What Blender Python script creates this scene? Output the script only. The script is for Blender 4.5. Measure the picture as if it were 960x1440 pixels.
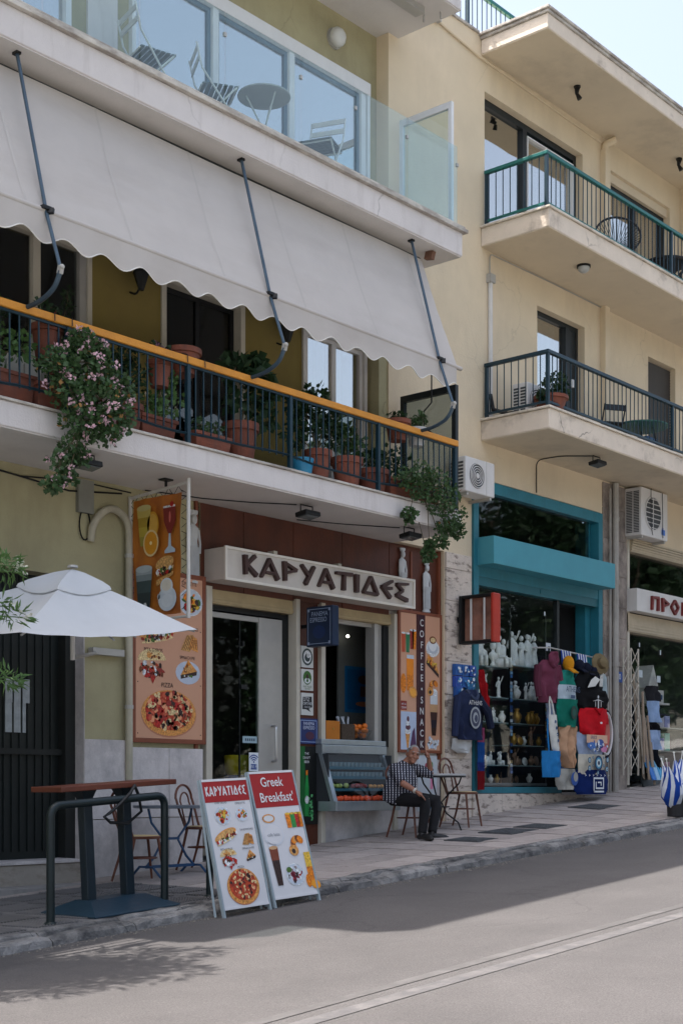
import bpy, bmesh, math, random
from mathutils import Vector, Matrix, Euler, noise
for o in list(bpy.data.objects): bpy.data.objects.remove(o)
R = math.radians
scn = bpy.context.scene
C = scn.collection
random.seed(7)

# ---------------- camera, sky, sun, exposure ----------------
cam = bpy.data.cameras.new('camera'); camo = bpy.data.objects.new('camera', cam); C.objects.link(camo)
camo.location = (0, -11.5, 1.65)
camo.rotation_euler = (R(90), 0, math.atan(1720/2000.) - R(90))
cam.sensor_fit = 'HORIZONTAL'; cam.sensor_width = 24; cam.lens = 50; cam.shift_y = 390/960.
cam.clip_start = .1; cam.clip_end = 2000
scn.camera = camo
SUN = Vector((-.33, .335, 1)).normalized()          # towards the sun: high, behind the houses
wd = bpy.data.worlds.new('World'); scn.world = wd; wd.use_nodes = True
wn = wd.node_tree.nodes; wl = wd.node_tree.links
sky = wn.new('ShaderNodeTexSky'); sky.sky_type = 'NISHITA'; sky.sun_disc = False
sky.sun_elevation = math.asin(SUN.z); sky.sun_rotation = math.atan2(SUN.x, SUN.y) % (2*math.pi)
sky.air_density = 1.0; sky.dust_density = 5.0; sky.ozone_density = 1.0
hz = wn.new('ShaderNodeHueSaturation'); hz.inputs['Saturation'].default_value = .7; hz.inputs['Value'].default_value = .92   # summer haze pales the whole sky
wl.new(sky.outputs[0], hz.inputs['Color']); wl.new(hz.outputs[0], wn['Background'].inputs[0]); wn['Background'].inputs[1].default_value = .15
sl = bpy.data.lights.new('sun', 'SUN'); sl.energy = 3.6; sl.angle = R(.55); sl.color = (1, .95, .89)
so = bpy.data.objects.new('sun', sl); C.objects.link(so); so.location = SUN*60
so.rotation_euler = SUN.to_track_quat('Z', 'Y').to_euler()
vs = scn.view_settings; vs.view_transform = 'Standard'; vs.look = 'None'; vs.gamma = 1; vs.exposure = 1.5
try: vs.use_curve_mapping = False
except Exception: pass
scn.cycles.max_bounces = 8; scn.cycles.transparent_max_bounces = 16

# ---------------- materials ----------------
MATS = {}
def mat(name, col, rough=.75, var=.1, vs=3., bump=0., bs=60., metal=0., spec=.4, stain=None, ss=1.2, sa=.5, st=(1, 1, .35), rv=0., lo=.48, hi=.7, trans=0., sub=None, fine=0., crack=None):
    if name in MATS: return MATS[name]
    m = bpy.data.materials.new(name); m.use_nodes = True; MATS[name] = m
    n = m.node_tree.nodes; l = m.node_tree.links; b = n['Principled BSDF']
    b.inputs['Roughness'].default_value = rough; b.inputs['Metallic'].default_value = metal
    b.inputs['Specular IOR Level'].default_value = spec
    tc = n.new('ShaderNodeTexCoord'); src = tc.outputs['Object']
    no = n.new('ShaderNodeTexNoise'); no.inputs['Scale'].default_value = vs; no.inputs['Detail'].default_value = 6; no.inputs['Roughness'].default_value = .62
    l.new(src, no.inputs['Vector'])
    mx = n.new('ShaderNodeMix'); mx.data_type = 'RGBA'
    mx.inputs[6].default_value = tuple(c*(1-var) for c in col)+(1,); mx.inputs[7].default_value = tuple(min(1, c*(1+var)) for c in col)+(1,)
    rp = n.new('ShaderNodeMapRange'); rp.inputs[1].default_value = .3; rp.inputs[2].default_value = .7
    l.new(no.outputs['Fac'], rp.inputs[0]); l.new(rp.outputs[0], mx.inputs[0]); out = mx.outputs[2]
    if fine:
        nf = n.new('ShaderNodeTexNoise'); nf.inputs['Scale'].default_value = 90; nf.inputs['Detail'].default_value = 3; l.new(src, nf.inputs['Vector'])
        hf = n.new('ShaderNodeHueSaturation'); mf = n.new('ShaderNodeMapRange'); mf.inputs[1].default_value = .3; mf.inputs[2].default_value = .7; mf.inputs[3].default_value = 1-fine; mf.inputs[4].default_value = 1+fine
        l.new(nf.outputs['Fac'], mf.inputs[0]); l.new(mf.outputs[0], hf.inputs['Value']); l.new(out, hf.inputs['Color']); out = hf.outputs[0]
    if stain:
        mp = n.new('ShaderNodeMapping'); mp.inputs['Scale'].default_value = st; l.new(src, mp.inputs['Vector'])
        n2 = n.new('ShaderNodeTexNoise'); n2.inputs['Scale'].default_value = ss; n2.inputs['Detail'].default_value = 8; n2.inputs['Roughness'].default_value = .68
        l.new(mp.outputs[0], n2.inputs['Vector'])
        r2 = n.new('ShaderNodeMapRange'); r2.inputs[1].default_value = lo; r2.inputs[2].default_value = hi; r2.inputs[4].default_value = sa
        l.new(n2.outputs['Fac'], r2.inputs[0])
        m2 = n.new('ShaderNodeMix'); m2.data_type = 'RGBA'; m2.inputs[7].default_value = tuple(stain)+(1,)
        l.new(out, m2.inputs[6]); l.new(r2.outputs[0], m2.inputs[0]); out = m2.outputs[2]
    if crack:                                     # hairline cracks: scale, strength, width
        nd = n.new('ShaderNodeTexNoise'); nd.inputs['Scale'].default_value = crack[0]*2.2; nd.inputs['Detail'].default_value = 5; l.new(src, nd.inputs['Vector'])
        ad = n.new('ShaderNodeMix'); ad.data_type = 'RGBA'; ad.blend_type = 'LINEAR_LIGHT'; ad.inputs[0].default_value = .25/crack[0]; l.new(src, ad.inputs[6]); l.new(nd.outputs['Color'], ad.inputs[7])
        vo = n.new('ShaderNodeTexVoronoi'); vo.feature = 'DISTANCE_TO_EDGE'; vo.inputs['Scale'].default_value = crack[0]; l.new(ad.outputs[2], vo.inputs['Vector'])
        cr = n.new('ShaderNodeMapRange'); cr.inputs[2].default_value = crack[2]; cr.inputs[3].default_value = 1; cr.inputs[4].default_value = 0; l.new(vo.outputs['Distance'], cr.inputs[0])
        nm = n.new('ShaderNodeTexNoise'); nm.inputs['Scale'].default_value = crack[0]*.6; l.new(src, nm.inputs['Vector'])
        rm = n.new('ShaderNodeMapRange'); rm.inputs[1].default_value = .52; rm.inputs[2].default_value = .62; rm.inputs[4].default_value = crack[1]; l.new(nm.outputs['Fac'], rm.inputs[0])
        mc = n.new('ShaderNodeMath'); mc.operation = 'MULTIPLY'; l.new(cr.outputs[0], mc.inputs[0]); l.new(rm.outputs[0], mc.inputs[1])
        m4 = n.new('ShaderNodeMix'); m4.data_type = 'RGBA'; m4.inputs[7].default_value = tuple(c*.22 for c in col)+(1,); l.new(out, m4.inputs[6]); l.new(mc.outputs[0], m4.inputs[0]); out = m4.outputs[2]
    if rv:
        oi = n.new('ShaderNodeObjectInfo'); hs = n.new('ShaderNodeHueSaturation')
        mr = n.new('ShaderNodeMapRange'); mr.inputs[3].default_value = 1-rv; mr.inputs[4].default_value = 1+rv
        l.new(oi.outputs['Random'], mr.inputs[0]); l.new(mr.outputs[0], hs.inputs['Value']); l.new(out, hs.inputs['Color']); out = hs.outputs[0]
    l.new(out, b.inputs['Base Color'])
    if bump:
        n3 = n.new('ShaderNodeTexNoise'); n3.inputs['Scale'].default_value = bs; n3.inputs['Detail'].default_value = 5; l.new(src, n3.inputs['Vector'])
        bp = n.new('ShaderNodeBump'); bp.inputs['Strength'].default_value = bump; bp.inputs['Distance'].default_value = .02
        l.new(n3.outputs['Fac'], bp.inputs['Height']); l.new(bp.outputs[0], b.inputs['Normal'])
    if trans:                                     # thin leaf or cloth: some light passes through
        tr = n.new('ShaderNodeBsdfTranslucent'); l.new(out, tr.inputs['Color']); ms = n.new('ShaderNodeMixShader'); ms.inputs[0].default_value = trans
        l.new(b.outputs[0], ms.inputs[1]); l.new(tr.outputs[0], ms.inputs[2]); l.new(ms.outputs[0], n['Material Output'].inputs[0])
    return m
def glass(name, tint, refl, rough=.02):
    if name in MATS: return MATS[name]
    m = bpy.data.materials.new(name); m.use_nodes = True; MATS[name] = m
    n = m.node_tree.nodes; l = m.node_tree.links; n.remove(n['Principled BSDF'])
    t = n.new('ShaderNodeBsdfTransparent'); t.inputs[0].default_value = tuple(tint)+(1,)
    g = n.new('ShaderNodeBsdfGlossy'); g.inputs['Roughness'].default_value = rough; g.inputs[0].default_value = (.97, .95, .91, 1)
    lw = n.new('ShaderNodeLayerWeight'); lw.inputs[0].default_value = .5; pw = n.new('ShaderNodeMath'); pw.operation = 'POWER'; pw.inputs[1].default_value = 4.; l.new(lw.outputs['Facing'], pw.inputs[0])
    mm = n.new('ShaderNodeMath'); mm.operation = 'ADD'; mm.inputs[1].default_value = refl; mm.use_clamp = True
    l.new(pw.outputs[0], mm.inputs[0]); ms = n.new('ShaderNodeMixShader')
    tc = n.new('ShaderNodeTexCoord'); no = n.new('ShaderNodeTexNoise'); no.inputs['Scale'].default_value = .9; l.new(tc.outputs['Object'], no.inputs['Vector'])
    bp = n.new('ShaderNodeBump'); bp.inputs['Strength'].default_value = .06; bp.inputs['Distance'].default_value = .05; l.new(no.outputs['Fac'], bp.inputs['Height']); l.new(bp.outputs[0], g.inputs['Normal'])
    l.new(mm.outputs[0], ms.inputs[0]); l.new(t.outputs[0], ms.inputs[1]); l.new(g.outputs[0], ms.inputs[2])
    l.new(ms.outputs[0], n['Material Output'].inputs[0]); return m
def emit(name, col, s):
    if name in MATS: return MATS[name]
    m = mat(name, col); b = m.node_tree.nodes['Principled BSDF']; b.inputs['Emission Color'].default_value = tuple(col)+(1,); b.inputs['Emission Strength'].default_value = s; return m
def pc(r, g, b_, rough=.55):
    """print / paint colour given as sRGB 0-255"""
    f = lambda v: ((v/255.+.055)/1.055)**2.4 if v > 10 else v/255./12.92
    return mat('paint_%d_%d_%d' % (r, g, b_), (f(r), f(g), f(b_)), rough, .07, 9)
def fc(r, g, b_):
    """mottled colour for printed food"""
    return mat('food_%d_%d_%d' % (r, g, b_), rgb(r, g, b_), .5, .55, 48)
def rgb(r, g, b_):
    f = lambda v: ((v/255.+.055)/1.055)**2.4 if v > 10 else v/255./12.92
    return (f(r), f(g), f(b_))

# ---------------- mesh building ----------------
ORI = {}
class MB:
    def __init__(s): s.v = []; s.f = []; s.m = []; s.c = 0; s.mats = []
    def use(s, m):
        if m not in s.mats: s.mats.append(m)
        s.c = s.mats.index(m); return s
    def add(s, vs, fs):
        k = len(s.v); s.v += [Vector(p) for p in vs]; s.f += [tuple(i+k for i in f) for f in fs]; s.m += [s.c]*len(fs); return s
    def box(s, x0, x1, y0, y1, z0, z1):
        return s.add([(x0,y0,z0),(x1,y0,z0),(x1,y1,z0),(x0,y1,z0),(x0,y0,z1),(x1,y0,z1),(x1,y1,z1),(x0,y1,z1)],
            [(0,3,2,1),(4,5,6,7),(0,1,5,4),(1,2,6,5),(2,3,7,6),(3,0,4,7)])
    def obox(s, c, sz, rot=(0,0,0)):
        e = Euler(rot).to_matrix(); c = Vector(c); k = len(s.v); a, b, d = [q/2 for q in sz]
        s.box(-a, a, -b, b, -d, d)
        for i in range(k, len(s.v)): s.v[i] = e @ s.v[i] + c
        return s
    def tube(s, pts, r, n=8, caps=True, sq=1.):
        pts = [Vector(p) for p in pts]; k = len(pts); rs = r if isinstance(r, (list, tuple)) else [r]*k
        vs = []; fs = []; up = None
        for i, p in enumerate(pts):
            t = (pts[min(i+1, k-1)]-pts[max(i-1, 0)])
            t = t.normalized() if t.length > 1e-9 else Vector((0,0,1))
            if up is None:
                up = Vector((0,0,1)) if abs(t.z) < .9 else Vector((1,0,0))
            a = t.cross(up)
            a = a.normalized() if a.length > 1e-6 else t.orthogonal().normalized()
            b = a.cross(t).normalized(); up = b
            for j in range(n):
                w = 2*math.pi*j/n; vs.append(p+a*(math.cos(w)*rs[i])+b*(math.sin(w)*rs[i]*sq))
        for i in range(k-1):
            for j in range(n):
                q = (j+1) % n; fs.append((i*n+j, i*n+q, (i+1)*n+q, (i+1)*n+j))
        if caps: fs.append(tuple(range(n))[::-1]); fs.append(tuple((k-1)*n+j for j in range(n)))
        return s.add(vs, fs)
    def lathe(s, prof, c=(0,0,0), n=14, sx=1., sy=1.):
        c = Vector(c); vs = []; fs = []; k = len(prof)
        for r, z in prof:
            for j in range(n):
                w = 2*math.pi*j/n; vs.append(c+Vector((math.cos(w)*r*sx, math.sin(w)*r*sy, z)))
        for i in range(k-1):
            for j in range(n):
                q = (j+1) % n; fs.append((i*n+j, i*n+q, (i+1)*n+q, (i+1)*n+j))
        if prof[0][0] > 1e-5: fs.append(tuple(range(n))[::-1])
        if prof[-1][0] > 1e-5: fs.append(tuple((k-1)*n+j for j in range(n)))
        return s.add(vs, fs)
    def ball(s, c, r, n=8, k=6):
        r = r if isinstance(r, (tuple, list)) else (r, r, r)
        prof = [(max(1e-4, math.sin(math.pi*i/k)), -math.cos(math.pi*i/k)) for i in range(k+1)]
        q = len(s.v); s.lathe(prof, (0,0,0), n)
        for i in range(q, len(s.v)): p = s.v[i]; s.v[i] = Vector((p.x*r[0]+c[0], p.y*r[1]+c[1], p.z*r[2]+c[2]))
        return s
    def prism(s, poly, fn, d0, d1):
        """poly (u,v) list, fn(u,v,d)->point"""
        n = len(poly); vs = [fn(u, v, d0) for u, v in poly]+[fn(u, v, d1) for u, v in poly]
        return s.add(vs, [tuple(range(n)), tuple(range(2*n-1, n-1, -1))]+[(i, i+n, (i+1) % n+n, (i+1) % n) for i in range(n)])
    def grid(s, fn, nu, nv):
        vs = [fn(i/nu, j/nv) for j in range(nv+1) for i in range(nu+1)]
        return s.add(vs, [(j*(nu+1)+i, j*(nu+1)+i+1, (j+1)*(nu+1)+i+1, (j+1)*(nu+1)+i) for j in range(nv) for i in range(nu)])
    def mesh(s, name, m=None, o=(0,0,0), smooth=False, recalc=True):
        o = Vector(o); me = bpy.data.meshes.new(name); me.from_pydata([p-o for p in s.v], [], s.f)
        if m is not None and not s.mats: me.materials.append(m)
        for q in s.mats: me.materials.append(q)
        if s.mats: me.polygons.foreach_set('material_index', s.m)
        if recalc:
            bm = bmesh.new(); bm.from_mesh(me); bmesh.ops.recalc_face_normals(bm, faces=bm.faces); bm.to_mesh(me); bm.free()
        if smooth:
            me.polygons.foreach_set('use_smooth', [True]*len(me.polygons))
        me.update(); return me
    def build(s, name, m=None, parent=None, smooth=False, bevel=0., o=None, recalc=True):
        og = Vector(o) if o is not None else (ORI.get(parent.name, Vector()) if parent else Vector())
        ob = bpy.data.objects.new(name, s.mesh(name, m, og, smooth, recalc)); C.objects.link(ob)
        if parent: ob.parent = parent; ORI[ob.name] = og
        elif o is not None: ob.location = o; ORI[ob.name] = og
        if bevel:
            bv = ob.modifiers.new('bevel', 'BEVEL'); bv.width = bevel; bv.segments = 2; bv.limit_method = 'ANGLE'; bv.angle_limit = R(40)
        elif smooth:
            try:
                ob.data.set_sharp_from_angle(angle=R(42))
            except Exception: pass
        return ob
def build_each(s, name, m=None, parent=None, bevel=0.):
    """every separate piece of the builder becomes an object of its own"""
    root = list(range(len(s.v)))
    def fd(i):
        while root[i] != i: root[i] = root[root[i]]; i = root[i]
        return i
    for f in s.f:
        for q in f[1:]: root[fd(q)] = fd(f[0])
    grp = {}
    for k, f in enumerate(s.f): grp.setdefault(fd(f[0]), []).append(k)
    for ks in grp.values():
        q = MB(); q.mats = list(s.mats); ids = sorted({i for k in ks for i in s.f[k]}); mp = {i: j for j, i in enumerate(ids)}
        q.v = [s.v[i] for i in ids]; q.f = [tuple(mp[i] for i in s.f[k]) for k in ks]; q.m = [s.m[k] for k in ks]; q.build(name, m, parent, bevel=bevel)
MB.build_each = build_each
def inst(name, me, parent=None, loc=(0,0,0), rot=(0,0,0), sc=(1,1,1)):
    ob = bpy.data.objects.new(name, me); C.objects.link(ob); loc = Vector(loc)
    if parent: ob.parent = parent; loc = loc-ORI.get(parent.name, Vector())
    ob.location = loc; ob.rotation_euler = rot; ob.scale = sc; return ob
def tag(o, label=None, cat=None, group=None, kind=None):
    if label: o['label'] = label
    if cat: o['category'] = cat
    if group: o['group'] = group
    if kind: o['kind'] = kind
    return o
def thing(name, label, cat, loc=(0,0,0), rz=0, group=None, local=False, rot=None):
    o = bpy.data.objects.new(name, None); C.objects.link(o); o.location = loc; o.rotation_euler = rot or (0,0,rz); o.empty_display_size = .1
    ORI[o.name] = Vector() if local else Vector(loc)
    return tag(o, label, cat, group)
def copy_tree(o, parent=None, loc=None, rz=None, label=None, group=None):
    c = o.copy(); C.objects.link(c)
    if parent: c.parent = parent
    if loc is not None: c.location = loc
    if rz is not None: c.rotation_euler = (0, 0, rz)
    if label: c['label'] = label
    if group: c['group'] = group
    for ch in list(o.children): copy_tree(ch, c)
    return c
def arc(p0, p1, sag, n=8):
    p0 = Vector(p0); p1 = Vector(p1)
    return [p0.lerp(p1, i/n)+Vector((0,0,-sag*4*(i/n)*(1-i/n))) for i in range(n+1)]
def bend(pts, r=.08, n=5):
    """round the corners of a polyline"""
    pts = [Vector(p) for p in pts]; out = [pts[0]]
    for i in range(1, len(pts)-1):
        a, b, c = pts[i-1], pts[i], pts[i+1]; d0 = min(r, (a-b).length*.49); d1 = min(r, (c-b).length*.49)
        q0 = b+(a-b).normalized()*d0; q1 = b+(c-b).normalized()*d1
        for k in range(n+1):
            t = k/n; out.append(q0*(1-t)**2+b*2*t*(1-t)+q1*t*t)
    out.append(pts[-1]); return out
TXT = {}
def text_polys(s, bold=0.):
    key = (s, bold)
    if key in TXT: return TXT[key]
    cu = bpy.data.curves.new('txt', 'FONT'); cu.body = s; cu.align_x = 'CENTER'; cu.align_y = 'CENTER'; cu.size = 1; cu.resolution_u = 3; cu.offset = bold; cu.fill_mode = 'FRONT'
    ob = bpy.data.objects.new('txt', cu); C.objects.link(ob); bpy.context.view_layer.update()
    me = bpy.data.meshes.new_from_object(ob.evaluated_get(bpy.context.evaluated_depsgraph_get()))
    r = ([(v.co.x, v.co.y) for v in me.vertices], [tuple(p.vertices) for p in me.polygons])
    bpy.data.objects.remove(ob); bpy.data.curves.remove(cu); bpy.data.meshes.remove(me); TXT[key] = r; return r
class Pan:
    """flat printed panel: origin at lower left, U to the right, V up, N outwards; metres"""
    def __init__(s, O, U, V):
        s.O = Vector(O); s.U = Vector(U).normalized(); s.V = Vector(V).normalized(); s.N = s.U.cross(s.V); s.b = MB(); s.k = 1
    def P(s, u, v, d=0): return s.O+s.U*u+s.V*v+s.N*d
    def poly(s, pts, m, k=None):
        s.b.use(m); d = .0012*(k or s.k); s.b.add([s.P(u, v, d) for u, v in pts], [tuple(range(len(pts)))]); return s
    def rect(s, u0, u1, v0, v1, m, k=None): return s.poly([(u0,v0),(u1,v0),(u1,v1),(u0,v1)], m, k)
    def ell(s, cu, cv, ru, rv, m, k=None, n=20, rot=0, a0=0, a1=360):
        c, q = math.cos(rot), math.sin(rot); pts = []
        for i in range(n if a1-a0 >= 360 else n+1):
            w = R(a0+(a1-a0)*i/n); a, b = math.cos(w)*ru, math.sin(w)*rv; pts.append((cu+a*c-b*q, cv+a*q+b*c))
        return s.poly(pts, m, k)
    def blobs(s, cu, cv, ru, rv, ms, n, sz, k=None, rot=0, rnd=None):
        rnd = rnd or random; c, q = math.cos(rot), math.sin(rot); k = k or s.k
        for i in range(n):
            w = rnd.uniform(0, 6.283); d = math.sqrt(rnd.random()); a, b = math.cos(w)*ru*d, math.sin(w)*rv*d
            x, y = cu+a*c-b*q, cv+a*q+b*c; r = sz*rnd.uniform(.5, 1.2); f = rnd.uniform(.45, 1); t = rnd.uniform(0, 3.14)
            pts = []
            for j in range(6):
                e = 1.047*j; g = rnd.uniform(.7, 1.15); p0, p1 = math.cos(e)*r*g, math.sin(e)*r*f*g
                pts.append((x+p0*math.cos(t)-p1*math.sin(t), y+p0*math.sin(t)+p1*math.cos(t)))
            s.poly(pts, rnd.choice(ms), k+(i % 7)*.25)
        return s
    def text(s, t, cu, cv, h, m, k=None, sx=1., bold=0.):
        vs, fs = text_polys(t, bold); s.b.use(m); d = .0012*((k or s.k)+2); q = h/.7
        s.b.add([s.P(cu+x*q*sx, cv+y*q, d) for x, y in vs], fs); return s
    def build(s, name, parent): return s.b.build(name, None, parent, recalc=False)
# ---------------- the street ----------------
SL = .0675
def zr(x): return SL*x
def zk(x): return SL*x+.085
def zw(x): return SL*x+.085+max(0, min(.22, (x-12.3)*.024))
def zs(x, y):
    t = max(0, min(1, (y+2.75)/2.75)); return zk(x)*(1-t)+zw(x)*t
m_asph = mat('asphalt', (.077, .071, .070), .85, .14, 1.1, .35, 220, stain=(.042, .040, .041), ss=.7, sa=.35, st=(.25, 1.2, 1), lo=.5, hi=.75, fine=.3, crack=(.22, .25, .004))
m_pave = mat('paving_stone', (.36, .315, .29), .85, .16, 2.5, .3, 90, stain=(.12, .105, .10), ss=2.2, sa=.6, st=(1, 1, 1), rv=.16, fine=.14, crack=(1.1, .7, .012))
m_kerb = mat('kerb_stone', (.20, .195, .19), .85, .25, 4.5, .7, 45, stain=(.03, .03, .033), ss=2.6, sa=.85, st=(1, 1, 1), rv=.12, fine=.15, lo=.42, hi=.62, crack=(3., .9, .03))
m_line = mat('road_paint', (.122, .114, .112), .8, .15, 6, .2, 200, stain=(.078, .074, .076), ss=7, sa=1., st=(1, 1, 1), lo=.36, hi=.6)
m_grout = mat('joint_mortar', (.17, .155, .145), .95, .2, 5, .3, 80)
m_dirt = mat('soil', (.17, .165, .14), .95, .2, .5, .3, 20)
b = MB(); b.add([(-900,-900,-62),(900,-900,60.5),(900,900,60.5),(-900,900,-62)], [(0,1,2,3)])
g = b.build('terrain', m_dirt); g.location.z = -.25; tag(g, kind='structure')
b = MB(); b.grid(lambda u, v: (-80+u*240, -10.2+v*7.5, zr(-80+u*240)), 60, 4); tag(b.build('road', m_asph, recalc=False), kind='structure')
for k, (y0, y1) in enumerate(((-6.17, -6.07), (-6.42, -6.29))):
    b = MB(); b.grid(lambda u, v: (-30+u*110, y0+v*(y1-y0)+.02*math.sin(u*40), zr(-30+u*110)+.004), 80, 1)
    tag(b.build('lane_marking', m_line if k else mat('road_paint_worn', (.10, .094, .093), .8, .15, 6, .2, 200, stain=(.072, .067, .066), ss=5, sa=1., st=(1, 1, 1), lo=.36, hi=.6), recalc=False), kind='structure')
# pavement on the shop side
pv = MB(); pv.grid(lambda u, v: (-20+u*70, -2.5+v*3.4, zs(-20+u*70, -2.5+v*3.4)-.022), 70, 4)
pav = tag(pv.build('pavement', m_grout, recalc=False), kind='structure')
rs = random.Random(3)
def slab_mesh(ribs):
    b = MB(); b.box(-.2485, .2485, -.2485, .2485, -.02, .0)
    if ribs:
        for i in range(-13, 14):
            c = i*.034; L = .23*2-abs(c)*1.0
            if L > .05: b.obox((c*.5, -c*.5, .003), (.017, L*1.0, .018), (0, 0, R(-45)))
    return b.mesh('paving_slab', mat('ribbed_tile', (.15, .145, .145), .85, .2, 3, .3, 90, stain=(.06, .06, .06), ss=2, sa=.6, st=(1, 1, 1), rv=.15) if ribs else m_pave)
sm = [slab_mesh(0), slab_mesh(1)]
for i in range(38):
    for j in range(6):
        x = 4.6+i*.5; y = -2.2+j*.5+(.0 if x < 9.6 else 0)
        if y > .12: continue
        ribs = x < 9.4 and 0 <= j <= 3
        ty = math.atan((zs(x, y+.1)-zs(x, y-.1))/.2)
        o = inst('paving_slab', sm[1 if ribs else 0], pav, (x, y, zs(x, y)+rs.uniform(-.0025, .0025)), (ty+rs.uniform(-.003, .003), -math.atan(SL)+rs.uniform(-.003, .003), 0))
# kerb: worn stones, each its own mesh
kb = bpy.data.objects.new('kerb', None); C.objects.link(kb); tag(kb, kind='structure'); ORI[kb.name] = Vector()
x = -6.; prof = [(-2.42, -.12), (-2.80, -.12), (-2.80, .0), (-2.785, .055), (-2.755, .075), (-2.68, .083), (-2.655, .045), (-2.63, .02), (-2.605, .085), (-2.575, .098), (-2.50, .09), (-2.42, .083)]
while x < 30:
    L = rs.uniform(.75, 1.15); n = 16; b = MB(); vs = []; fs = []; off = rs.uniform(-.012, .012)
    for i in range(n+1):
        xx = x+.006+(L-.012)*i/n; w = .07*noise.noise((xx*1.3, 0, 4))+.045*noise.noise((xx*4, 2, 0))
        chip = max(0, noise.noise((xx*2.1, 9, 1))-.25)*.12
        for q, (py, pz) in enumerate(prof):
            dy = w if q in (5, 6, 7, 8, 9) else .012*noise.noise((xx*7, q, 0))
            dz = .014*noise.noise((xx*6, q*2.7, 5))+.007*noise.noise((xx*17, q*3.1, 2)) if q > 1 else 0
            if q in (3, 4, 5): dz -= chip*.6; dy += chip*.4
            e = .5*(abs(2*i/n-1)**12)*.03 if q > 1 else 0
            vs.append((xx, py+dy+off, zr(xx)+pz+dz-e))
    k = len(prof)
    for i in range(n):
        for q in range(k): fs.append((i*k+q, i*k+(q+1) % k, (i+1)*k+(q+1) % k, (i+1)*k+q))
    fs.append(tuple(range(k))); fs.append(tuple(n*k+q for q in range(k))[::-1])
    b.add(vs, fs); b.build('kerb_stone', m_kerb, kb); x += L
# grit and dead leaves lying along the gutter
b = MB()
for i in range(900):
    xx = rs.uniform(4, 22); yy = -2.82-abs(rs.gauss(0, .07)); s = rs.uniform(.004, .014); z = zr(xx)
    b.add([(xx-s, yy, z), (xx+s, yy-s*.4, z), (xx+s*.3, yy+s, z), (xx, yy, z+s*.9)], [(0, 1, 3), (1, 2, 3), (2, 0, 3)])
tag(b.build('gutter_grit', mat('grit', (.2, .18, .15), .9, .4, 40)), 'fine grit and dead leaf bits lying along the kerb', 'grit', kind='stuff')
# iron covers in the pavement
m_iron = mat('cover_iron', (.06, .065, .07), .7, .25, 8, .4, 70)
for cx, cy, sx, sy, lab in ((13.95, -1.55, .42, .5, 'dark iron cover in the paving near the seated man\'s shoes'), (14.9, -1.45, .62, .5, 'wide dark iron cover in the paving in front of the bentwood chair'),
                            (15.55, -1.5, .5, .5, 'small dark iron cover in the paving beside a wider one'), (18.0, -.85, .62, .52, 'dark iron cover in the paving below the hanging clothes')):
    t = thing('pavement_cover', lab, 'cover', (cx, cy, zs(cx, cy)), rot=(math.atan((zs(cx, cy+.1)-zs(cx, cy-.1))/.2), -math.atan(SL), 0), local=True)
    b = MB(); b.box(-sx/2, sx/2, -sy/2, sy/2, -.01, .007); b.build('cover_frame', m_iron, t)
    b = MB(); b.box(-sx/2+.03, sx/2-.03, -sy/2+.03, sy/2-.03, .003, .012)
    for i in range(5):
        for j in range(4): b.box(-sx/2+.06+i*(sx-.12)/5, -sx/2+.06+i*(sx-.12)/5+.05, -sy/2+.06+j*(sy-.12)/4, -sy/2+.06+j*(sy-.12)/4+.05, .011, .015)
    b.build('cover_plate', m_iron, t)
# the far side of the street, behind the viewer (seen only in reflections; paving made wide and pale to bounce light onto soffits)
b = MB(); b.grid(lambda u, v: (-60+u*160, -16+v*5.85, zr(-60+u*160)+.12), 30, 2); tag(b.build('opposite_pavement', mat('pale_paving', (.42, .41, .40), .85, .1, 1.5, .2, 40), recalc=False), kind='structure')

# ---------------- trees opposite and the oleander ----------------
m_leafd = mat('leaf_dark', (.022, .05, .02), .55, .45, 14, trans=.25, spec=.3)
m_leaf = mat('leaf_green', (.05, .10, .035), .5, .45, 16, trans=.25, spec=.35)
m_leafo = mat('leaf_oleander', (.10, .19, .06), .5, .35, 16, trans=.3, spec=.35)
m_bark = mat('bark', (.12, .09, .065), .9, .25, 12, .5, 50)
def leaves(b, c, rad, n, ln, wd, rnd, out=.5, droop=0., shell=.35):
    c = Vector(c)
    for i in range(n):
        d = Vector((rnd.gauss(0, 1), rnd.gauss(0, 1), rnd.gauss(0, 1))).normalized(); r = (shell+(1-shell)*rnd.random()**.6)
        p = c+Vector((d.x*rad[0], d.y*rad[1], d.z*rad[2]))*r
        t = (d*out+Vector((rnd.gauss(0, 1), rnd.gauss(0, 1), rnd.gauss(0, .8)-droop))*.6).normalized(); a = t.cross(Vector((rnd.gauss(0, 1), rnd.gauss(0, 1), rnd.gauss(0, 1)))).normalized()
        L = ln*rnd.uniform(.6, 1.25); W = wd*rnd.uniform(.7, 1.2); nn = t.cross(a)
        b.add([p, p+t*L*.45+a*W+nn*L*.06, p+t*L, p+t*L*.45-a*W+nn*L*.06], [(0, 1, 2), (0, 2, 3)])
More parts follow.
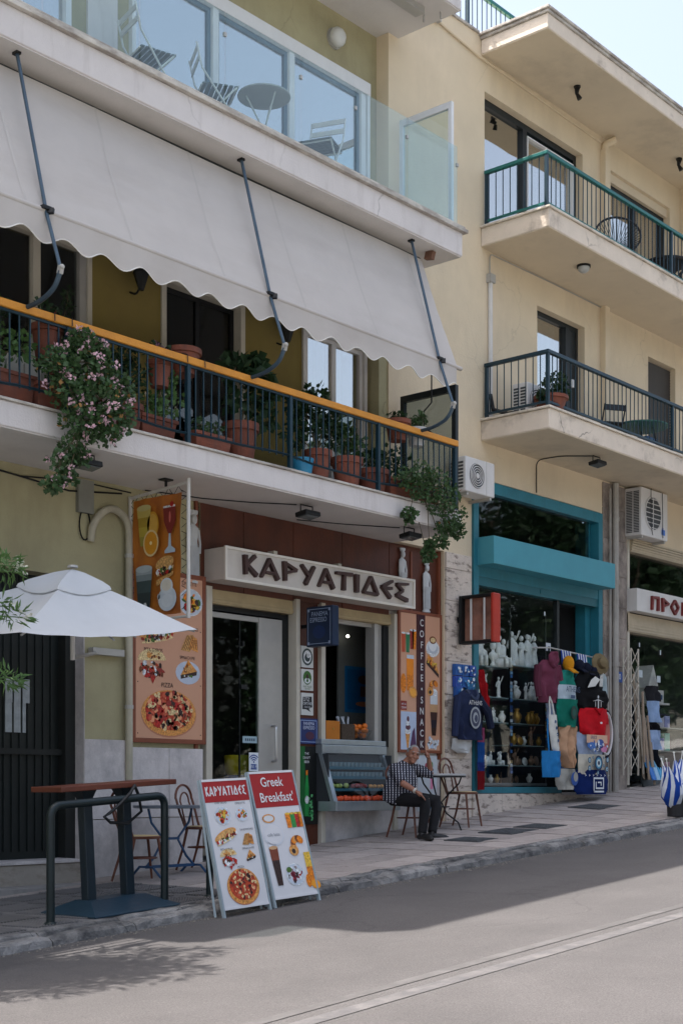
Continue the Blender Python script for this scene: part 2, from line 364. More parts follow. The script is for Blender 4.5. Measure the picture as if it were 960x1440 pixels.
for i, (tx, ty, h) in enumerate([(17+5.2*q, -18.2-.7*(q % 3), 9.+1.1*((q*7) % 3)+.35*q) for q in range(10)]+[(14+5.2*q, -24-.6*(q % 2), 11.+.4*q) for q in range(12)]):  # rear row is unseen, added to fill bright gaps in the window reflections
    rnd = random.Random(50+i); z0 = zr(tx)-.6
    t = thing('street_tree', ('leafy tree in the front row across the street' if i < 10 else 'unseen leafy tree added behind the front row to darken the window reflections'), 'tree', (tx, ty, z0), group='front trees across the street' if i < 10 else 'added rear trees across the street')
    b = MB(); b.tube([(tx, ty, z0), (tx+.1, ty, z0+h*.3), (tx-.1, ty+.1, z0+h*.6)], [.24, .18, .1], 8)
    for k in range(5):
        w = k*1.3; b.tube([(tx, ty, z0+h*.35), (tx+math.cos(w)*.8, ty+math.sin(w)*.8, z0+h*.6), (tx+math.cos(w)*1.5, ty+math.sin(w)*1.5, z0+h*.8)], [.09, .06, .02], 6)
    b.build('trunk', m_bark, t)
    b = MB()
    for k in range(24):
        w = rnd.uniform(0, 6.28); q = rnd.uniform(0, 2.4); leaves(b, (tx+math.cos(w)*q, ty+math.sin(w)*q, z0+h*rnd.uniform(.12, .95)), (1.5, 1.2, 1.1), 170, .34, .15, rnd)
    tag(b.build('crown', m_leafd, t, recalc=False), kind='stuff')
rnd = random.Random(11); ox, oy = 4.75, -2.35; oz = zs(ox, oy)
t = thing('oleander_bush', 'oleander with narrow leaves and white flowers at the kerb beside the parasol', 'bush', (ox, oy, oz-.02))
b = MB()
for k in range(7):
    w = k*.9; b.tube([(ox+.06*math.cos(w), oy+.06*math.sin(w), oz-.05), (ox+.25*math.cos(w), oy+.25*math.sin(w), oz+1.6), (ox+.8*math.cos(w), oy+.6*math.sin(w), oz+3.2+.2*k)], [.035, .028, .01], 6)
b.build('trunk', m_bark, t)
b = MB(); fl = MB()
for k in range(46):
    w = rnd.uniform(0, 6.28); q = rnd.uniform(.1, .95); c = (ox+math.cos(w)*q, oy+math.sin(w)*q*.7, oz+rnd.uniform(2.6, 5.0)); leaves(b, c, (.34, .3, .34), 170, .15, .02, rnd, .9)
for k, z in enumerate((2.52, 2.5, 3.0, 3.08, 3.35, 3.4, 3.42)):      # sprigs that reach out over the pavement
    tip = (6.78+.03*(k % 3), -2.32+.04*(k % 2), z); b.tube([(5.0, -2.3, z-.4), (5.9, -2.3, z-.1), (6.4, -2.3, z-.02), tip], [.014, .01, .007, .004], 5)
    leaves(b, (tip[0]-.12, tip[1], tip[2]), (.16, .08, .06), 36, .11, .012, rnd, .9)
    if k > 1: leaves(fl, (tip[0]-.02, tip[1]-.04, tip[2]+.01), (.05, .04, .03), 12, .035, .017, rnd)
tag(b.build('crown', m_leafo, t, recalc=False), kind='stuff'); tag(fl.build('flowers', mat('white_petal', (.75, .75, .66), .6, .1, 9, trans=.3), t, recalc=False), kind='stuff')
# ---------------- the two houses ----------------
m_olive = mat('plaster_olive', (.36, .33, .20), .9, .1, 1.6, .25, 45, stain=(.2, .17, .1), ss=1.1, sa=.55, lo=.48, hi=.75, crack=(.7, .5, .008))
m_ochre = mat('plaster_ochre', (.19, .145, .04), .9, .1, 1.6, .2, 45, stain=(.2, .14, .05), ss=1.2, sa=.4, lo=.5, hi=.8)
m_cream = mat('plaster_cream', (.655, .55, .395), .9, .06, 1.1, .2, 45, stain=(.42, .34, .24), ss=.9, sa=.5, lo=.5, hi=.8, crack=(.5, .22, .005))
m_fasc = mat('fascia_white', (.60, .565, .55), .85, .07, 1.5, .2, 50, stain=(.33, .29, .27), ss=1.6, sa=.6, st=(2.5, 1, .4), lo=.53, hi=.8, crack=(.5, .5, .008))
m_fascy = mat('fascia_cream', (.66, .57, .47), .88, .09, 2.2, .3, 40, stain=(.24, .19, .15), ss=2.4, sa=.7, st=(1, 1, 1), lo=.54, hi=.74, crack=(1.3, .95, .016))
m_soff = mat('soffit_paint', (.60, .57, .54), .9, .06, 1.2, .12, 40, stain=(.36, .33, .3), ss=1., sa=.4, st=(1, 1, 1), lo=.52, hi=.8)
m_drip = mat('drip_edge', (.52, .49, .44), .9, .15, 6, .4, 40, stain=(.2, .17, .15), ss=8, sa=.65, st=(.4, 1, 1), lo=.42, hi=.6)
m_stone = mat('dado_marble', (.56, .525, .515), .75, .14, 2.2, .25, 30, stain=(.2, .19, .2), ss=3.2, sa=.6, st=(1, 1, .7), rv=.08, lo=.42, hi=.68, fine=.06)
m_trav = mat('travertine', (.60, .52, .45), .85, .12, 5, .5, 50, stain=(.16, .12, .1), ss=7, sa=.9, st=(.8, .8, 2.2), rv=.07, lo=.52, hi=.64)
m_alu = mat('aluminium', (.42, .41, .385), .5, .06, 5, .05, 80, metal=.35)
m_alud = mat('aluminium_cream', (.49, .455, .38), .55, .06, 5)
m_dark = mat('dark_frame', (.010, .014, .016), .45, .15, 6)
m_black = mat('black_metal', (.006, .007, .008), .55, .2, 8)
m_teal = mat('teal_paint', (.007, .07, .08), .42, .12, 7, .08, 60)
m_navy = mat('navy_paint', (.008, .030, .045), .42, .2, 7, .08, 60)
m_orange = mat('orange_rail', (.60, .25, .03), .55, .08, 5, .15, 50, stain=(.3, .12, .03), ss=3, sa=.35)
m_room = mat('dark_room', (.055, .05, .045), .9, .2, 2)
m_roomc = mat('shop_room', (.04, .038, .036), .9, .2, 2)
m_wood = mat('brown_panel', (.085, .022, .010), .5, .3, 2.2, .15, 30, stain=(.05, .016, .01), ss=1.4, sa=.7, st=(2.5, 1, .5))
m_woodr = mat('brown_frame', (.20, .06, .03), .5, .15, 5)
g_sky = glass('window_glass', (.6, .68, .72), .46)
g_dark = glass('window_glass_plain', (.7, .74, .76), .05)
g_shop = glass('shop_glass', (.93, .95, .95), .006)
g_bal = glass('balustrade_glass', (.87, .94, .95), .05)
m_curt = mat('curtain', (.62, .66, .68), .9, .05, 3, trans=.3)

def wall(b, x0, x1, z0, z1, y0, y1, ops):
    xs = sorted({x0, x1}|{q for o in ops for q in o[:2]}); zs_ = sorted({z0, z1}|{q for o in ops for q in o[2:]})
    for i in range(len(xs)-1):
        run = None
        for j in range(len(zs_)-1):
            cx, cz = (xs[i]+xs[i+1])/2, (zs_[j]+zs_[j+1])/2; hole = any(o[0] < cx < o[1] and o[2] < cz < o[3] for o in ops)
            if hole:
                if run is not None: b.box(xs[i], xs[i+1], y0, y1, run, zs_[j]); run = None
            elif run is None: run = zs_[j]
        if run is not None: b.box(xs[i], xs[i+1], y0, y1, run, zs_[-1])
    return b
def frame(b, x0, x1, z0, z1, y0, y1, w, bot=True):
    b.box(x0, x0+w, y0, y1, z0, z1); b.box(x1-w, x1, y0, y1, z0, z1); b.box(x0+w, x1-w, y0+.002, y1-.002, z1-w, z1)
    if bot: b.box(x0+w, x1-w, y0+.002, y1-.002, z0, z0+w)
    return b
def pane(x0, x1, z0, z1, y, m, parent, name='glass_pane'):
    b = MB(); b.box(x0, x1, y, y+.008, z0, z1); return b.build(name, m, parent)
def room(x0, x1, y0, y1, z0, z1, m, parent, name='room'):
    b = MB(); t = .05
    b.box(x0-t, x1+t, y1, y1+t, z0, z1); b.box(x0-t, x0, y0, y1, z0, z1); b.box(x1, x1+t, y0, y1, z0, z1); b.box(x0-t, x1+t, y0, y1+t, z1, z1+t); b.box(x0-t, x1+t, y0, y1+t, z0-t, z0)
    return b.build(name, m, parent)
def curtain(x0, x1, z0, z1, y, parent, m=m_curt, amp=.02, n=6):
    b = MB(); k = int(max(8, (x1-x0)*40)); b.grid(lambda u, v: (x0+(x1-x0)*u, y+amp*math.sin(u*(x1-x0)*n*6.28)*(1.1-.3*v)+.004*math.sin(u*31), z0+(z1-z0)*v), k, 1)
    return b.build('curtain', m, parent, smooth=True, recalc=False)

# ---- left house
H1 = thing('apartment_house', 'olive and white apartment house with the long awning and orange-railed balcony', 'house', (9.5, .3, zw(9.5)))
b = MB(); wall(b, 4.72, 11.06, .2, 4.87, .1, .4, [(7.2, 9.38, .2, 3.83)]); b.build('ground_wall', m_olive, H1)
DZ = 7.32
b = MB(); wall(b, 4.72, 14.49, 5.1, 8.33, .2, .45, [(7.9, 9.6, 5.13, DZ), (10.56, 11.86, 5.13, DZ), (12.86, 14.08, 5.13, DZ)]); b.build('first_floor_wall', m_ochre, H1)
b = MB(); wall(b, 4.72, 14.49, 8.7, 11.42, .2, .45, [(8.6, 9.28, 9.3, 10.72), (10.1, 14.1, 8.74, 10.72)]); b.build('second_floor_wall', m_olive, H1)
b = MB(); b.box(4.72, 14.5, .25, 8, 11.45, 12.1); b.box(4.72, 14.5, 6, 8, .2, 11.4); b.build('house_core', m_olive, H1)
b = MB(); b.box(4.72, 14.52, -1.0, .5, 4.88, 5.11); b.build('balcony_slab', m_fasc, H1, bevel=.012)
b = MB(); b.box(4.72, 14.5, -.985, .3, 4.868, 4.8798); b.build('balcony_soffit', m_soff, H1)
b = MB(); b.box(4.72, 14.54, -1.025, -.2, 5.1101, 5.135); b.build('balcony_edge', m_drip, H1, bevel=.006)
b = MB(); b.box(4.72, 14.54, -1.0, .5, 8.345, 8.64); b.build('balcony_slab', m_fasc, H1, bevel=.012)
b = MB(); b.box(4.72, 14.52, -.985, .3, 8.333, 8.3448); b.build('balcony_soffit', m_soff, H1)
b = MB(); b.box(4.72, 14.6, -1.05, .3, 8.6401, 8.685); b.box(4.72, 14.57, -1.025, .3, 8.687, 8.72); b.build('balcony_edge', m_drip, H1, bevel=.006)
b = MB(); b.box(4.72, 14.52, -1.0, .5, 11.43, 11.75); b.box(4.72, 14.52, -1.0, -.85, 11.75, 12.22); b.build('top_balcony', m_fasc, H1, bevel=.01)  # unseen parapet above the slab, raised to set the shadow edge on the road
b = MB(); b.box(4.72, 14.5, -.985, .3, 11.418, 11.4298); b.build('balcony_soffit', m_soff, H1)
b = MB(); b.box(13.35, 14.12, -.72, -.58, 11.33, 11.41); b.tube([(14.12, -.65, 11.37), (14.2, -.65, 11.37), (14.2, -.65, 11.28)], .015, 6); b.tube([(14.35, -.8, 11.42), (14.35, -.8, 11.33)], .012, 6); b.build('awning_roller', m_alu, H1)
# dado of stone plates at the bottom of the ground wall
for (x0, x1, z0, z1) in ((9.38, 9.93, .55, 1.33), (9.38, 9.93, 1.335, 2.17), (9.935, 10.55, .55, 1.34), (9.935, 10.55, 1.345, 2.10), (10.555, 11.06, .55, 1.34), (10.555, 11.06, 1.345, 2.10)):
    b = MB(); b.box(x0+.002, x1-.002, .055+random.uniform(-.004, .004), .1, z0, z1-.003); b.build('stone_plate', m_stone, H1, bevel=.004)
b = MB(); b.box(9.375, 9.385, .06, .38, .55, 3.8); b.build('jamb', m_stone, H1)
# entrance with steps
b = MB(); b.box(6.6, 9.25, .32, .36, .9, 3.83)
for i in range(27): b.box(6.62+i*.097, 6.62+i*.097+.05, .305, .32, 1.02, 3.8)
b.build('entrance_door', mat('door_dark_green', (.005, .009, .009), .5, .25, 5), H1)
b = MB(); b.box(9.25, 9.375, .2, .38, .9, 3.83); b.box(6.6, 9.25, .26, .33, 2.0, 2.06); b.build('door_frame', mat('door_frame_dark', (.012, .014, .013), .6, .2, 4), H1)
for i, (x0, w) in enumerate(((8.575, .08), (8.68, .08), (8.785, .04))):
    q = MB(); q.box(x0, x0+w, .297, .304, 2.22, 2.6); q.box(x0, x0+(.085 if i != 1 else .08), .295, .3025, 2.52, 2.76); q.build('door_strip', mat('paper_strip', (.33, .37, .40), .6, .2, 12), H1)
b = MB(); b.box(6.0, 9.3, -.03, .36, .62, .905); b.build('step', mat('step_stone', (.32, .29, .25), .8, .15, 3, .3, 40, stain=(.14, .11, .085), ss=3, sa=.8, st=(1, 1, 2)), H1, bevel=.012)
b = MB(); b.box(6.0, 9.28, -.05, .36, .9055, .94); b.build('step_tread', m_stone, H1, bevel=.006)
b = MB(); b.box(6.0, 9.9, -.28, .06, .3, .70); b.build('step', mat('step_grey', (.26, .25, .24), .85, .15, 3, .3, 40, stain=(.1, .1, .1), ss=3, sa=.8, st=(1, 1, 1)), H1, bevel=.012)
# first floor openings
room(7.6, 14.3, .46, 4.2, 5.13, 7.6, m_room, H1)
b = MB(); frame(b, 7.9, 9.6, 5.13, DZ, .2, .3, .06); b.box(8.86, 8.95, .22, .3, 5.13, DZ); b.box(8.1, 8.16, .23, .29, 5.13, DZ); b.build('door_frame', m_alud, H1)
pane(8.95, 9.54, 5.2, 7.26, .27, g_dark, H1); pane(8.16, 8.86, 5.2, 7.26, .28, g_dark, H1)
b = MB(); b.box(9.45, 9.585, .22, .31, 5.2, 7.26); b.build('door_leaf', m_alu, H1)
b = MB(); frame(b, 10.56, 11.86, 5.13, DZ, .18, .3, .07); b.build('door_frame', m_alud, H1)
b = MB(); frame(b, 10.63, 11.79, 5.13, DZ-.07, .3, .34, .05); b.box(11.18, 11.24, .3, .34, 5.13, DZ-.07); b.build('door_leaf', m_black, H1); pane(10.68, 11.74, 5.2, 7.2, .32, g_dark, H1)
b = MB(); frame(b, 12.86, 14.08, 5.13, DZ, .17, .3, .05); frame(b, 12.91, 13.46, 5.17, DZ-.05, .19, .26, .05); frame(b, 13.46, 14.03, 5.17, DZ-.05, .21, .28, .05); b.build('window_frame', mat('white_frame', (.55, .53, .5), .5, .05, 5), H1)
pane(12.96, 13.41, 5.22, DZ-.1, .22, g_sky, H1); pane(13.51, 13.98, 5.22, DZ-.1, .24, g_sky, H1)
curtain(12.93, 13.42, 5.2, DZ-.06, .34, H1); curtain(13.48, 13.75, 5.2, DZ-.06, .35, H1)
b = MB(); b.box(14.13, 14.3, .02, .2, 5.1, 8.33); b.build('pier', m_olive, H1)
# low parapet wall seen through the bars at the left end of the balcony
b = MB()
for i in range(9): b.box(7.3+i*.215, 7.3+i*.215+.2, .0, .03, 5.15, 5.85)
b.box(7.2, 9.25, .03, .06, 5.135, 5.92); b.build('balcony_screen', mat('screen_cloth', (.45, .44, .39), .8, .1, 4), H1)
# second floor glazing
room(8.2, 14.3, .46, 4, 8.73, 10.9, mat('pale_room', (.2, .21, .21), .9, .1, 2), H1)
m_wf = mat('white_frame_cool', (.66, .67, .68), .45, .04, 5)
b = MB(); frame(b, 10.1, 14.1, 8.73, 10.72, .14, .3, .05); b.box(10.1, 14.1, .13, .2, 10.56, 10.715)
for x0 in (11.32, 12.6, 13.95): b.box(x0, x0+.09, .16, .27, 8.78, 10.56)
b.build('window_frame', m_wf, H1)
b = MB()
for x0, x1 in ((10.15, 11.32), (11.41, 12.6), (12.69, 13.95)): frame(b, x0, x1, 8.78, 10.56, .2, .25, .045)
b.build('window_sash', mat('blue_grey_frame', (.10, .17, .22), .4, .1, 4), H1)
for x0, x1 in ((10.2, 11.28), (11.46, 12.56), (12.74, 13.9)): pane(x0, x1, 8.83, 10.52, .225, g_sky, H1)
b = MB(); frame(b, 8.6, 9.28, 9.3, 10.72, .14, .28, .07); b.build('window_frame', m_wf, H1); pane(8.67, 9.21, 9.37, 10.65, .2, g_sky, H1)
b = MB(); b.box(8.5, 9.4, .1, .2, 9.24, 9.297); b.build('window_sill', m_fasc, H1)
for xx in (9.72,): b = MB(); b.box(xx-.2, xx+.2, .17, .2, 8.73, 11.4); b.build('pilaster', m_fasc, H1)
# glass balustrade of the second floor
gb = bpy.data.objects.new('glass_balustrade', None); C.objects.link(gb); gb.parent = H1; ORI[gb.name] = ORI[H1.name]
for x0, x1 in ((4.8, 6.86), (6.88, 8.06), (8.08, 9.23), (9.25, 10.4), (10.42, 11.57), (11.59, 12.5), (12.52, 13.46), (13.48, 14.48)):
    q = MB(); q.box(x0, x1, -.962, -.95, 8.735, 9.72); q.build('glass_panel', g_bal, gb)
    q = MB(); q.box(x1-.012, x1+.022, -.97, -.942, 9.47, 9.51); q.build('glass_clip', m_alu, gb)
q = MB(); q.box(4.8, 14.5, -.97, -.94, 8.72, 8.745); q.build('glass_channel', m_alu, gb)
# side screen at the end of the upper balcony
b = MB(); b.box(14.40, 14.45, -.93, -.1, 10.2, 10.28); b.box(14.40, 14.45, -.93, -.88, 8.72, 10.2); b.box(14.40, 14.45, -.15, -.1, 8.72, 10.2); b.build('screen_frame', m_wf, H1); b = MB(); b.box(14.42, 14.428, -.88, -.15, 8.74, 10.2); b.build('glass_pane', g_bal, H1)
b = MB(); b.box(14.42, 14.48, -.98, -.1, 6.64, 6.72); b.box(14.42, 14.48, -.98, -.92, 5.14, 6.64); b.box(14.42, 14.48, -.16, -.1, 5.14, 6.64); b.build('screen_frame', m_dark, H1)
b = MB(); b.box(14.44, 14.448, -.92, -.16, 5.14, 6.64); b.build('glass_pane', glass('frosted_glass', (.62, .66, .65), .12, .3), H1)
b = MB(); b.tube([(14.40, -.62, 6.95), (14.40, -.62, 6.55), (14.40, -.5, 6.46), (14.40, -.5, 6.25), (14.40, -.65, 6.15), (14.40, -.65, 5.95)], .01, 6); b.build('awning_crank', m_black, H1)
# railing of the first-floor balcony
rl = bpy.data.objects.new('balcony_railing', None); C.objects.link(rl); rl.parent = H1; ORI[rl.name] = ORI[H1.name]
q = MB(); q.box(4.72, 14.42, -1.03, -.95, 5.93, 6.005); q.build('handrail', m_orange, rl, bevel=.01)
q = MB(); q.box(4.72, 14.4, -1.005, -.98, 5.905, 5.93); pts = [(4.72+i*.235, -.992, 5.255+.022*math.sin(i*.52)-.008*math.sin(i*1.3)) for i in range(42)]
q.tube(pts, .02, 4, sq=.7); q.build('lower_rail', m_navy, rl)
bm_ = MB(); bm_.box(-.006, .006, -.006, .006, 0, .67); bar = bm_.mesh('baluster', m_navy)
pm_ = MB(); pm_.box(-.022, .022, -.022, .022, 0, .81); post = pm_.mesh('post', m_navy)
for k in range(-2, 5):
    px_ = 8.333+1.5138*k
    if px_ > 4.72: inst('post', post, rl, (px_, -.992, 5.12))
    if k == 4: continue
    for i in range(1, 14):
        xx = px_+1.5138*i/14
        if xx > 4.8: inst('baluster', bar, rl, (xx, -.992, 5.25), (0, rs.uniform(-.012, .012), 0))
# ---- the lower house next door, out of view, whose shade falls on the kerb
H0 = thing('neighbour_house', 'plain lower house adjoining the olive apartment house', 'house', (0, 1, zw(0)))
b = MB(); wall(b, -8, 4.7, -.6, 10.1, .15, .5, [(.8, 2.0, .2, 2.6), (-2.5, -1.3, 4.2, 6.2), (1.0, 2.4, 4.2, 6.2), (-2.5, -1.3, 7.2, 9.2), (1.0, 2.4, 7.2, 9.2)]); b.build('wall', m_cream, H0)
b = MB(); b.box(-8, 4.7, .5, 8, 9.9, 10.1); b.box(-8, 4.7, 7.7, 8, -.6, 9.9); b.build('roof', m_fasc, H0)
for x0, x1, z0, z1 in ((-2.5, -1.3, 4.2, 6.2), (1.0, 2.4, 4.2, 6.2), (-2.5, -1.3, 7.2, 9.2), (1.0, 2.4, 7.2, 9.2)):
    q = MB(); frame(q, x0, x1, z0, z1, .2, .28, .06); q.build('window', m_wf, H0); pane(x0+.06, x1-.06, z0+.06, z1-.06, .24, g_sky, H0)
b = MB(); b.box(.8, 2.0, .3, .36, .2, 2.6); b.build('door', m_dark, H0)
# ---- shop front of the snack bar (in the left house)
SH = thing('snack_bar_front', 'brown panelled snack bar shop front with glass door and serving window', 'shop front', (12.8, .2, zw(12.8)))
for k, (x0, x1, z0, z1) in enumerate(((11.0, 11.75, 3.92, 4.868), (11.755, 12.6, 3.92, 4.868), (12.605, 13.5, 3.92, 4.868), (13.505, 14.44, 3.92, 4.868), (14.445, 15.5, 3.99, 4.868))):
    b = MB(); b.box(x0, x1-.004, .1, .16, z0, z1); b.build('fascia_panel', m_wood, SH, bevel=.004)
b = MB(); b.box(10.96, 11.0, .07, .3, 2.1, 4.868); b.box(15.46, 15.505, .06, .2, 2.05, 4.868); b.box(14.88, 14.91, .085, .12, 3.99, 4.8); b.build_each('fascia_trim', m_woodr, SH)
b = MB(); b.box(11.0, 15.46, .16, .4, 3.9, 4.87); b.box(14.6, 15.5, .1, .4, .8, 3.99); b.build('shop_wall', m_soff, SH)
b = MB()
for x0, x1 in ((11.12, 11.215), (12.615, 12.68), (13.07, 13.145), (14.5, 14.58)): b.box(x0, x1, .06, .2, .9, 3.94)
b.build_each('pillar', m_alud, SH, bevel=.006)
b = MB(); b.box(12.685, 13.065, .12, .24, .85, 3.93); b.build('pier_panel', m_wood, SH)
b = MB(); b.box(11.22, 12.61, .12, .26, 3.76, 3.93); 
for i in range(4): b.box(11.22, 12.61, .105+.008*i, .13, 3.775+i*.036, 3.802+i*.036)
b.box(13.15, 14.49, .12, .26, 3.79, 3.93)
for i in range(4): b.box(13.15, 14.49, .1+.008*i, .13, 3.8+i*.032, 3.825+i*.032)
b.build('shutter_box', mat('shutter_cream', (.42, .33, .19), .6, .1, 6), SH)
b = MB(); b.box(12.5, 12.61, .2, .3, .95, 3.75); b.box(14.4, 14.5, .16, .3, 2.2, 3.78); b.box(11.22, 12.5, .2, .24, 3.7, 3.76); b.build_each('shutter_track', m_black, SH)
zd = zw(11.9)
b = MB(); b.box(11.22, 12.1, .2, .25, 3.62, 3.68); b.box(12.1, 12.5, .19, .24, zd, 3.68); b.box(11.22, 11.28, .2, .25, zd, 3.62); b.build('door_frame', m_alu, SH, bevel=.004)
b = MB(); b.box(11.80, 11.815, .215, .235, zd, 3.62); b.build('door_seal', m_black, SH)
pane(11.28, 11.8, zd+.05, 3.62, .22, g_shop, SH); pane(11.815, 12.1, zd+.05, 3.62, .21, glass('door_glass_green', (.72, .80, .78), .03), SH)
b = MB(); b.tube(bend([(12.33, .19, 2.4), (12.27, .07, 2.4), (12.27, .07, 1.98), (12.33, .19, 1.98)], .05), .016, 8); b.build('door_handle', mat('steel', (.5, .5, .5), .3, .05, 4, metal=.9), SH, smooth=True)
b = MB(); b.box(11.83, 11.86, .19, .205, 3.32, 3.38); b.box(11.8, 11.9, .185, .205, 2.82, 2.87); b.build_each('door_lock', m_black, SH)
p = Pan((11.93, .19, 1.86), (1, 0, 0), (0, 0, 1)); wh = pc(215, 222, 228); bl = pc(35, 70, 140)
p.rect(0, .16, 0, .22, wh); p.rect(.03, .13, .02, .085, bl, 2)
for k in range(3): 
    for a in range(8):
        w0, w1 = R(40+a*12.5), R(40+(a+1)*12.5); r0, r1 = .03+k*.026, .044+k*.026
        p.poly([(.08+r0*math.cos(w0), .1+r0*math.sin(w0)), (.08+r1*math.cos(w0), .1+r1*math.sin(w0)), (.08+r1*math.cos(w1), .1+r1*math.sin(w1)), (.08+r0*math.cos(w1), .1+r0*math.sin(w1))], bl, 2)
p.ell(.08, .108, .012, .012, bl, 2, 8); p.text('Wi Fi', .08, .052, .045, wh, 2, .8); p.build('wifi_sticker', SH)
p = Pan((11.83, .195, 2.19), (1, 0, 0), (0, 0, 1)); p.rect(0, .24, 0, .08, pc(150, 175, 185)); [p.rect(.04+.035*i, .062+.035*i, .025, .055, pc(40, 60, 80), 2) for i in range(5)]; p.build('door_sticker', SH)
# base under the serving window and interior
b = MB(); b.box(13.15, 14.5, .1, .3, .8, 1.5); b.box(14.58, 15.5, .07, .1, .8, 2.05); b.build('plinth', m_stone, SH)
b = MB(); frame(b, 13.15, 14.4, 2.2, 3.79, .2, .26, .05); b.box(14.2, 14.28, .15, .3, 2.2, 3.79); b.build('serving_window_frame', m_alu, SH)
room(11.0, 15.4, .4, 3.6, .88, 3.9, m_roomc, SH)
b = MB(); b.box(14.3, 15.4, .85, .88, .9, 3.9); b.build('partition', mat('tile_grey', (.12, .13, .125), .6, .1, 4), SH)
p = Pan((14.42, .845, 2.68), (1, 0, 0), (0, 0, 1)); p.rect(0, .8, 0, .62, pc(8, 92, 140)); p.rect(.05, .75, .04, .58, pc(10, 76, 120), 2); p.ell(.4, .45, .13, .06, pc(60, 40, 40), 3); p.rect(.32, .48, .22, .36, pc(70, 50, 48), 3); p.ell(.4, .12, .18, .035, pc(150, 90, 60), 3); p.build('blue_poster', SH)
b = MB(); b.ball((14.36, .74, 3.68), (.022, .022, .02)); b.build('ceiling_spot', emit('spot_glow', (1, .93, .8), 3), SH)
b = MB()
for k in range(6): b.box(11.25, 12.4, 1.6, 1.9, 1.1+k*.22, 1.12+k*.22)
b.box(11.3, 12.3, 1.5, 1.95, 2.45, 2.49); b.build_each('shelf', mat('shelf_dark', (.05, .045, .04), .4, .2, 4), SH)
b = MB()
for k in range(40):
    xx = 11.3+rs.random()*1.; lv = rs.randint(0, 5); b.use(rs.choice([pc(70, 90, 110), pc(120, 120, 120), pc(60, 60, 70), pc(40, 80, 120)])); b.lathe([(.02, 0), (.022, .08), (.01, .11), (.01, .13)], (xx, 1.65, 1.12+lv*.22), 6)
tag(b.build('shelf_goods', None, SH), kind='stuff')
# ---- right house
H2 = thing('cream_apartment_house', 'cream apartment house with green-railed balconies above the souvenir shops', 'house', (19, .3, zw(19)))
ops = [(16.45, 19.08, 9.45, 11.46), (19.93, 21.9, 9.45, 11.5), (17.8, 19.14, 6.82, 8.8), (21.15, 22.1, 6.82, 8.82), (16.14, 19.62, 1.0, 6.0), (20.43, 24.5, 1.0, 5.72), (14.3, 15.5, 1.0, 4.875)]
b = MB(); wall(b, 14.49, 26, 1.0, 12.2, 0, .3, [o for o in ops]); b.build('house_wall', m_cream, H2)
b = MB(); b.box(14.5, 26, 5, 8, 1, 12.2); b.box(14.5, 26, .3, 8, 11.97, 12.19); b.build('house_core', m_cream, H2)
b = MB(); b.box(16.36, 26, -1.1, -.001, 11.94, 12.14); b.build('roof_slab', m_fascy, H2, bevel=.012)
b = MB(); b.box(16.3, 26, -1.15, .28, 12.181, 12.22); b.box(16.33, 26, -1.125, 0, 12.1405, 12.18); b.build('roof_edge', m_drip, H2, bevel=.008)
b = MB(); b.box(14.52, 16.29, -.03, .28, 12.201, 12.235); b.build('wall_coping', m_drip, H2)
b = MB(); b.box(16.37, 26, -1.09, -.002, 11.93, 11.9395); b.build('roof_soffit', m_soffy if 'm_soffy' in globals() else mat('soffit_cream', (.60, .51, .375), .9, .06, 1.2, .15, 40, stain=(.3, .25, .19), ss=1.1, sa=.5, st=(1, 1, 1), lo=.52, hi=.78), H2)
m_soffy = MATS['soffit_cream']
b = MB(); b.box(22.25, 26, -.55, -.001, 9.6, 11.93); b.build('projecting_wall', m_cream, H2)
for z0, z1 in ((6.53, 6.80), (9.25, 9.50)):
    b = MB(); b.box(16.36, 26, -1.12, -.001, z0, z1); b.build('balcony_slab', m_fascy, H2, bevel=.012)
    b = MB(); b.box(16.37, 26, -1.11, -.002, z0-.01, z0-.0005); b.build('balcony_soffit', m_soffy, H2)
    b = MB(); b.box(16.33, 26, -1.15, -.001, z1+.0005, z1+.032); b.build('balcony_edge', mat('edge_marble', (.62, .56, .47), .8, .12, 5, .3, 40, stain=(.2, .16, .12), ss=6, sa=.7, st=(.5, 1, 1)), H2, bevel=.006)
def railing(x0, x1, yf, zb, h, m, parent, side=True):
    r_ = bpy.data.objects.new('balcony_railing', None); C.objects.link(r_); r_.parent = parent; ORI[r_.name] = ORI[parent.name]
    q = MB(); q.box(x0-.03, x1, yf-.03, yf+.03, zb+h-.05, zb+h)
    if side: q.box(x0-.03, x0+.03, yf+.03, -.03, zb+h-.05, zb+h)
    q.build('handrail', m, r_, bevel=.006)
    q = MB(); q.box(x0-.015, x1, yf-.015, yf+.015, zb+.06, zb+.09)
    if side: q.box(x0-.015, x0+.015, yf+.015, -.03, zb+.06, zb+.09)
    q.build('lower_rail', m, r_)
    bb = MB(); bb.box(-.0055, .0055, -.0055, .0055, 0, h-.14); me = bb.mesh('baluster', m_navy); pp = MB(); pp.box(-.022, .022, -.022, .022, 0, h-.05); pme = pp.mesh('post', m_navy)
    xx = x0; k = 0
    while xx < x1:
        if k % 30 == 0: inst('post', pme, r_, (xx, yf, zb))
        else: inst('baluster', me, r_, (xx, yf, zb+.09), (0, rs.uniform(-.01, .01), 0))
        xx += .118; k += 1
    if side:
        n = int((-yf-.06)/.118)
        for i in range(1, n+1): inst('baluster', me, r_, (x0, yf+.118*i, zb+.09))
        inst('post', pme, r_, (x0, -.06, zb))
    return r_
m_teal2 = mat('teal_rail_upper', (.010, .115, .105), .42, .12, 7)
railing(16.42, 23.5, -1.06, 6.83, .78, m_navy, H2); railing(16.42, 23.5, -1.04, 9.53, .78, m_teal2, H2)
railing(14.6, 16.25, .1, 12.235, .75, m_teal2, H2, side=False); railing(16.35, 20, .22, 12.26, .75, m_teal2, H2, side=False)
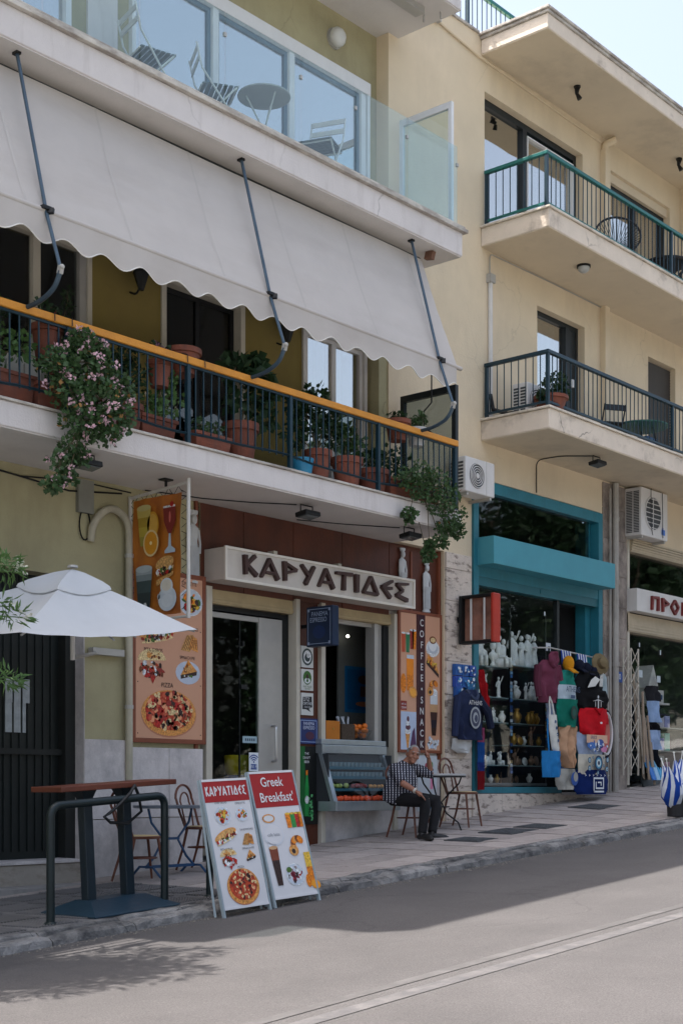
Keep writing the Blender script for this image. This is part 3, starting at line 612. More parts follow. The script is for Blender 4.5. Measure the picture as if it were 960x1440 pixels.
# openings of the right house
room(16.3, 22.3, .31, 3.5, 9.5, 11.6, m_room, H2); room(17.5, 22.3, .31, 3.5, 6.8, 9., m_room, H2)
b = MB(); frame(b, 16.45, 19.08, 9.5, 11.46, .12, .24, .09); b.box(17.6, 17.7, .12, .22, 9.5, 11.37); b.build('window_frame', m_dark, H2)
b = MB(); frame(b, 17.7, 18.98, 9.55, 11.3, .1, .16, .02); b.build('window_sash', m_wf, H2)
pane(16.54, 17.6, 9.55, 11.37, .17, g_sky, H2); pane(17.72, 18.96, 9.57, 11.28, .15, g_sky, H2); curtain(17.75, 18.95, 9.55, 11.3, .3, H2, mat('curtain_green', (.30, .38, .36), .9, .1, 3), .035, 4)
b = MB(); frame(b, 19.93, 21.9, 9.5, 11.36, .12, .24, .08); b.box(20.85, 20.95, .12, .22, 9.5, 11.28); b.build('window_frame', m_dark, H2); b = MB(); b.box(19.93, 21.9, .06, .12, 11.36, 11.5); b.build('roller_box', m_soffy, H2)
pane(20.01, 20.85, 9.55, 11.28, .17, g_sky, H2); pane(20.95, 21.82, 9.55, 11.28, .17, g_sky, H2); curtain(20.0, 21.85, 9.55, 11.3, .3, H2, MATS['curtain_green'], .035, 4)
b = MB(); frame(b, 17.8, 19.14, 6.82, 8.8, .12, .24, .07); b.box(18.75, 18.85, .1, .2, 6.82, 8.73); b.build('door_frame', m_dark, H2); pane(17.87, 18.75, 6.87, 8.73, .16, g_sky, H2)
b = MB(); b.box(18.85, 19.07, .13, .18, 6.82, 8.73); b.build('door_leaf', m_dark, H2); b = MB(); b.box(18.93, 18.98, .09, .13, 7.85, 7.97); b.build('door_handle', m_wf, H2)
curtain(17.9, 18.75, 6.85, 8.75, .3, H2)
sh_ = bpy.data.objects.new('roller_shutter', None); C.objects.link(sh_); sh_.parent = H2; ORI[sh_.name] = ORI[H2.name]
q = MB(); q.obox((0, 0, 0), (.95, .022, .046), (R(14), 0, 0)); sme = q.mesh('slat', mat('shutter_brown', (.045, .04, .038), .5, .15, 6))
for i in range(41): inst('slat', sme, sh_, (21.625, .11, 6.85+i*.048))
# conduits on the wall
b = MB(); b.tube([(16.55, -.03, 8.82), (16.55, -.03, 6.85)], .035, 8); b.build('conduit', mat('conduit_white', (.60, .58, .55), .6, .05, 5), H2)
b = MB(); b.box(16.49, 16.61, -.08, 0, 8.78, 8.9); b.tube(bend([(16.55, -.02, 8.88), (16.55, -.02, 9.2), (18.2, -.02, 9.225), (19.6, -.02, 9.225)], .08), .009, 5); b.build('junction_box', m_alu, H2)
b = MB(); b.box(19.6, 19.74, -.1, -.001, 6.82, 9.24); b.box(19.6, 19.74, -.1, -.001, 9.52, 11.7); b.tube(bend([(19.67, -.05, 11.65), (19.67, -.05, 11.8), (19.75, -.2, 11.86)], .06), .06, 8); b.build('wall_conduit', m_cream, H2)
b = MB(); b.tube(bend([(14.9, -.02, 12.05), (15.6, -.02, 11.95), (16.3, -.02, 11.88), (19.6, -.02, 11.82)], .1), .018, 6); b.build('wall_pipe', m_cream, H2, smooth=True)
b = MB(); b.obox((15.05, -.06, 12.0), (.55, .07, .05), (0, R(8), 0)); b.build('wall_bracket', m_alu, H2)
# pier with down pipe between the shops, travertine strip beside the snack bar and the plinth below the teal window
def blocks(x0, x1, y0, y1, z0, z1, nx, hz, m, parent):
    z = z0; row = 0
    while z < z1-.02:
        zz = min(z1, z+hz*rs.uniform(.85, 1.15)); n = nx if nx > 1 else 1
        cuts = [x0]+[x0+(x1-x0)*(k+(.5 if row % 2 and n > 1 else 0))/n for k in range(1, n)]+[x1]
        for a, c in zip(cuts[:-1], cuts[1:]):
            q = MB(); q.box(a+.002, c-.002, y0+rs.uniform(-.006, .004), y1, z+.002, zz-.002); q.build('stone_block', m, parent, bevel=.006)
        z = zz; row += 1
blocks(15.51, 16.1, -.03, .05, zw(15.8)-.06, 4.87, 1, .42, m_trav, H2)
b = MB(); b.box(15.5, 16.14, .051, .2, 1, 6.0); b.build('masonry', m_grout, H2)
blocks(16.13, 19.66, -.04, .1, zw(18)-.17, 1.585, 5, .6, m_trav, H2)
blocks(19.66, 20.41, -.02, -.0005, zw(20)-.1, 6.5, 1, .55, mat('travertine_dirty', (.34, .29, .25), .85, .2, 5, .5, 50, stain=(.08, .065, .06), ss=3, sa=.85, st=(1, 1, .6), rv=.08, lo=.4, hi=.65), H2)
b = MB(); b.tube([(19.93, -.09, 6.5), (19.93, -.09, 1.4)], .05, 10); b.tube([(19.8, -.07, 6.4), (19.8, -.07, 1.5)], .02, 6)
for z in (2.4, 3.6, 4.9, 5.9): b.tube([(19.93, -.09, z), (19.93, -.09, z+.06)], .06, 10)
b.build('down_pipe', mat('pipe_grey', (.36, .34, .31), .7, .12, 5, .2, 40, stain=(.15, .13, .11), ss=3, sa=.6), H2)
p = Pan((20.1, -.032, 3.36), (1, 0, 0), (0, 0, 1)); p.rect(0, .15, 0, .17, pc(40, 80, 150)); p.text('0', .06, .085, .09, pc(230, 235, 240), 2); p.build('house_number', H2)
# ---------------- souvenir shop with the teal frame ----------------
m_tealf = mat('teal_frame', (.022, .17, .225), .45, .1, 4, .08, 40, stain=(.01, .07, .09), ss=2, sa=.4)
m_tealb = mat('teal_box', (.055, .27, .335), .5, .06, 3, .05, 40)
TS = thing('teal_shop_front', 'teal framed souvenir shop window with shelves behind the glass', 'shop front', (17.9, .1, zw(17.9)))
b = MB(); b.box(16.14, 16.26, -.04, .12, 1.59, 5.98); b.box(19.5, 19.62, -.04, .12, 1.59, 5.98); b.box(16.26, 19.5, -.04, .12, 5.82, 5.98); b.box(16.26, 19.5, -.03, .1, 4.62, 4.8); b.build('window_frame', m_tealf, TS, bevel=.006)
b = MB(); b.box(16.26, 18.42, -.035, .1, 1.59, 1.68); b.build('window_sill', m_tealf, TS, bevel=.006)
b = MB(); b.box(18.42, 19.6, -.06, .3, 1.56, 1.6); b.build('door_sill', m_stone, TS)
b = MB(); b.box(16.22, 19.52, -.32, .0, 4.765, 5.15); b.build('shutter_box', m_tealb, TS, bevel=.008)
b = MB(); b.box(16.26, 19.5, -.02, .14, 4.5, 4.62); b.box(17.85, 17.93, -.03, -.02, 4.54, 4.6); b.build('shutter_end', mat('teal_dark', (.015, .12, .15), .5, .1, 4), TS)
b = MB(); b.box(19.36, 19.5, .12, .3, 1.6, 5.82); b.build('inner_jamb', m_tealf, TS)
pane(16.26, 19.36, 4.8, 5.82, .06, glass('upper_shop_glass', (.45, .52, .54), .02), TS); pane(16.26, 18.42, 1.68, 4.5, .05, g_shop, TS)
b = MB(); b.box(18.38, 18.44, .02, .1, 1.68, 4.5); b.build('door_post', m_dark, TS)
room(16.2, 19.55, .32, 3.6, 1.56, 5.9, mat('shop_room_dark', (.05, .055, .06), .9, .2, 2), TS)
b = MB(); b.box(16.3, 19.4, .3, 3.5, 4.52, 4.56); b.build('shop_ceiling', mat('dark_ceiling', (.03, .04, .045), .9, .1, 2), TS)
# shelves behind the window
m_glsh = mat('shelf_glass', (.26, .36, .37), .25, .1, 4, spec=.6)
SHZ = {0: (3.42, 2.98, 2.62, 2.0), 1: (3.47, 2.98, 2.62, 2.3, 2.0)}
SHX = {0: (16.45, 17.35), 1: (17.42, 18.3)}
for c in (0, 1):
    for z in SHZ[c]:
        q = MB(); q.box(SHX[c][0], SHX[c][1], .2, .55, z-.012, z); q.build('shelf', m_glsh, TS)
b = MB(); b.box(16.4, 18.35, .18, 1.0, 1.70, 1.74); b.build('window_floor', mat('window_floor', (.16, .18, .19), .6, .2, 4), TS)
for xx, n in ((17.38, 3), (18.33, 4), (16.36, 2)):
    q = MB(); q.box(xx-.012, xx+.012, .19, .22, 1.74, 4.3); q.build('shelf_post', m_dark, TS)
    q = MB()
    for i in range(34):
        if rs.random() < .8: q.use(rs.choice([pc(60, 110, 170), pc(190, 200, 210), pc(40, 70, 120), pc(170, 150, 110), pc(120, 160, 190)])); q.obox((xx, .175, 1.9+i*.05), (.05, .012, .042), (0, 0, rs.uniform(-.2, .2)))
    tag(q.build('magnet_strip', None, TS), kind='stuff')
# statuettes
m_wst = mat('white_figurine', (.78, .79, .75), .5, .08, 20); m_gold = mat('gilt', (.42, .24, .05), .4, .2, 9, metal=.5); m_clay = mat('painted_clay', (.22, .13, .08), .5, .4, 25)
def fig_mesh(kind, m):
    b = MB()
    if kind == 0:   # standing draped figure
        b.lathe([(.028, 0), (.03, .012), (.02, .02), (.024, .06), (.018, .11), (.026, .15), (.014, .175), (.008, .18)], n=8, sx=1, sy=.7); b.ball((0, 0, .2), (.014, .014, .019), 7, 5); b.tube([(-.022, 0, .158), (-.04, -.01, .12), (-.02, -.02, .1)], .007, 5); b.tube([(.022, 0, .158), (.042, 0, .19), (.05, -.01, .225)], .006, 5)
    elif kind == 1:  # bust
        b.lathe([(.03, 0), (.032, .015), (.016, .03), (.018, .045), (.05, .075), (.045, .1), (.017, .12), (.017, .135)], n=9, sx=1, sy=.6); b.ball((0, 0, .165), (.025, .027, .035), 8, 6)
    elif kind == 2:  # seated figure
        b.box(-.03, .03, -.03, .03, 0, .05); b.lathe([(.03, 0), (.028, .05), (.03, .09), (.012, .11)], (0, .005, .05), 8, 1, .7); b.ball((0, 0, .18), (.016, .017, .021), 7, 5); b.tube([(-.02, 0, .06), (-.022, -.045, .06), (-.022, -.045, 0)], .012, 5); b.tube([(.02, 0, .06), (.022, -.045, .06), (.022, -.045, 0)], .012, 5)
    elif kind == 3:  # vase
        b.lathe([(.02, 0), (.045, .05), (.048, .08), (.018, .12), (.02, .13), (.028, .145)], n=10)
    elif kind == 4:  # plate on stand
        b.lathe([(.001, -.004), (.05, .0), (.062, .008), (.062, .012), (.001, .006)], n=14)
        for i in range(len(b.v)): p = b.v[i]; b.v[i] = Vector((p.x, -p.z-.01+(p.y+.062)*.15, p.y+.064))
    else:            # two-headed group
        for sx in (-.028, .028):
            b.lathe([(.034, 0), (.03, .05), (.02, .1), (.026, .14), (.012, .165)], (sx, 0, 0), 8, 1, .8); b.ball((sx, 0, .19), (.015, .016, .02), 7, 5)
        b.tube([(-.02, -.01, .13), (0, -.03, .12), (.02, -.01, .14)], .008, 5)
    return b.mesh('statuette', m, smooth=True)
FW = [fig_mesh(k, m_wst) for k in range(6)]; FG = [fig_mesh(k, m_gold) for k in (3, 4, 3)]; FC = [fig_mesh(k, m_clay) for k in (3, 4, 0)]
def figs(x0, x1, y, z, n, meshes, sc, name, label, group, cat):
    for i in range(n):
        s = sc*rs.uniform(.85, 1.2); o = inst(name, rs.choice(meshes), None, (x0+(x1-x0)*(i+.5)/n+rs.uniform(-.02, .02), y+rs.uniform(-.05, .1), z), (0, 0, rs.uniform(-.6, .6)), (s, s, s)); tag(o, label, cat, group)
figs(16.5, 17.3, .24, 3.42, 6, [FW[0], FW[5], FW[2], FW[1]], 2.0, 'statuette', 'white statuette on the topmost shelf beside the lit sign box', 'white statuettes on the shelf by the sign box', 'statuette')
figs(17.5, 18.2, .22, 3.47, 4, [FW[5], FW[0]], 2.1, 'statuette', 'white tall statuette on the topmost shelf near the hanging jacket', 'tall white statuettes near the jacket', 'statuette')
figs(17.47, 18.25, .22, 2.98, 6, FW, 1.3, 'statuette', 'small white statuette on the second shelf near the hanging jacket', 'small white statuettes on the second shelf', 'statuette')
figs(16.5, 17.3, .22, 2.98, 3, [FW[0], FW[2]], 1.3, 'statuette', 'greenish white statuette on the second shelf beside the sweatshirt', 'statuettes on the second shelf by the sweatshirt', 'statuette')
figs(16.5, 17.3, .22, 2.62, 7, [FW[1], FW[2], FW[3]], 1.0, 'statuette', 'low white bust on the third shelf beside the sweatshirt', 'busts on the third shelf', 'statuette')
figs(17.47, 18.25, .22, 2.62, 5, FG+FC, 1.25, 'ornament', 'gilt pot or plate on the third shelf', 'gilt pots on the third shelf', 'ornament')
figs(17.47, 18.25, .22, 2.3, 7, FG+FW[3:5]+FC, 1.1, 'ornament', 'small plate or vase on the fourth shelf', 'plates and vases on the fourth shelf', 'ornament')
figs(16.5, 17.3, .22, 2.0, 8, FW[1:5], .95, 'statuette', 'low white bust on the bottom shelf', 'busts on the bottom shelf', 'statuette')
figs(17.47, 18.25, .22, 2.0, 6, FC+FW[3:5], 1.0, 'ornament', 'dark painted vase on the bottom shelf', 'painted vases on the bottom shelf', 'ornament')
figs(16.5, 18.2, .4, 1.74, 12, FW[3:5]+FG+FC, .85, 'ornament', 'small ornament on the floor of the shop window', 'ornaments on the window floor', 'ornament')
figs(16.7, 17.2, .5, 3.9, 1, [FW[0]], 2.2, 'statuette', 'lone pale statue raised in the dark top of the shop window', None, 'statuette')
# stickers in the window and a shopper's shape is left out; small signs
for k, rects in enumerate(((((.55, .68, 0, .12), (190, 195, 200)), ((.6, .66, .0, .07), (30, 35, 40))), (((.5, .53, .52, .58), (205, 215, 220)),), (((.66, .75, -1.2, -1.08), (190, 160, 70)), ((.675, .735, -1.18, -1.1), (60, 120, 170))), (((.69, .76, -1.62, -1.5), (50, 120, 190)),))):
    p = Pan((17.55, .04, 3.72), (1, 0, 0), (0, 0, 1)); [p.rect(*r_, pc(*c_), q_+1) for q_, (r_, c_) in enumerate(rects)]; p.build('window_sticker', TS)

# ---------------- cloth goods ----------------
def sheet(rows, y, m, thick=.02, bulge=.03, fold=.012, nf=3., n=14, seed=0, lean=0., b=None):
    """hanging cloth with depth: rows of (z, x left, x right) from top to bottom"""
    b = b or MB(); b.use(m); k = len(rows)*4-3; fr = []
    for i in range(k):
        t = i/4.; a = min(int(t), len(rows)-2); f = t-a; r0, r1 = rows[a], rows[a+1]; fr.append([r0[q]*(1-f)+r1[q]*f for q in range(3)])
    z0, z1 = rows[0][0], rows[-1][0]; vs = []
    for side in (0, 1):
        for z, xl, xr in fr:
            v = (z0-z)/max(1e-6, z0-z1)
            for j in range(n+1):
                u = j/n; w = math.sin(math.pi*u)**.5; dy = -w*bulge*(1-.3*v)-fold*1.9*(.3+v)*math.sin((u*nf+.2*math.sin(v*3+seed))*6.28+seed)-fold*2.2*noise.noise((u*4+seed, v*6, seed))
                vs.append((xl+(xr-xl)*u, y+lean*v+(dy-thick*w*.5 if side == 0 else dy*.5+thick*w*.5+.004), z+.006*noise.noise((u*5, seed, v))*(1 if 0 < i < k-1 else 0)))
    c = n+1; L = len(fr)*c; fs = []
    for i in range(len(fr)-1):
        for j in range(n):
            q = i*c+j; fs += [(q, q+c, q+c+1, q+1), (L+q, L+q+1, L+q+c+1, L+q+c)]
    for i in range(len(fr)-1):
        q = i*c; fs += [(q, L+q, L+q+c, q+c), (q+n, q+n+c, L+q+n+c, L+q+n)]
    for j in range(n):
        q = (len(fr)-1)*c+j; fs += [(j, j+1, L+j+1, L+j), (q, L+q, L+q+1, q+1)]
    b.add(vs, fs); return b
def cl(r, g, b_): return mat('cloth_%d_%d_%d' % (r, g, b_), rgb(r, g, b_), .92, .16, 6, .25, 120, spec=.15)
def garment(name, label, cat, loc, group=None): return thing(name, label, cat, loc, group=group)
def decal(parent, x, y, z, fn, name='print'):
    p = Pan((x, y, z), (1, 0, 0), (0, 0, 1)); fn(p); return p.build(name, parent)
YC = -.3
# hanging rail with its two arms
t = thing('clothes_rail', 'thin metal rail holding the clothes beside the shop window', 'rail', (18.2, -.25, 3.66))
b = MB(); b.tube([(17.6, -.05, 3.72), (17.75, -.25, 3.72), (19.3, -.27, 3.64)], .012, 6); b.tube([(19.3, -.27, 3.64), (19.45, -.03, 3.64)], .012, 6); b.build('bar', m_alu, t); b = MB(); b.tube([(19.42, -.25, 3.4), (19.42, -.25, 1.6)], .012, 6); b.box(19.40, 19.44, -.25, -.03, 3.36, 3.4); b.build('upright', m_alu, t)
# maroon hooded jacket
t = garment('hooded_jacket', 'maroon hooded jacket on a hanger in the shop doorway', 'jacket', (17.6, YC, 2.95)); mm = cl(104, 52, 70)
sheet([(3.52, 17.46, 17.72), (3.44, 17.36, 17.84), (3.3, 17.34, 17.88), (3.05, 17.33, 17.84), (2.9, 17.36, 17.82)], YC, mm, .1, .07, .02, 2, seed=1).build('body', None, t, smooth=True)
sheet([(3.64, 17.54, 17.66), (3.58, 17.48, 17.72), (3.48, 17.48, 17.71), (3.4, 17.55, 17.65)], YC-.1, mm, .05, .04, .01, 1, seed=2).build('hood', None, t, smooth=True)
b = MB(); b.use(mm); b.tube([(17.82, YC-.02, 3.45), (17.9, YC-.04, 3.22), (17.9, YC-.05, 3.02)], [.065, .055, .045], 8); b.build('sleeve', None, t, smooth=True)
b = MB(); b.use(cl(84, 42, 56)); b.tube([(17.36, YC, 3.43), (17.3, YC-.02, 3.2), (17.32, YC-.04, 2.98)], [.06, .055, .045], 8); b.build('sleeve', None, t, smooth=True)
t = garment('shirt', 'pale blue shirt showing below the maroon jacket', 'shirt', (17.7, YC, 2.7)); sheet([(2.98, 17.6, 17.9), (2.82, 17.66, 17.88), (2.6, 17.76, 17.85)], YC+.05, cl(150, 165, 195), .03, .03, .02, 2, seed=4).build('body', None, t, smooth=True)
t = garment('tote_bag', 'narrow white tote bag with blue motifs hanging from long handles', 'bag', (17.6, YC-.1, 2.3)); mw = cl(204, 204, 198)
sheet([(2.72, 17.42, 17.6), (2.5, 17.44, 17.64), (2.24, 17.5, 17.7), (2.2, 17.54, 17.69)], YC-.14, mw, .05, .03, .006, 1, seed=5).build('bag_body', None, t, smooth=True)
b = MB(); b.use(mw); b.tube([(17.44, YC-.15, 2.7), (17.45, YC-.13, 2.9), (17.48, YC-.12, 2.98), (17.52, YC-.13, 2.9), (17.56, YC-.15, 2.7)], .012, 5); b.build('handle', None, t)
decal(t, 17.44, YC-.2, 2.24, lambda p: [p.ell(.07+.025*i, .38-.09*i, .022, .026, pc(30, 70, 110), 1, 8) or p.ell(.09+.02*i, .34-.09*i, .012, .015, pc(60, 150, 160), 2, 6) for i in range(4)])
t = garment('shopping_bag', 'bright blue shopping bag hanging below the white tote', 'bag', (17.55, YC-.1, 1.8)); mb = cl(40, 118, 178)
sheet([(2.2, 17.3, 17.76), (2.0, 17.29, 17.78), (1.82, 17.31, 17.76)], YC-.1, mb, .12, .05, .012, 2, seed=6).build('bag_body', None, t, smooth=True)
b = MB(); b.use(mb); b.tube([(17.38, YC-.17, 2.18), (17.36, YC-.16, 2.45), (17.42, YC-.12, 2.66), (17.5, YC-.16, 2.45), (17.58, YC-.17, 2.18)], .012, 5); b.build('handle', None, t)
# column of shirts, left
t = garment('cap', 'yellow cap hanging among the shirts', 'cap', (18.05, YC-.05, 3.4)); b = MB(); b.use(cl(196, 134, 30)); b.ball((18.05, YC-.08, 3.5), (.085, .09, .12), 10, 6); b.obox((18.02, YC-.18, 3.39), (.14, .12, .02), (R(35), 0, 0)); b.build('crown', None, t, smooth=True)
t = garment('folded_shirt', 'green shirt with a pale band of print below the yellow cap', 'shirt', (18.05, YC, 3.0))
sheet([(3.4, 17.95, 18.18), (3.28, 17.86, 18.26), (3.16, 17.82, 18.28)], YC-.04, cl(34, 124, 112), .08, .04, .01, 1.5, seed=7).build('body', None, t, smooth=True)
sheet([(3.18, 17.8, 18.29), (3.06, 17.79, 18.28), (2.94, 17.78, 18.27)], YC-.06, cl(176, 190, 200), .08, .04, .006, 1.5, seed=8).build('band', None, t, smooth=True)
decal(t, 17.88, YC-.165, 2.98, lambda p: (p.text('ATHENS', .16, .13, .085, pc(40, 60, 90), 1, .85), p.rect(.1, .22, .0, .05, pc(60, 80, 110))))
t = garment('folded_shirt', 'dark green folded shirt with a round emblem', 'shirt', (18.0, YC, 2.6))
sheet([(2.97, 17.76, 18.3), (2.82, 17.7, 18.33), (2.62, 17.73, 18.27), (2.56, 17.78, 18.25)], YC-.08, cl(18, 104, 88), .09, .04, .012, 1.5, seed=9).build('body', None, t, smooth=True)
decal(t, 18.02, YC-.195, 2.77, lambda p: (p.ell(0, 0, .085, .1, pc(12, 50, 44), 1), p.ell(0, 0, .05, .06, pc(14, 74, 64), 2)))
t = garment('scarf', 'beige draped scarf below the green shirt', 'scarf', (18.0, YC, 2.1))
sheet([(2.58, 17.84, 18.26), (2.4, 17.8, 18.24), (2.2, 17.76, 18.2), (2.05, 17.9, 18.16), (1.96, 17.98, 18.12)], YC-.06, cl(182, 144, 114), .07, .05, .025, 3, seed=10).build('cloth', None, t, smooth=True)
t = garment('denim_cloth', 'folded denim cloth below the beige scarf', 'cloth', (17.95, YC, 1.9)); sheet([(2.2, 17.72, 18.2), (2.0, 17.76, 18.2), (1.86, 17.8, 18.18)], YC+.02, cl(44, 76, 118), .05, .03, .02, 2, seed=18).build('cloth', None, t, smooth=True)
t = garment('printed_bag', 'cream bag with a blue swirl at the bottom of the clothes', 'bag', (18.0, YC, 1.6))
sheet([(1.95, 17.8, 18.3), (1.78, 17.78, 18.32), (1.64, 17.86, 18.26)], YC-.03, cl(166, 164, 156), .06, .04, .012, 2, seed=11).build('bag_body', None, t, smooth=True)
decal(t, 18.15, YC-.125, 1.8, lambda p: (p.ell(0, 0, .1, .1, pc(40, 80, 150), 1), p.ell(.03, .03, .06, .07, pc(160, 158, 150), 2)))
# column of shirts, right
for k, xx in enumerate((18.1, 18.55)):
    t = garment('striped_flag', ('blue and white striped flag over the rail above the yellow cap', 'blue and white striped flag over the rail above the black shirt')[k], 'flag', (xx, YC, 3.5))
    b = MB()
    for i in range(8): sheet([(3.7-.02*k, xx-.1+i*.034, xx-.1+(i+1)*.034), (3.5-.02*k, xx-.1+i*.034+.03, xx-.1+(i+1)*.034+.03)], YC+.02, (cl(40, 70, 150), cl(205, 210, 215))[i % 2], .01, .0, .004, 1, n=2, b=b)
    b.build('cloth', None, t)
t = garment('sun_hat', 'khaki brimmed hat beside the frame of the teal shop', 'hat', (19.0, YC, 3.5)); b = MB(); b.use(cl(118, 104, 78)); b.lathe([(.17, 0), (.165, .015), (.09, .03), (.085, .1), (.05, .125), (.001, .13)], (0, 0, 0), 14)
b.v = [Matrix.Rotation(R(-55), 3, 'Y') @ Matrix.Rotation(R(70), 3, 'X') @ v+Vector((18.92, YC-.1, 3.55)) for v in b.v]; b.build('brim', None, t, smooth=True)
t = garment('dark_caps', 'dark caps hanging above the black shirt', 'caps', (18.5, YC, 3.4))
for k in range(3): q = MB(); q.use(cl(24, 28, 44)); q.ball((18.42+.2*k, YC-.04, 3.5-.03*k), (.09, .08, .09), 10, 6); q.obox((18.4+.2*k, YC-.13, 3.42-.03*k), (.13, .11, .016), (R(35), 0, 0)); q.build('cap', None, t, smooth=True)
t = garment('black_shirt', 'black shirt with a white winged print', 'shirt', (18.65, YC, 3.15))
sheet([(3.42, 18.42, 18.9), (3.32, 18.3, 19.0), (3.2, 18.24, 19.06), (3.1, 18.28, 19.02)], YC-.06, cl(20, 21, 24), .1, .05, .012, 2, seed=12).build('body', None, t, smooth=True)
decal(t, 18.4, YC-.195, 3.16, lambda p: (p.poly([(.0, .0), (.22, .03), (.36, .14), (.22, .18), (.1, .12)], pc(205, 205, 200)), [p.poly([(.34+.03*i, .04), (.37+.035*i, .2+.02*i), (.39+.035*i, .2+.02*i), (.365+.03*i, .03)], pc(200, 200, 195)) for i in range(3)]))
t = garment('black_shirt', 'black folded shirt with a small white standing figure print', 'shirt', (18.7, YC, 2.9))
sheet([(3.14, 18.24, 19.06), (3.02, 18.18, 19.14), (2.9, 18.22, 19.1), (2.8, 18.34, 18.98)], YC-.1, cl(18, 18, 20), .1, .05, .012, 2, seed=13).build('body', None, t, smooth=True)
decal(t, 18.64, YC-.235, 2.86, lambda p: (p.rect(-.015, .015, .0, .14, pc(205, 205, 205)), p.ell(0, .17, .02, .025, pc(205, 205, 205), n=8), p.poly([(-.16, .1), (0, .12), (.16, .1), (0, .135)], pc(205, 205, 205)), [p.rect(s*.08-.007, s*.08+.007, .02, .1, pc(195, 195, 195)) for s in (-1, 1)]))
t = garment('red_shirt', 'red folded polo shirt among the hanging clothes', 'shirt', (18.7, YC, 2.55))
sheet([(2.86, 18.3, 19.05), (2.76, 18.24, 19.1), (2.6, 18.25, 19.06), (2.5, 18.28, 19.02), (2.46, 18.34, 18.95)], YC-.13, cl(186, 22, 34), .1, .05, .012, 1.5, seed=14).build('body', None, t, smooth=True)
b = MB(); b.use(cl(160, 16, 28)); b.tube([(18.55, YC-.235, 2.86), (18.66, YC-.255, 2.77), (18.77, YC-.235, 2.86)], .016, 6); b.build('collar', None, t); b = MB(); sheet([(2.78, 19.02, 19.14), (2.64, 19.06, 19.2)], YC-.08, cl(170, 18, 30), .05, .03, .005, 1, n=6, b=b); b.build('sleeve', None, t, smooth=True)
decal(t, 18.66, YC-.275, 2.64, lambda p: p.ell(0, 0, .035, .016, pc(225, 215, 215)))
t = garment('printed_towel', 'cushion cloth with a blue sea picture below the red shirt', 'cloth', (18.65, YC, 2.3))
sheet([(2.5, 18.26, 19.0), (2.32, 18.24, 19.0), (2.16, 18.3, 18.94)], YC-.09, cl(150, 165, 190), .1, .05, .008, 1.2, seed=15).build('cloth', None, t, smooth=True)
decal(t, 18.32, YC-.225, 2.2, lambda p: (p.rect(0, .6, .14, .26, pc(208, 168, 142)), p.ell(.4, .13, .1, .07, pc(40, 70, 140), 2), p.ell(.15, .1, .13, .05, pc(60, 110, 180), 2), p.ell(.5, .05, .09, .045, pc(190, 120, 160), 2), p.text('GREECE', .2, .22, .045, pc(60, 70, 110), 2, .8), p.blobs(.3, .09, .3, .08, [pc(200, 210, 220), pc(60, 100, 170), pc(230, 230, 230)], 22, .03, 3)))
t = garment('printed_bag', 'cream bag printed with a large blue evil eye', 'bag', (18.65, YC, 2.0))
sheet([(2.17, 18.28, 19.04), (2.02, 18.26, 19.04), (1.87, 18.28, 19.0)], YC-.11, cl(196, 190, 174), .09, .04, .006, 1.2, seed=16).build('bag_body', None, t, smooth=True)
def eyes(p):
    for (u, v, r) in ((.32, .14, .115), (.06, .18, .045), (.58, .19, .045), (.06, .06, .045), (.3, -.005, .03), (.56, .05, .045), (.16, .1, .02), (.47, .1, .025), (.47, .22, .02), (.16, .22, .02)):
        p.ell(u, v, r, r, pc(20, 50, 85), 1); p.ell(u, v, r*.72, r*.72, pc(80, 150, 180), 2); p.ell(u, v, r*.5, r*.5, pc(205, 215, 215), 3); p.ell(u, v, r*.28, r*.28, pc(20, 45, 75), 4)
decal(t, 18.33, YC-.235, 1.9, eyes)
t = garment('printed_bag', 'dark navy bag with a white meander pattern at the bottom', 'bag', (18.7, YC, 1.6))
sheet([(1.94, 18.26, 19.08), (1.8, 18.2, 19.2), (1.64, 18.22, 19.18), (1.57, 18.3, 19.1)], YC-.08, cl(18, 38, 92), .12, .05, .008, 1.2, seed=17).build('bag_body', None, t, smooth=True)
def key(p):
    w = pc(210, 215, 220)
    for (a, b0, c, d) in ((0, .3, .2, .225), (0, .025, .0, .2), (.275, .3, .05, .2), (.06, .275, .05, .075), (.06, .085, .075, .16), (.12, .23, .14, .16), (0, .3, .0, .025), (.205, .23, .1, .14)): p.rect(a, b0, c, d, w)
    for i in range(7): p.poly([(-.25+i*.11, .235), (-.2+i*.11, .255), (-.25+i*.11, .275), (-.225+i*.11, .255)], w)
decal(t, 18.52, YC-.225, 1.6, key)
t = garment('beach_ball_bag', 'round salmon bag with a white and black rim beside the down pipe', 'bag', (19.2, YC, 2.4)); b = MB(); b.use(cl(190, 110, 100)); b.ball((19.18, YC, 2.5), (.17, .08, .33), 14, 8); b.build('bag_body', None, t, smooth=True)
b = MB(); b.use(cl(20, 24, 40)); b.tube([(19.18+.2*math.cos(w*.3307), YC-.05, 2.5+.36*math.sin(w*.3307)) for w in range(20)], .018, 6); b.build('rim', None, t, smooth=True)
b = MB(); b.use(cl(205, 205, 205)); b.tube([(19.18+.17*math.cos(w*.3307), YC-.06, 2.5+.32*math.sin(w*.3307)) for w in range(20)], .018, 6); b.build('rim_band', None, t, smooth=True)
t = garment('white_shirt', 'white shirt hanging beside the khaki hat', 'shirt', (19.2, YC, 3.0)); sheet([(3.5, 19.02, 19.16), (3.3, 19.06, 19.26), (3.0, 19.08, 19.22), (2.88, 19.1, 19.18)], YC, cl(170, 185, 190), .04, .03, .015, 1.5, seed=41).build('body', None, t, smooth=True)
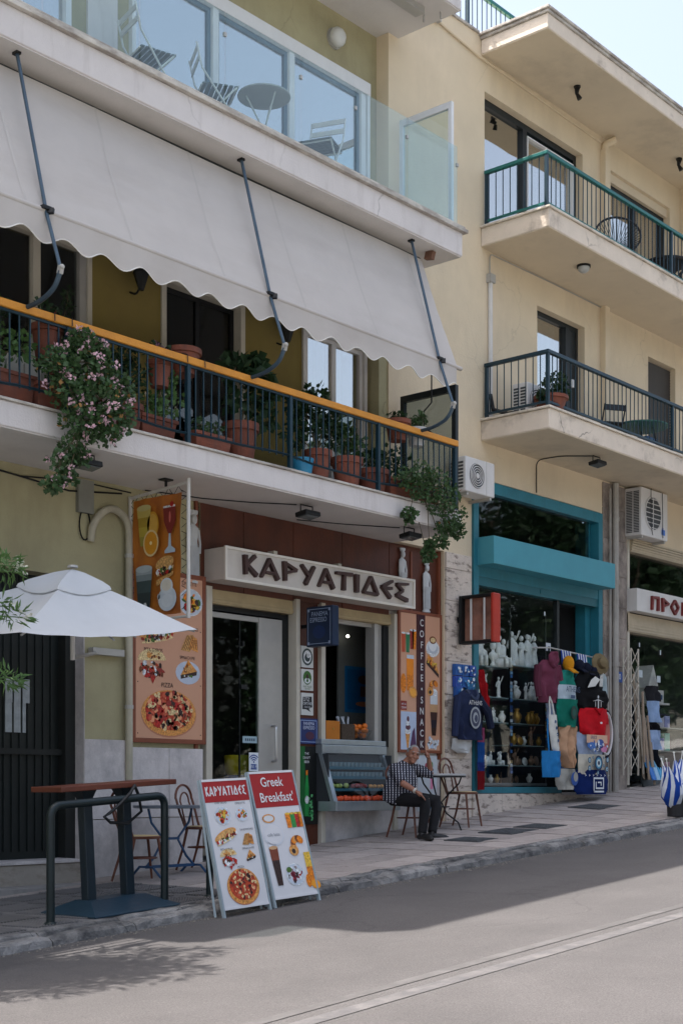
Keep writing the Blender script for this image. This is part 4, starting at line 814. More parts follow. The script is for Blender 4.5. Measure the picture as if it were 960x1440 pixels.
# left of the window: sweatshirt, packs, small flags
t = garment('sweatshirt', 'navy zipped sweatshirt lettered ATHENS hanging on the stone strip', 'sweatshirt', (15.85, -.15, 2.4)); mn = cl(38, 46, 72)
sheet([(3.0, 15.72, 15.96), (2.93, 15.6, 16.06), (2.8, 15.58, 16.1), (2.4, 15.58, 16.1), (2.32, 15.6, 16.08)], -.16, mn, .08, .05, .018, 2.5, seed=20).build('body', None, t, smooth=True)
b = MB(); b.use(mn); b.tube([(15.6, -.16, 2.9), (15.5, -.2, 2.65), (15.47, -.2, 2.36)], [.06, .055, .045], 8); b.build('sleeve', None, t, smooth=True)
b = MB(); b.use(cl(34, 40, 60)); b.tube([(16.06, -.16, 2.9), (16.24, -.2, 2.72), (16.32, -.2, 2.5)], [.065, .06, .05], 8); b.build('sleeve', None, t, smooth=True)
b = MB(); b.use(cl(60, 68, 90)); b.tube([(15.73, -.2, 3.0), (15.78, -.26, 2.9), (15.86, -.27, 2.86), (15.93, -.25, 2.92), (15.96, -.2, 3.0)], .03, 6); b.build('hood', None, t, smooth=True)
decal(t, 15.83, -.285, 2.62, lambda p: (p.ell(0, 0, .125, .15, pc(150, 155, 160)), p.ell(0, 0, .1, .122, pc(50, 56, 80), 2), p.ell(0, 0, .06, .075, pc(150, 155, 160), 3), p.ell(.01, -.01, .035, .05, pc(50, 56, 80), 4), p.text('ATHENS', 0, .2, .06, pc(205, 205, 205), 1, .95)))
t = garment('sweatshirt', 'second dark sweatshirt peeping out beside the lettered one', 'sweatshirt', (16.15, -.1, 2.5)); sheet([(2.98, 16.02, 16.2), (2.85, 16.04, 16.3), (2.36, 16.06, 16.22)], -.08, cl(30, 34, 48), .06, .04, .015, 2, seed=21).build('body', None, t, smooth=True)
for k, (x0, z0) in enumerate(((15.62, 3.2), (15.78, 3.2), (15.94, 3.2), (15.62, 3.04), (15.78, 3.04), (15.94, 3.04), (15.64, 2.9), (15.9, 2.9))):
    t = garment('souvenir_pack', 'blue and white carded souvenir pack above the lettered sweatshirt', 'souvenir', (x0+.07, -.1, z0), 'souvenir packs above the sweatshirt')
    b = MB(); b.box(x0, x0+.145, -.1-.02*rs.random(), -.05, z0, z0+.15); b.build('card', pc(40, 90+rs.randint(-20, 30), 160), t); p = Pan((x0, -.125, z0), (1, 0, 0), (0, 0, 1)); p.blobs(.07, .07, .05, .05, [pc(220, 225, 230), pc(60, 140, 190), pc(25, 50, 100)], 9, .03); p.build('print', t)
t = garment('pennant', 'bright red folded pennant beside the souvenir packs', 'pennant', (16.2, -.15, 2.9)); sheet([(3.3, 16.12, 16.2), (3.1, 16.12, 16.3), (2.85, 16.2, 16.34), (2.78, 16.24, 16.33)], -.13, cl(150, 22, 28), .03, .03, .015, 2, seed=22).build('cloth', None, t, smooth=True)
t = garment('hanging_flag', 'long red and blue hanging cloth along the teal frame', 'flag', (16.22, -.12, 1.7)); b = MB()
for z0, z1, c_ in ((2.5, 2.3, (130, 60, 90)), (2.3, 2.02, (24, 66, 124)), (2.02, 1.9, (30, 46, 104)), (1.9, 1.64, (104, 16, 22))): sheet([(z0, 16.12, 16.3), (z1, 16.12, 16.3)], -.11, cl(*c_), .02, .025, .008, 1.5, n=8, seed=3, b=b)
b.build('cloth', None, t, smooth=True)
t = garment('folded_towel', 'white folded cloth hanging under the lettered sweatshirt', 'cloth', (15.75, -.12, 2.15)); sheet([(2.34, 15.56, 16.0), (2.2, 15.54, 15.98), (2.14, 15.7, 15.96)], -.1, cl(190, 192, 192), .04, .03, .01, 1, seed=23).build('cloth', None, t, smooth=True)
# ---------------- second souvenir shop ----------------
S2 = thing('white_shop_front', 'white framed souvenir shop front beside the down pipe', 'shop front', (22, .1, zw(22)))
b = MB(); b.box(20.43, 20.5, -.02, .15, zw(20.5)+.05, 5.72); b.build('window_frame', m_alud, S2)
b = MB(); b.box(20.5, 24.5, -.05, .15, 5.5, 5.72)
for i in range(5): b.box(20.5, 24.5, -.06-.006*i, -.04, 5.52+i*.04, 5.548+i*.04)
b.build('shutter_box', mat('shutter_cream2', (.45, .38, .27), .6, .1, 6), S2)
b = MB(); b.box(20.43, 24.5, -.03, .15, 4.2, 4.5)
for i in range(6): b.box(20.43, 24.5, -.045+.004*i, -.02, 4.22+i*.046, 4.252+i*.046)
b.build('roller_shutter', MATS['shutter_cream2'], S2)
b = MB(); b.box(20.5, 24.5, .02, .16, 1.52, 1.66); b.box(20.5, 24.5, -.03, .1, 1.64, 1.68); b.build('window_sill', m_alud, S2)
pane(20.5, 24.5, 4.5, 5.5, .08, glass('upper_shop_glass2', (.55, .6, .6), .02), S2); pane(20.5, 24.5, 1.68, 4.2, .1, g_shop, S2)
room(20.43, 24.5, .31, 3.6, 1.5, 5.8, MATS['shop_room_dark'], S2)
b = MB()
for i in range(4): b.box(20.8+i*.9, 21.5+i*.9, .9, 1., 5.08, 5.12)
b.build_each('strip_lamp', mat('lamp_tube', (.4, .44, .42), .5, .1, 4), S2)
for r_ in ((.1, .22, .0, .12), (.72, .84, -.05, .06), (.1, .14, .5, .57), (.82, .86, .42, .5)): p = Pan((20.9, .09, 3.5), (1, 0, 0), (0, 0, 1)); p.rect(*r_, pc(180, 190, 195)); p.build('window_sticker', S2)
# folding lattice gate pushed to the side
t = thing('lattice_gate', 'cream folding lattice gate pushed against the stone pier', 'gate', (20.35, -.12, 1.9)); m_gate = mat('gate_cream', (.50, .46, .39), .5, .1, 8)
for k in range(3): q = MB(); q.box(20.11+k*.24, 20.13+k*.24, -.13, -.11, 1.87, 3.92); q.build('gate_bar', m_gate, t)
for k in range(2):
    for i in range(7):
        z = 1.95+i*.28; xa, xb = 20.12+k*.24, 20.36+k*.24
        for s in (0, 1): q = MB(); q.tube([(xa, -.135+.012*s, z if s else z+.28), (xb, -.135+.012*s, z+.28 if s else z)], .007, 4); q.build('gate_strut', m_gate, t)
# wooden slats and rolled prints in the corner
m_slat = [mat('pale_wood_%d' % k, c_, .7, .15, 6) for k, c_ in enumerate(((.42, .34, .26), (.5, .44, .36), (.30, .23, .17)))]
for k in range(13):
    t = tag(MB().obox((20.62+.035*k+.02*rs.random(), -.06-.05*(k % 3), 2.9-.07*(k % 7)-.05*k), (.045, .02, 1.25-.05*k), (rs.uniform(-.05, .05), R(-7+rs.uniform(-4, 4)), rs.uniform(-.3, .3))).build('wooden_slat', m_slat[k % 3]), 'pale wooden slat leaning in the bunch beside the lattice gate', 'slat', 'slats beside the lattice gate')
t = garment('shirt_pile', 'pale blue and dark shirts hanging in the second shop window', 'shirts', (21.2, -.05, 2.2))
for k, (z0, z1, c_) in enumerate(((3.35, 3.1, (40, 40, 44)), (3.1, 2.75, (140, 165, 200)), (2.75, 2.62, (24, 24, 28)), (2.62, 2.3, (150, 172, 205)), (2.3, 1.95, (18, 20, 28)))):
    sheet([(z0, 20.98, 21.28), (z1, 21.0, 21.42-.04*(k % 2))], -.06-.02*(k % 2), cl(*c_), .1, .05, .02, 2, seed=30+k).build('shirt', None, t, smooth=True)
t = garment('postcard_rack', 'blue postcards stacked below the second shop window', 'postcards', (21.1, -.15, 1.7))
for k in range(6): q = MB(); q.obox((20.86+.15*(k % 3)+.06*(k//3), -.12-.08*(k//3), 2.1-.2*(k//3)), (.14, .02, .22), (R(-20), 0, .1)); q.build('postcard', pc((40, 60, 120, 40, 150, 70)[k], (120, 150, 180, 110, 190, 160)[k], (180, 200, 215, 190, 220, 205)[k]), t)
b = MB(); b.obox((21.1, -.02, 1.9), (.6, .03, .5), (R(-20), 0, 0)); b.build('rack_back', m_dark, t)
t = garment('model_church', 'white model chapel with a pointed roof on the window shelf', 'model', (21.8, .15, 3.1)); m_wm = mat('model_white', (.6, .55, .52), .7, .1, 9)
b = MB(); b.box(21.52, 21.85, .2, .5, 3.12, 3.36); b.prism([(21.5, 3.36), (21.87, 3.36), (21.68, 3.75)], lambda u, v, d: (u, d, v), .19, .51); b.box(21.85, 22.1, .22, .48, 3.12, 3.34); b.box(21.4, 22.2, .16, .55, 3.09, 3.12); b.build('walls', m_wm, t)
b = MB(); b.box(21.62, 21.74, .19, .2, 3.13, 3.28); b.box(21.9, 22.04, .21, .22, 3.18, 3.26); b.build('door', pc(40, 70, 120), t)
b = MB()
for k, (z, h_) in enumerate(((2.7, .3), (2.3, .3), (1.9, .3))): b.box(21.45, 24, .3, .6, z, z+.02)
b.build('shelf', m_alud, S2); t = garment('hat_pile', 'dark caps piled under the model chapel', 'caps', (21.7, .1, 2.9))
for k in range(3): q = MB(); q.use(cl(26, 28, 36)); q.ball((21.52+.2*k, .22, 2.95+.03*(k % 2)), (.13, .12, .1), 10, 5); q.obox((21.48+.2*k, .1, 2.92), (.16, .14, .015), (R(20), 0, 0)); q.build('cap', None, t, smooth=True)
rs2 = random.Random(9)
for k, (z, c_) in enumerate(((2.72, (165, 180, 190)), (2.32, (120, 150, 170)), (1.92, (150, 120, 100)))):
    for i in range(5):
        q = MB(); h_ = rs2.uniform(.2, .33); x0 = 21.5+i*.2; q.box(x0, x0+.17, .3, .42, z, z+h_); o = q.build('souvenir_box', pc(*[max(0, v+rs2.randint(-35, 25)) for v in c_])); tag(o, ('pale souvenir box on the upper window shelf', 'blue grey souvenir box on the middle window shelf', 'brownish souvenir box on the bottom window shelf')[k], 'box', 'boxes on shelf %s' % ('one', 'two', 'three')[k])
# striped flag umbrellas in a bin on the pavement
t = thing('flag_bin', 'black bin on the pavement holding furled blue and white flags', 'bin', (17.5, -2.42, zs(17.5, -2.42)), local=True); m_bin = mat('bin_black', (.02, .02, .022), .6, .1, 6)
b = MB(); b.lathe([(.13, 0), (.15, .28), (.155, .30), (.14, .30), (.12, .02)], n=14); b.build('bin_body', m_bin, t)
for k, (dx, dy, tl, h_) in enumerate(((-.12, .02, -22, .55), (.05, -.08, 6, .6), (.12, .06, 24, .58), (0, .1, -8, .62))):
    f = thing('furled_flag', ('furled blue and white flag leaning over the bin\'s rim', 'furled blue and white flag upright in the bin', 'furled blue and white flag leaning outward from the bin', 'furled blue and white flag at the back of the bin')[k], 'flag', (17.5+dx*.4, -2.42+dy*.4, zs(17.5, -2.42)+.1), rot=(R(dy*60), R(tl), R(k*40)), local=True, group='flags in the bin')
    b = MB(); ns = 12; prof = [(.04, .0), (.10, .1), (.13, .22), (.11, .36), (.06, .5), (.02, h_+.06)]
    for j in range(ns):
        b.use((cl(28, 66, 150), cl(205, 210, 218))[j % 2]); vs = []
        for q_, (r, z) in enumerate(prof):
            for e in (0, 1):
                w = 6.283*(j+e)/ns+.35*q_; rr = r*(1+.25*math.sin(w*3)); vs.append((math.cos(w)*rr, math.sin(w)*rr, z))
        b.add(vs, [(2*i, 2*i+1, 2*i+3, 2*i+2) for i in range(len(prof)-1)])
    b.build('cloth', None, f, smooth=True); b = MB(); b.tube([(0, 0, -.08), (0, 0, h_+.16)], .007, 6); b.ball((0, 0, h_+.17), .014); b.build('stick', m_wst, f)

# ---------------- signs ----------------
LET = {'K': [((.12, 0), (.1, 1), .2), ((.16, .48), (.72, 1.02), .17), ((.14, .56), (.82, .02), .2)], 'A': [((.05, 0), (.45, 1), .16), ((.42, 1), (.85, -.02), .2), ((.24, .28), (.7, .28), .14)],
       'P': [((.15, 0), (.12, 1.02), .22), ((.1, .95), (.85, .62), .16), ((.8, .62), (.16, .42), .15)], 'Y': [((.05, 1), (.48, .5), .16), ((.85, 1), (.3, 0), .2)], 'T': [((.0, .9), (.95, .93), .18), ((.48, .9), (.45, 0), .2)],
       'I': [((.3, 0), (.3, 1), .3)], 'D': [((.05, .06), (.5, 1), .16), ((.48, 1), (.88, .02), .2), ((.05, .08), (.88, .06), .16)], 'E': [((.88, .98), (.12, .55), .18), ((.12, .58), (.72, .0), .2), ((.2, .52), (.82, .55), .15)],
       'S': [((.9, .95), (.15, .85), .16), ((.15, .85), (.55, .5), .17), ((.55, .52), (.12, .2), .17), ((.12, .22), (.85, .0), .2)], 'Q': [((.05, .0), (.1, 1), .22), ((.1, .92), (.85, .95), .18), ((.8, .95), (.78, 0), .22)], 'O': [((.05, .5), (.5, 1), .17), ((.5, 1), (.92, .5), .17), ((.92, .5), (.5, 0), .17), ((.5, 0), (.05, .5), .17)]}
def strokes(b, ch, x0, x1, z0, z1, y0, y1):
    W, Hh = x1-x0, z1-z0
    for (a, c, w) in LET[ch]:
        p0 = Vector((x0+a[0]*W, z0+a[1]*Hh)); p1 = Vector((x0+c[0]*W, z0+c[1]*Hh)); d = (p1-p0).normalized(); n_ = Vector((-d.y, d.x))*w*Hh*.5
        b.prism([tuple(p0-n_*.85), tuple(p1-n_*1.15), tuple(p1+n_*1.15), tuple(p0+n_*.85)], lambda u, v, d_: (u, d_, v), y0-rs.uniform(0, .004), y1)
t = thing('shop_sign', 'long white box sign lettered in brown angular Greek capitals over the snack bar', 'sign', (12.8, -.05, 3.97)); m_sgn = mat('sign_white', (.55, .51, .46), .6, .06, 2.5, .08, 30, stain=(.33, .28, .22), ss=1.6, sa=.35, st=(1.5, 1, .6))
b = MB(); b.box(11.12, 14.53, -.235, .1, 3.985, 4.345); b.build('sign_box', m_sgn, t, bevel=.006)
b = MB(); frame(b, 11.11, 14.54, 3.975, 4.355, -.255, -.225, .03); b.build('sign_frame', mat('sign_trim', (.68, .64, .57), .5, .06, 4), t, bevel=.004)
b = MB(); b.box(13.2, 13.26, -.1, .0, 4.345, 4.42); b.box(12.05, 12.11, -.1, .0, 4.345, 4.43); b.build_each('bracket', m_alud, t)
m_let = mat('letter_brown', (.05, .022, .018), .5, .2, 8); f_ = 1.019
for ch, x0, x1 in (('K', 11.17, 11.42), ('A', 11.43, 11.77), ('P', 11.80, 12.07), ('Y', 12.10, 12.37), ('A', 12.40, 12.72), ('T', 12.72, 13.03), ('I', 13.07, 13.17), ('D', 13.21, 13.53), ('E', 13.55, 13.82), ('S', 13.83, 14.13)):
    q = MB(); strokes(q, ch, x0*f_, x1*f_, 4.065, 4.285, -.285, -.236); q.build('letter', m_let, t)
t = thing('shop_sign', 'white box sign with red angular Greek capitals over the second souvenir shop', 'sign', (22, -.05, 4.52)); b = MB(); b.box(20.42, 24.6, -.2, .0, 4.52, 4.885); b.build('sign_box', mat('sign_white2', (.60, .585, .56), .6, .05, 3, stain=(.4, .37, .33), ss=2, sa=.3), t, bevel=.006)
m_red = mat('letter_red', (.16, .018, .015), .5, .2, 8)
for ch, x0 in (('Q', 20.86), ('P', 21.2), ('O', 21.52), ('Q', 21.92)): q = MB(); strokes(q, ch, x0, x0+.28, 4.575, 4.80, -.24, -.2); q.build('letter', m_red, t)
# small blue light box "Panema espresso" hung square to the wall
t = thing('projecting_sign', 'small dark blue espresso box sign hung square to the wall', 'sign', (12.75, -.2, 3.35)); m_bs = mat('sign_blue', (.006, .018, .05), .35, .15, 3)
b = MB(); b.box(12.72, 12.84, -.42, .0, 3.36, 3.84); b.build('sign_box', m_bs, t, bevel=.012); b = MB(); b.box(12.76, 12.8, .0, .12, 3.6, 3.64); b.build('bracket', m_black, t)
p = Pan((12.718, .0, 3.36), (0, -1, 0), (0, 0, 1)); w_ = pc(150, 165, 190)
for (a, c, d, e) in ((.03, .39, .03, .036), (.03, .39, .444, .45), (.03, .036, .03, .45), (.384, .39, .03, .45)): p.rect(a, c, d, e, w_)
for u in (.035, .37):
    for v in (.035, .43): p.rect(u-.012, u+.022, v-.012, v+.022, w_)
p.text('PANEMA', .22, .385, .055, w_, 2, .85); p.text('ESPRESSO', .2, .315, .055, w_, 2, .8); p.ell(.21, .17, .1, .08, pc(24, 44, 84), 2); p.build('print', t)
# old light box with bare tubes
t = thing('light_box', 'old red rimmed light box with two bare white tubes on the stone strip', 'sign', (15.8, -.3, 3.6)); b = MB(); b.box(15.72, 15.86, -.62, -.12, 3.62, 3.66); b.box(15.72, 15.86, -.62, -.12, 4.24, 4.28); b.box(15.72, 15.86, -.12, -.08, 3.62, 4.28); b.build('box_rim', m_black, t, bevel=.01)
b = MB(); b.box(15.70, 15.87, -.67, -.62, 3.62, 4.28); b.build('red_end', mat('red_plastic', (.40, .03, .015), .4, .15, 4), t, bevel=.015); b = MB(); b.box(15.82, 15.85, -.62, -.12, 3.66, 4.24); b.build('back_plate', mat('faded_print', (.36, .17, .12), .5, .5, 3, stain=(.35, .25, .22), ss=2, sa=.8, st=(1, 1, 1)), t)
for yy in (-.26, -.48): q = MB(); q.tube([(15.76, yy, 3.67), (15.76, yy, 4.23)], .016, 8); q.build('lamp_tube', mat('tube_white', (.62, .62, .6), .4, .05, 4), t)
b = MB(); b.box(15.76, 15.82, -.08, .0, 3.92, 4.0); b.build('bracket', m_black, t)
# caryatid reliefs on the brown panel
m_car = mat('plaster_white', (.50, .52, .53), .8, .08, 9)
for k, (xx, z0, s) in enumerate(((15.2, 4.02, 1.0), (14.68, 4.17, .95), (10.93, 3.94, 1.2))):
    t = thing('caryatid_relief', ('tall white caryatid relief on the brown panel under the trailing plant', 'white caryatid relief rising behind the end of the lettered sign', 'white caryatid relief between the hanging banner and the lettered sign')[k], 'relief', (xx, .08, z0))
    b = MB(); h_ = .68*s; b.lathe([(.075, 0), (.078, .03*h_), (.06, .05*h_), (.066, .35*h_), (.058, .5*h_), (.05, .58*h_), (.068, .7*h_), (.066, .76*h_), (.026, .8*h_), (.026, .83*h_)], (xx, .075, z0), 12, s, .45); b.ball((xx, .06, z0+.875*h_), (.034*s, .03, .05*h_/.68), 9, 6); b.lathe([(.03, 0), (.05, .03*h_), (.055, .06*h_), (.055, .075*h_)], (xx, .07, z0+.925*h_), 10, s, .5)
    for i in range(7): b.tube([(xx-.05*s+i*.0165*s, .045, z0+.05), (xx-.045*s+i*.015*s, .047, z0+.5*h_)], .007, 5)
    b.tube([(xx-.062*s, .07, z0+.74*h_), (xx-.075*s, .06, z0+.55*h_), (xx-.07*s, .06, z0+.42*h_)], .014, 6); b.tube([(xx+.062*s, .07, z0+.74*h_), (xx+.075*s, .06, z0+.55*h_), (xx+.07*s, .06, z0+.42*h_)], .014, 6); b.build('figure', m_car, t, smooth=True)

# ---------------- posters ----------------
CR, SA, CH, HA, DK, GR, WH, OR, RD, YE, TN, BR = [fc(*c_) for c_ in ((203, 140, 72), (170, 62, 34), (226, 190, 140), (140, 44, 36), (52, 34, 30), (74, 104, 44), (205, 208, 212), (214, 120, 22), (168, 34, 28), (216, 172, 60), (196, 150, 90), (110, 58, 30))]
R1 = random.Random(21)
def pizza(p, u, v, r, rv=None, k=2):
    rv = rv or r*.8; p.ell(u, v-.03*r, r*1.02, rv*1.02, pc(176, 118, 92), k-.5, 28); p.ell(u, v, r, rv, CR, k, 28); p.ell(u, v+.06*r, r*.86, rv*.85, SA, k+.5, 28); p.blobs(u, v+.07*r, r*.82, rv*.8, [SA, HA, CH, CH, RD, DK, pc(190, 86, 60), pc(222, 150, 110)], int(260 if r > .2 else 120), r*.1, k+1, 0, R1)
def plate(p, u, v, r, ms, n=30, rv=None, rim=True):
    rv = rv or r*.85
    if rim: p.ell(u, v, r, rv, WH, 2); p.ell(u, v, r*.94, rv*.92, pc(186, 196, 208), 2.5)
    p.blobs(u, v, r*.72, rv*.66, ms, n, r*.26, 3, 0, R1)
def sandwich(p, u, v, L, h, rot=.25, grill=False):
    p.ell(u, v+h*.25, L, h, CR, 2.5, 22, rot); p.ell(u-.02*L, v+h*.42, L*.86, h*.62, TN, 3, 22, rot); p.blobs(u+.05*L, v-h*.35, L*.95, h*.4, [GR, RD, HA, CH, WH, DK], 46, h*.42, 4, rot, R1); p.ell(u-.03*L, v-h*.9, L*.85, h*.26, CH, 3.5, 18, rot)
def toast(p, u, v, s):
    for k in range(2):
        q = [(u-s+.9*s*k, v-s*.6+.2*s*k), (u+.1*s+.9*s*k, v-s*.7), (u+.5*s+.4*s*k, v+s*.8-.3*s*k), (u-.3*s+.6*s*k, v+s*.7)]; p.poly(q, (TN, CR)[k], 3+k)
        for i in range(5): a = i/5+.1; p.poly([(q[0][0]*(1-a)+q[1][0]*a, q[0][1]+.03*s), (q[0][0]*(1-a)+q[1][0]*a+.06*s, q[0][1]+.03*s), (q[3][0]*(1-a)+q[2][0]*a+.06*s, q[2][1]-.12*s), (q[3][0]*(1-a)+q[2][0]*a, q[2][1]-.12*s)], BR, 4.5+k)
def gyros(p, u, v, s):
    p.ell(u, v+.3*s, s, s*.62, CH, 3, 20, .05, 0, 180); p.blobs(u, v+.5*s, s*.7, s*.25, [CR, BR, TN], 10, s*.16, 4, 0, R1); p.blobs(u, v-.2*s, s*.85, s*.42, [HA, DK, WH, RD, SA, BR], 48, s*.2, 3.5, 0, R1); p.poly([(u-.15*s, v-.6*s), (u+.3*s, v-.55*s), (u+.05*s, v-.95*s)], RD, 5)
def pie(p, u, v, s, pl=True):
    if pl: p.ell(u, v-.15*s, s*1.15, s*.8, pc(182, 192, 208), 2)
    p.poly([(u-.7*s, v-.35*s), (u+.85*s, v+.0*s), (u-.0*s, v+.75*s)], CR, 3); p.poly([(u-.7*s, v-.35*s), (u+.85*s, v), (u+.8*s, v-.28*s), (u-.68*s, v-.6*s)], DK, 3); p.blobs(u, v+.15*s, s*.4, s*.3, [OR, TN, BR], 14, s*.16, 4, 0, R1); p.blobs(u, v-.3*s, s*.6, s*.1, [GR, WH, DK], 10, s*.1, 4, 0, R1)
def glas(p, u, v, w, h, ms, top=None, tap=.75, k=3):
    n = len(ms)
    for i, m_ in enumerate(ms):
        a, c = i/n, (i+1)/n; wa, wc = w*(tap+(1-tap)*a), w*(tap+(1-tap)*c); p.poly([(u-wa, v+h*a), (u+wa, v+h*a), (u+wc, v+h*c), (u-wc, v+h*c)], m_, k)
    if top: p.ell(u, v+h, w, w*.3, top, k+.5, 14)
def coffee(p, u, v, s):
    p.ell(u, v-.35*s, s, s*.75, WH, 2.5); p.ell(u, v-.3*s, s*.75, s*.5, pc(176, 184, 196), 3); p.ell(u, v+.05*s, s*.6, s*.65, pc(214, 218, 222), 3.5); p.ell(u, v+.42*s, s*.52, s*.34, BR, 4); p.ell(u+.02*s, v+.42*s, s*.36, s*.22, CH, 4.5)
def croissant(p, u, v, s):
    for i in range(7): w = R(200-25*i); p.ell(u+.5*s*math.cos(w)+.2*s, v+.1*s+.4*s*math.sin(w), s*.28, s*.36, (OR, CR, BR)[i % 3], 3+.1*i, 10, w)
    p.ell(u-.35*s, v-.35*s, s*.5, s*.42, CR, 4, 16, -.2); p.ell(u-.4*s, v-.42*s, s*.3, s*.28, TN, 4.5); p.ell(u-.4*s, v-.42*s, s*.2, s*.19, DK, 5)
m_peach = mat('poster_peach', rgb(198, 150, 122), .45, .04, 2)
def poster(name, label, O, U, w, h, fr, m_bg, thick=.03):
    t = thing(name, label, 'poster', tuple(Vector(O)+Vector(U)*w/2)); V = Vector((0, 0, 1)); U = Vector(U); N = U.cross(V)
    def bx(u0, u1, v0, v1, d0, d1, nm, m, bv=0.):
        b = MB(); P = [Vector(O)+U*u+V*v+N*d for d in (d0, d1) for v in (v0, v1) for u in (u0, u1)]; b.add(P, [(0, 1, 3, 2), (4, 6, 7, 5), (0, 4, 5, 1), (1, 5, 7, 3), (3, 7, 6, 2), (2, 6, 4, 0)]); b.build(nm, m, t, bevel=bv)
    bx(0, w, 0, h, -thick, 0, 'panel', m_bg)
    if fr:
        bx(-fr, 0, -fr, h+fr, -thick, .008, 'frame_side', m_woodr, .004); bx(w, w+fr, -fr, h+fr, -thick, .008, 'frame_side', m_woodr, .004); bx(0, w, -fr, 0, -thick, .007, 'frame_rail', m_woodr, .004); bx(0, w, h, h+fr, -thick, .007, 'frame_rail', m_woodr, .004)
    return t, Pan(O, U, V)
# tall pizza poster
t, p = poster('menu_poster', 'tall peach menu poster with a big pizza on the olive wall', (10.06, .045, 2.2), (1, 0, 0), .98, 1.78, .05, m_peach)
p.k = 1; bk = pc(34, 26, 26)
pizza(p, .48, .28, .4, .25); p.text('PIZZA', .45, .58, .05, bk, 2, .9); gyros(p, .23, .78, .2); p.text('PITA GYROS', .25, .95, .04, bk, 2, .85); pie(p, .76, .76, .16); p.text('SPINACH PIE', .75, .9, .035, bk, 2, .8); toast(p, .78, 1.06, .13); p.text('SANDWICHES', .78, 1.22, .036, bk, 2, .8); sandwich(p, .32, 1.13, .28, .075, .2)
plate(p, .8, 1.52, .18, [OR, RD, GR, CR, YE, DK], 40); p.text('OMELETTE', .78, 1.72, .04, bk, 2, .8)
for v in (.05, .6, 1.2): p.ell(.03, v, .008, .008, bk, 2, 6); p.ell(.95, v, .008, .008, bk, 2, 6)
p.build('print', t)
# two-column poster with the COFFEE SNACK strip
t, p = poster('menu_poster', 'peach drinks poster with a dark strip reading COFFEE SNACK beside the stone strip', (14.6, .04, 2.17), (1, 0, 0), .86, 1.8, .04, m_peach)
mar = pc(58, 26, 34); p.rect(.335, .37, 0, 1.8, pc(70, 30, 28), 1); p.rect(.37, .53, 0, 1.83, mar, 2)
for i, c_ in enumerate('COFFEE•SNACK'): p.text(c_, .45, 1.69-i*.147, .09, pc(205, 205, 205), 3, .9, .01)
for du, ms in ((.06, [pc(180, 80, 50)]), (.15, [pc(40, 112, 74)]), (.24, [HA]), (.29, [OR])): glas(p, du, 1.28+.05*(du > .2), .045, .25, ms, WH)
glas(p, .2, .78, .075, .42, [OR, pc(226, 132, 22)], None, .9); p.rect(.13, .28, 1.2, 1.25, pc(190, 200, 210), 3); p.ell(.06, .87, .06, .13, OR, 2.5); p.ell(.26, .76, .09, .075, CR, 4, rot=-.5); p.ell(.26, .76, .065, .05, pc(230, 160, 60), 4.5, rot=-.5)
p.rect(.0, .13, .52, .64, HA, 2); p.text('soft ice', .065, .6, .03, WH, 2, .8); p.text('CREAM', .065, .55, .03, WH, 2, .8); p.rect(.0, .335, .0, .5, pc(176, 190, 212), 1.5); p.poly([(.1, .22), (.2, .22), (.165, .02), (.135, .02)], CR, 3)
for i in range(4): p.ell(.15+.006*(i % 2), .24+.055*i, .065-.013*i, .036, (WH, pc(96, 60, 70))[i % 2], 3.5+i*.2)
p.poly([(.2, .05), (.33, .05), (.3, .3), (.25, .24)], pc(80, 50, 84), 3)
coffee(p, .695, 1.42, .15); p.poly([(.55, 1.16), (.83, .98), (.83, 1.03), (.57, 1.22)], DK, 3); p.poly([(.56, 1.2), (.83, 1.03), (.8, 1.12), (.6, 1.3)], CR, 3); p.blobs(.68, 1.17, .11, .06, [OR, YE, BR], 16, .03, 4, -.5, R1); croissant(p, .69, .84, .14)
glas(p, .72, .2, .09, .42, [DK, pc(40, 34, 44), pc(70, 46, 40), pc(190, 150, 110)], None, .5); p.rect(.64, .8, .62, .78, pc(200, 206, 210), 3); p.ell(.72, .78, .08, .05, WH, 3.5); p.blobs(.69, .1, .15, .08, [WH, pc(170, 190, 215), pc(206, 214, 224)], 26, .04, 3, 0, R1); p.build('print', t)
# certificate plaques on the pier
for k, (z0, h_, fg, lab) in enumerate(((3.13, .26, (50, 64, 66), 'white plaque with a dark round frog seal, topmost on the brown pier'), (2.85, .26, (56, 100, 40), 'white plaque with a green round figure under the frog seal'), (2.55, .27, (30, 32, 38), 'white plaque with a black speech mark above the blue plaque'))):
    t, p = poster('certificate_plaque', lab, (12.74, .1, z0), (1, 0, 0), .22, h_, 0, mat('plaque_white', (.55, .56, .54), .5, .05, 4), .02); g = pc(*fg)
    if k == 0:
        p.ell(.11, .13, .095, .105, g, 1); p.ell(.11, .13, .07, .08, WH, 2); p.ell(.11, .12, .05, .05, g, 3); p.ell(.125, .145, .03, .028, WH, 4)
    elif k == 1:
        p.ell(.11, .155, .075, .085, g, 1); p.ell(.11, .17, .025, .03, DK, 2); p.ell(.11, .12, .05, .035, WH, 2); p.ell(.11, .12, .02, .02, g, 3); p.text('FAIR TRADE', .11, .045, .025, g, 1, .8); p.text('CERTIFIED', .11, .018, .018, g, 1, .8)
    else:
        p.poly([(.02, .07), (.03, .22), (.19, .23), (.2, .1), (.14, .08), (.17, .04), (.09, .07)], g, 1); p.text('UTZ', .09, .19, .045, WH, 2, .9); p.text('CERTIFIED', .11, .14, .03, WH, 2, .85); p.text('Good inside', .11, .1, .02, WH, 2, .85)
    p.build('print', t)
t, p = poster('espresso_plaque', 'blue bordered espresso plaque under the three white plaques', (12.70, .095, 2.2), (1, 0, 0), .34, .31, 0, pc(28, 44, 96), .02)
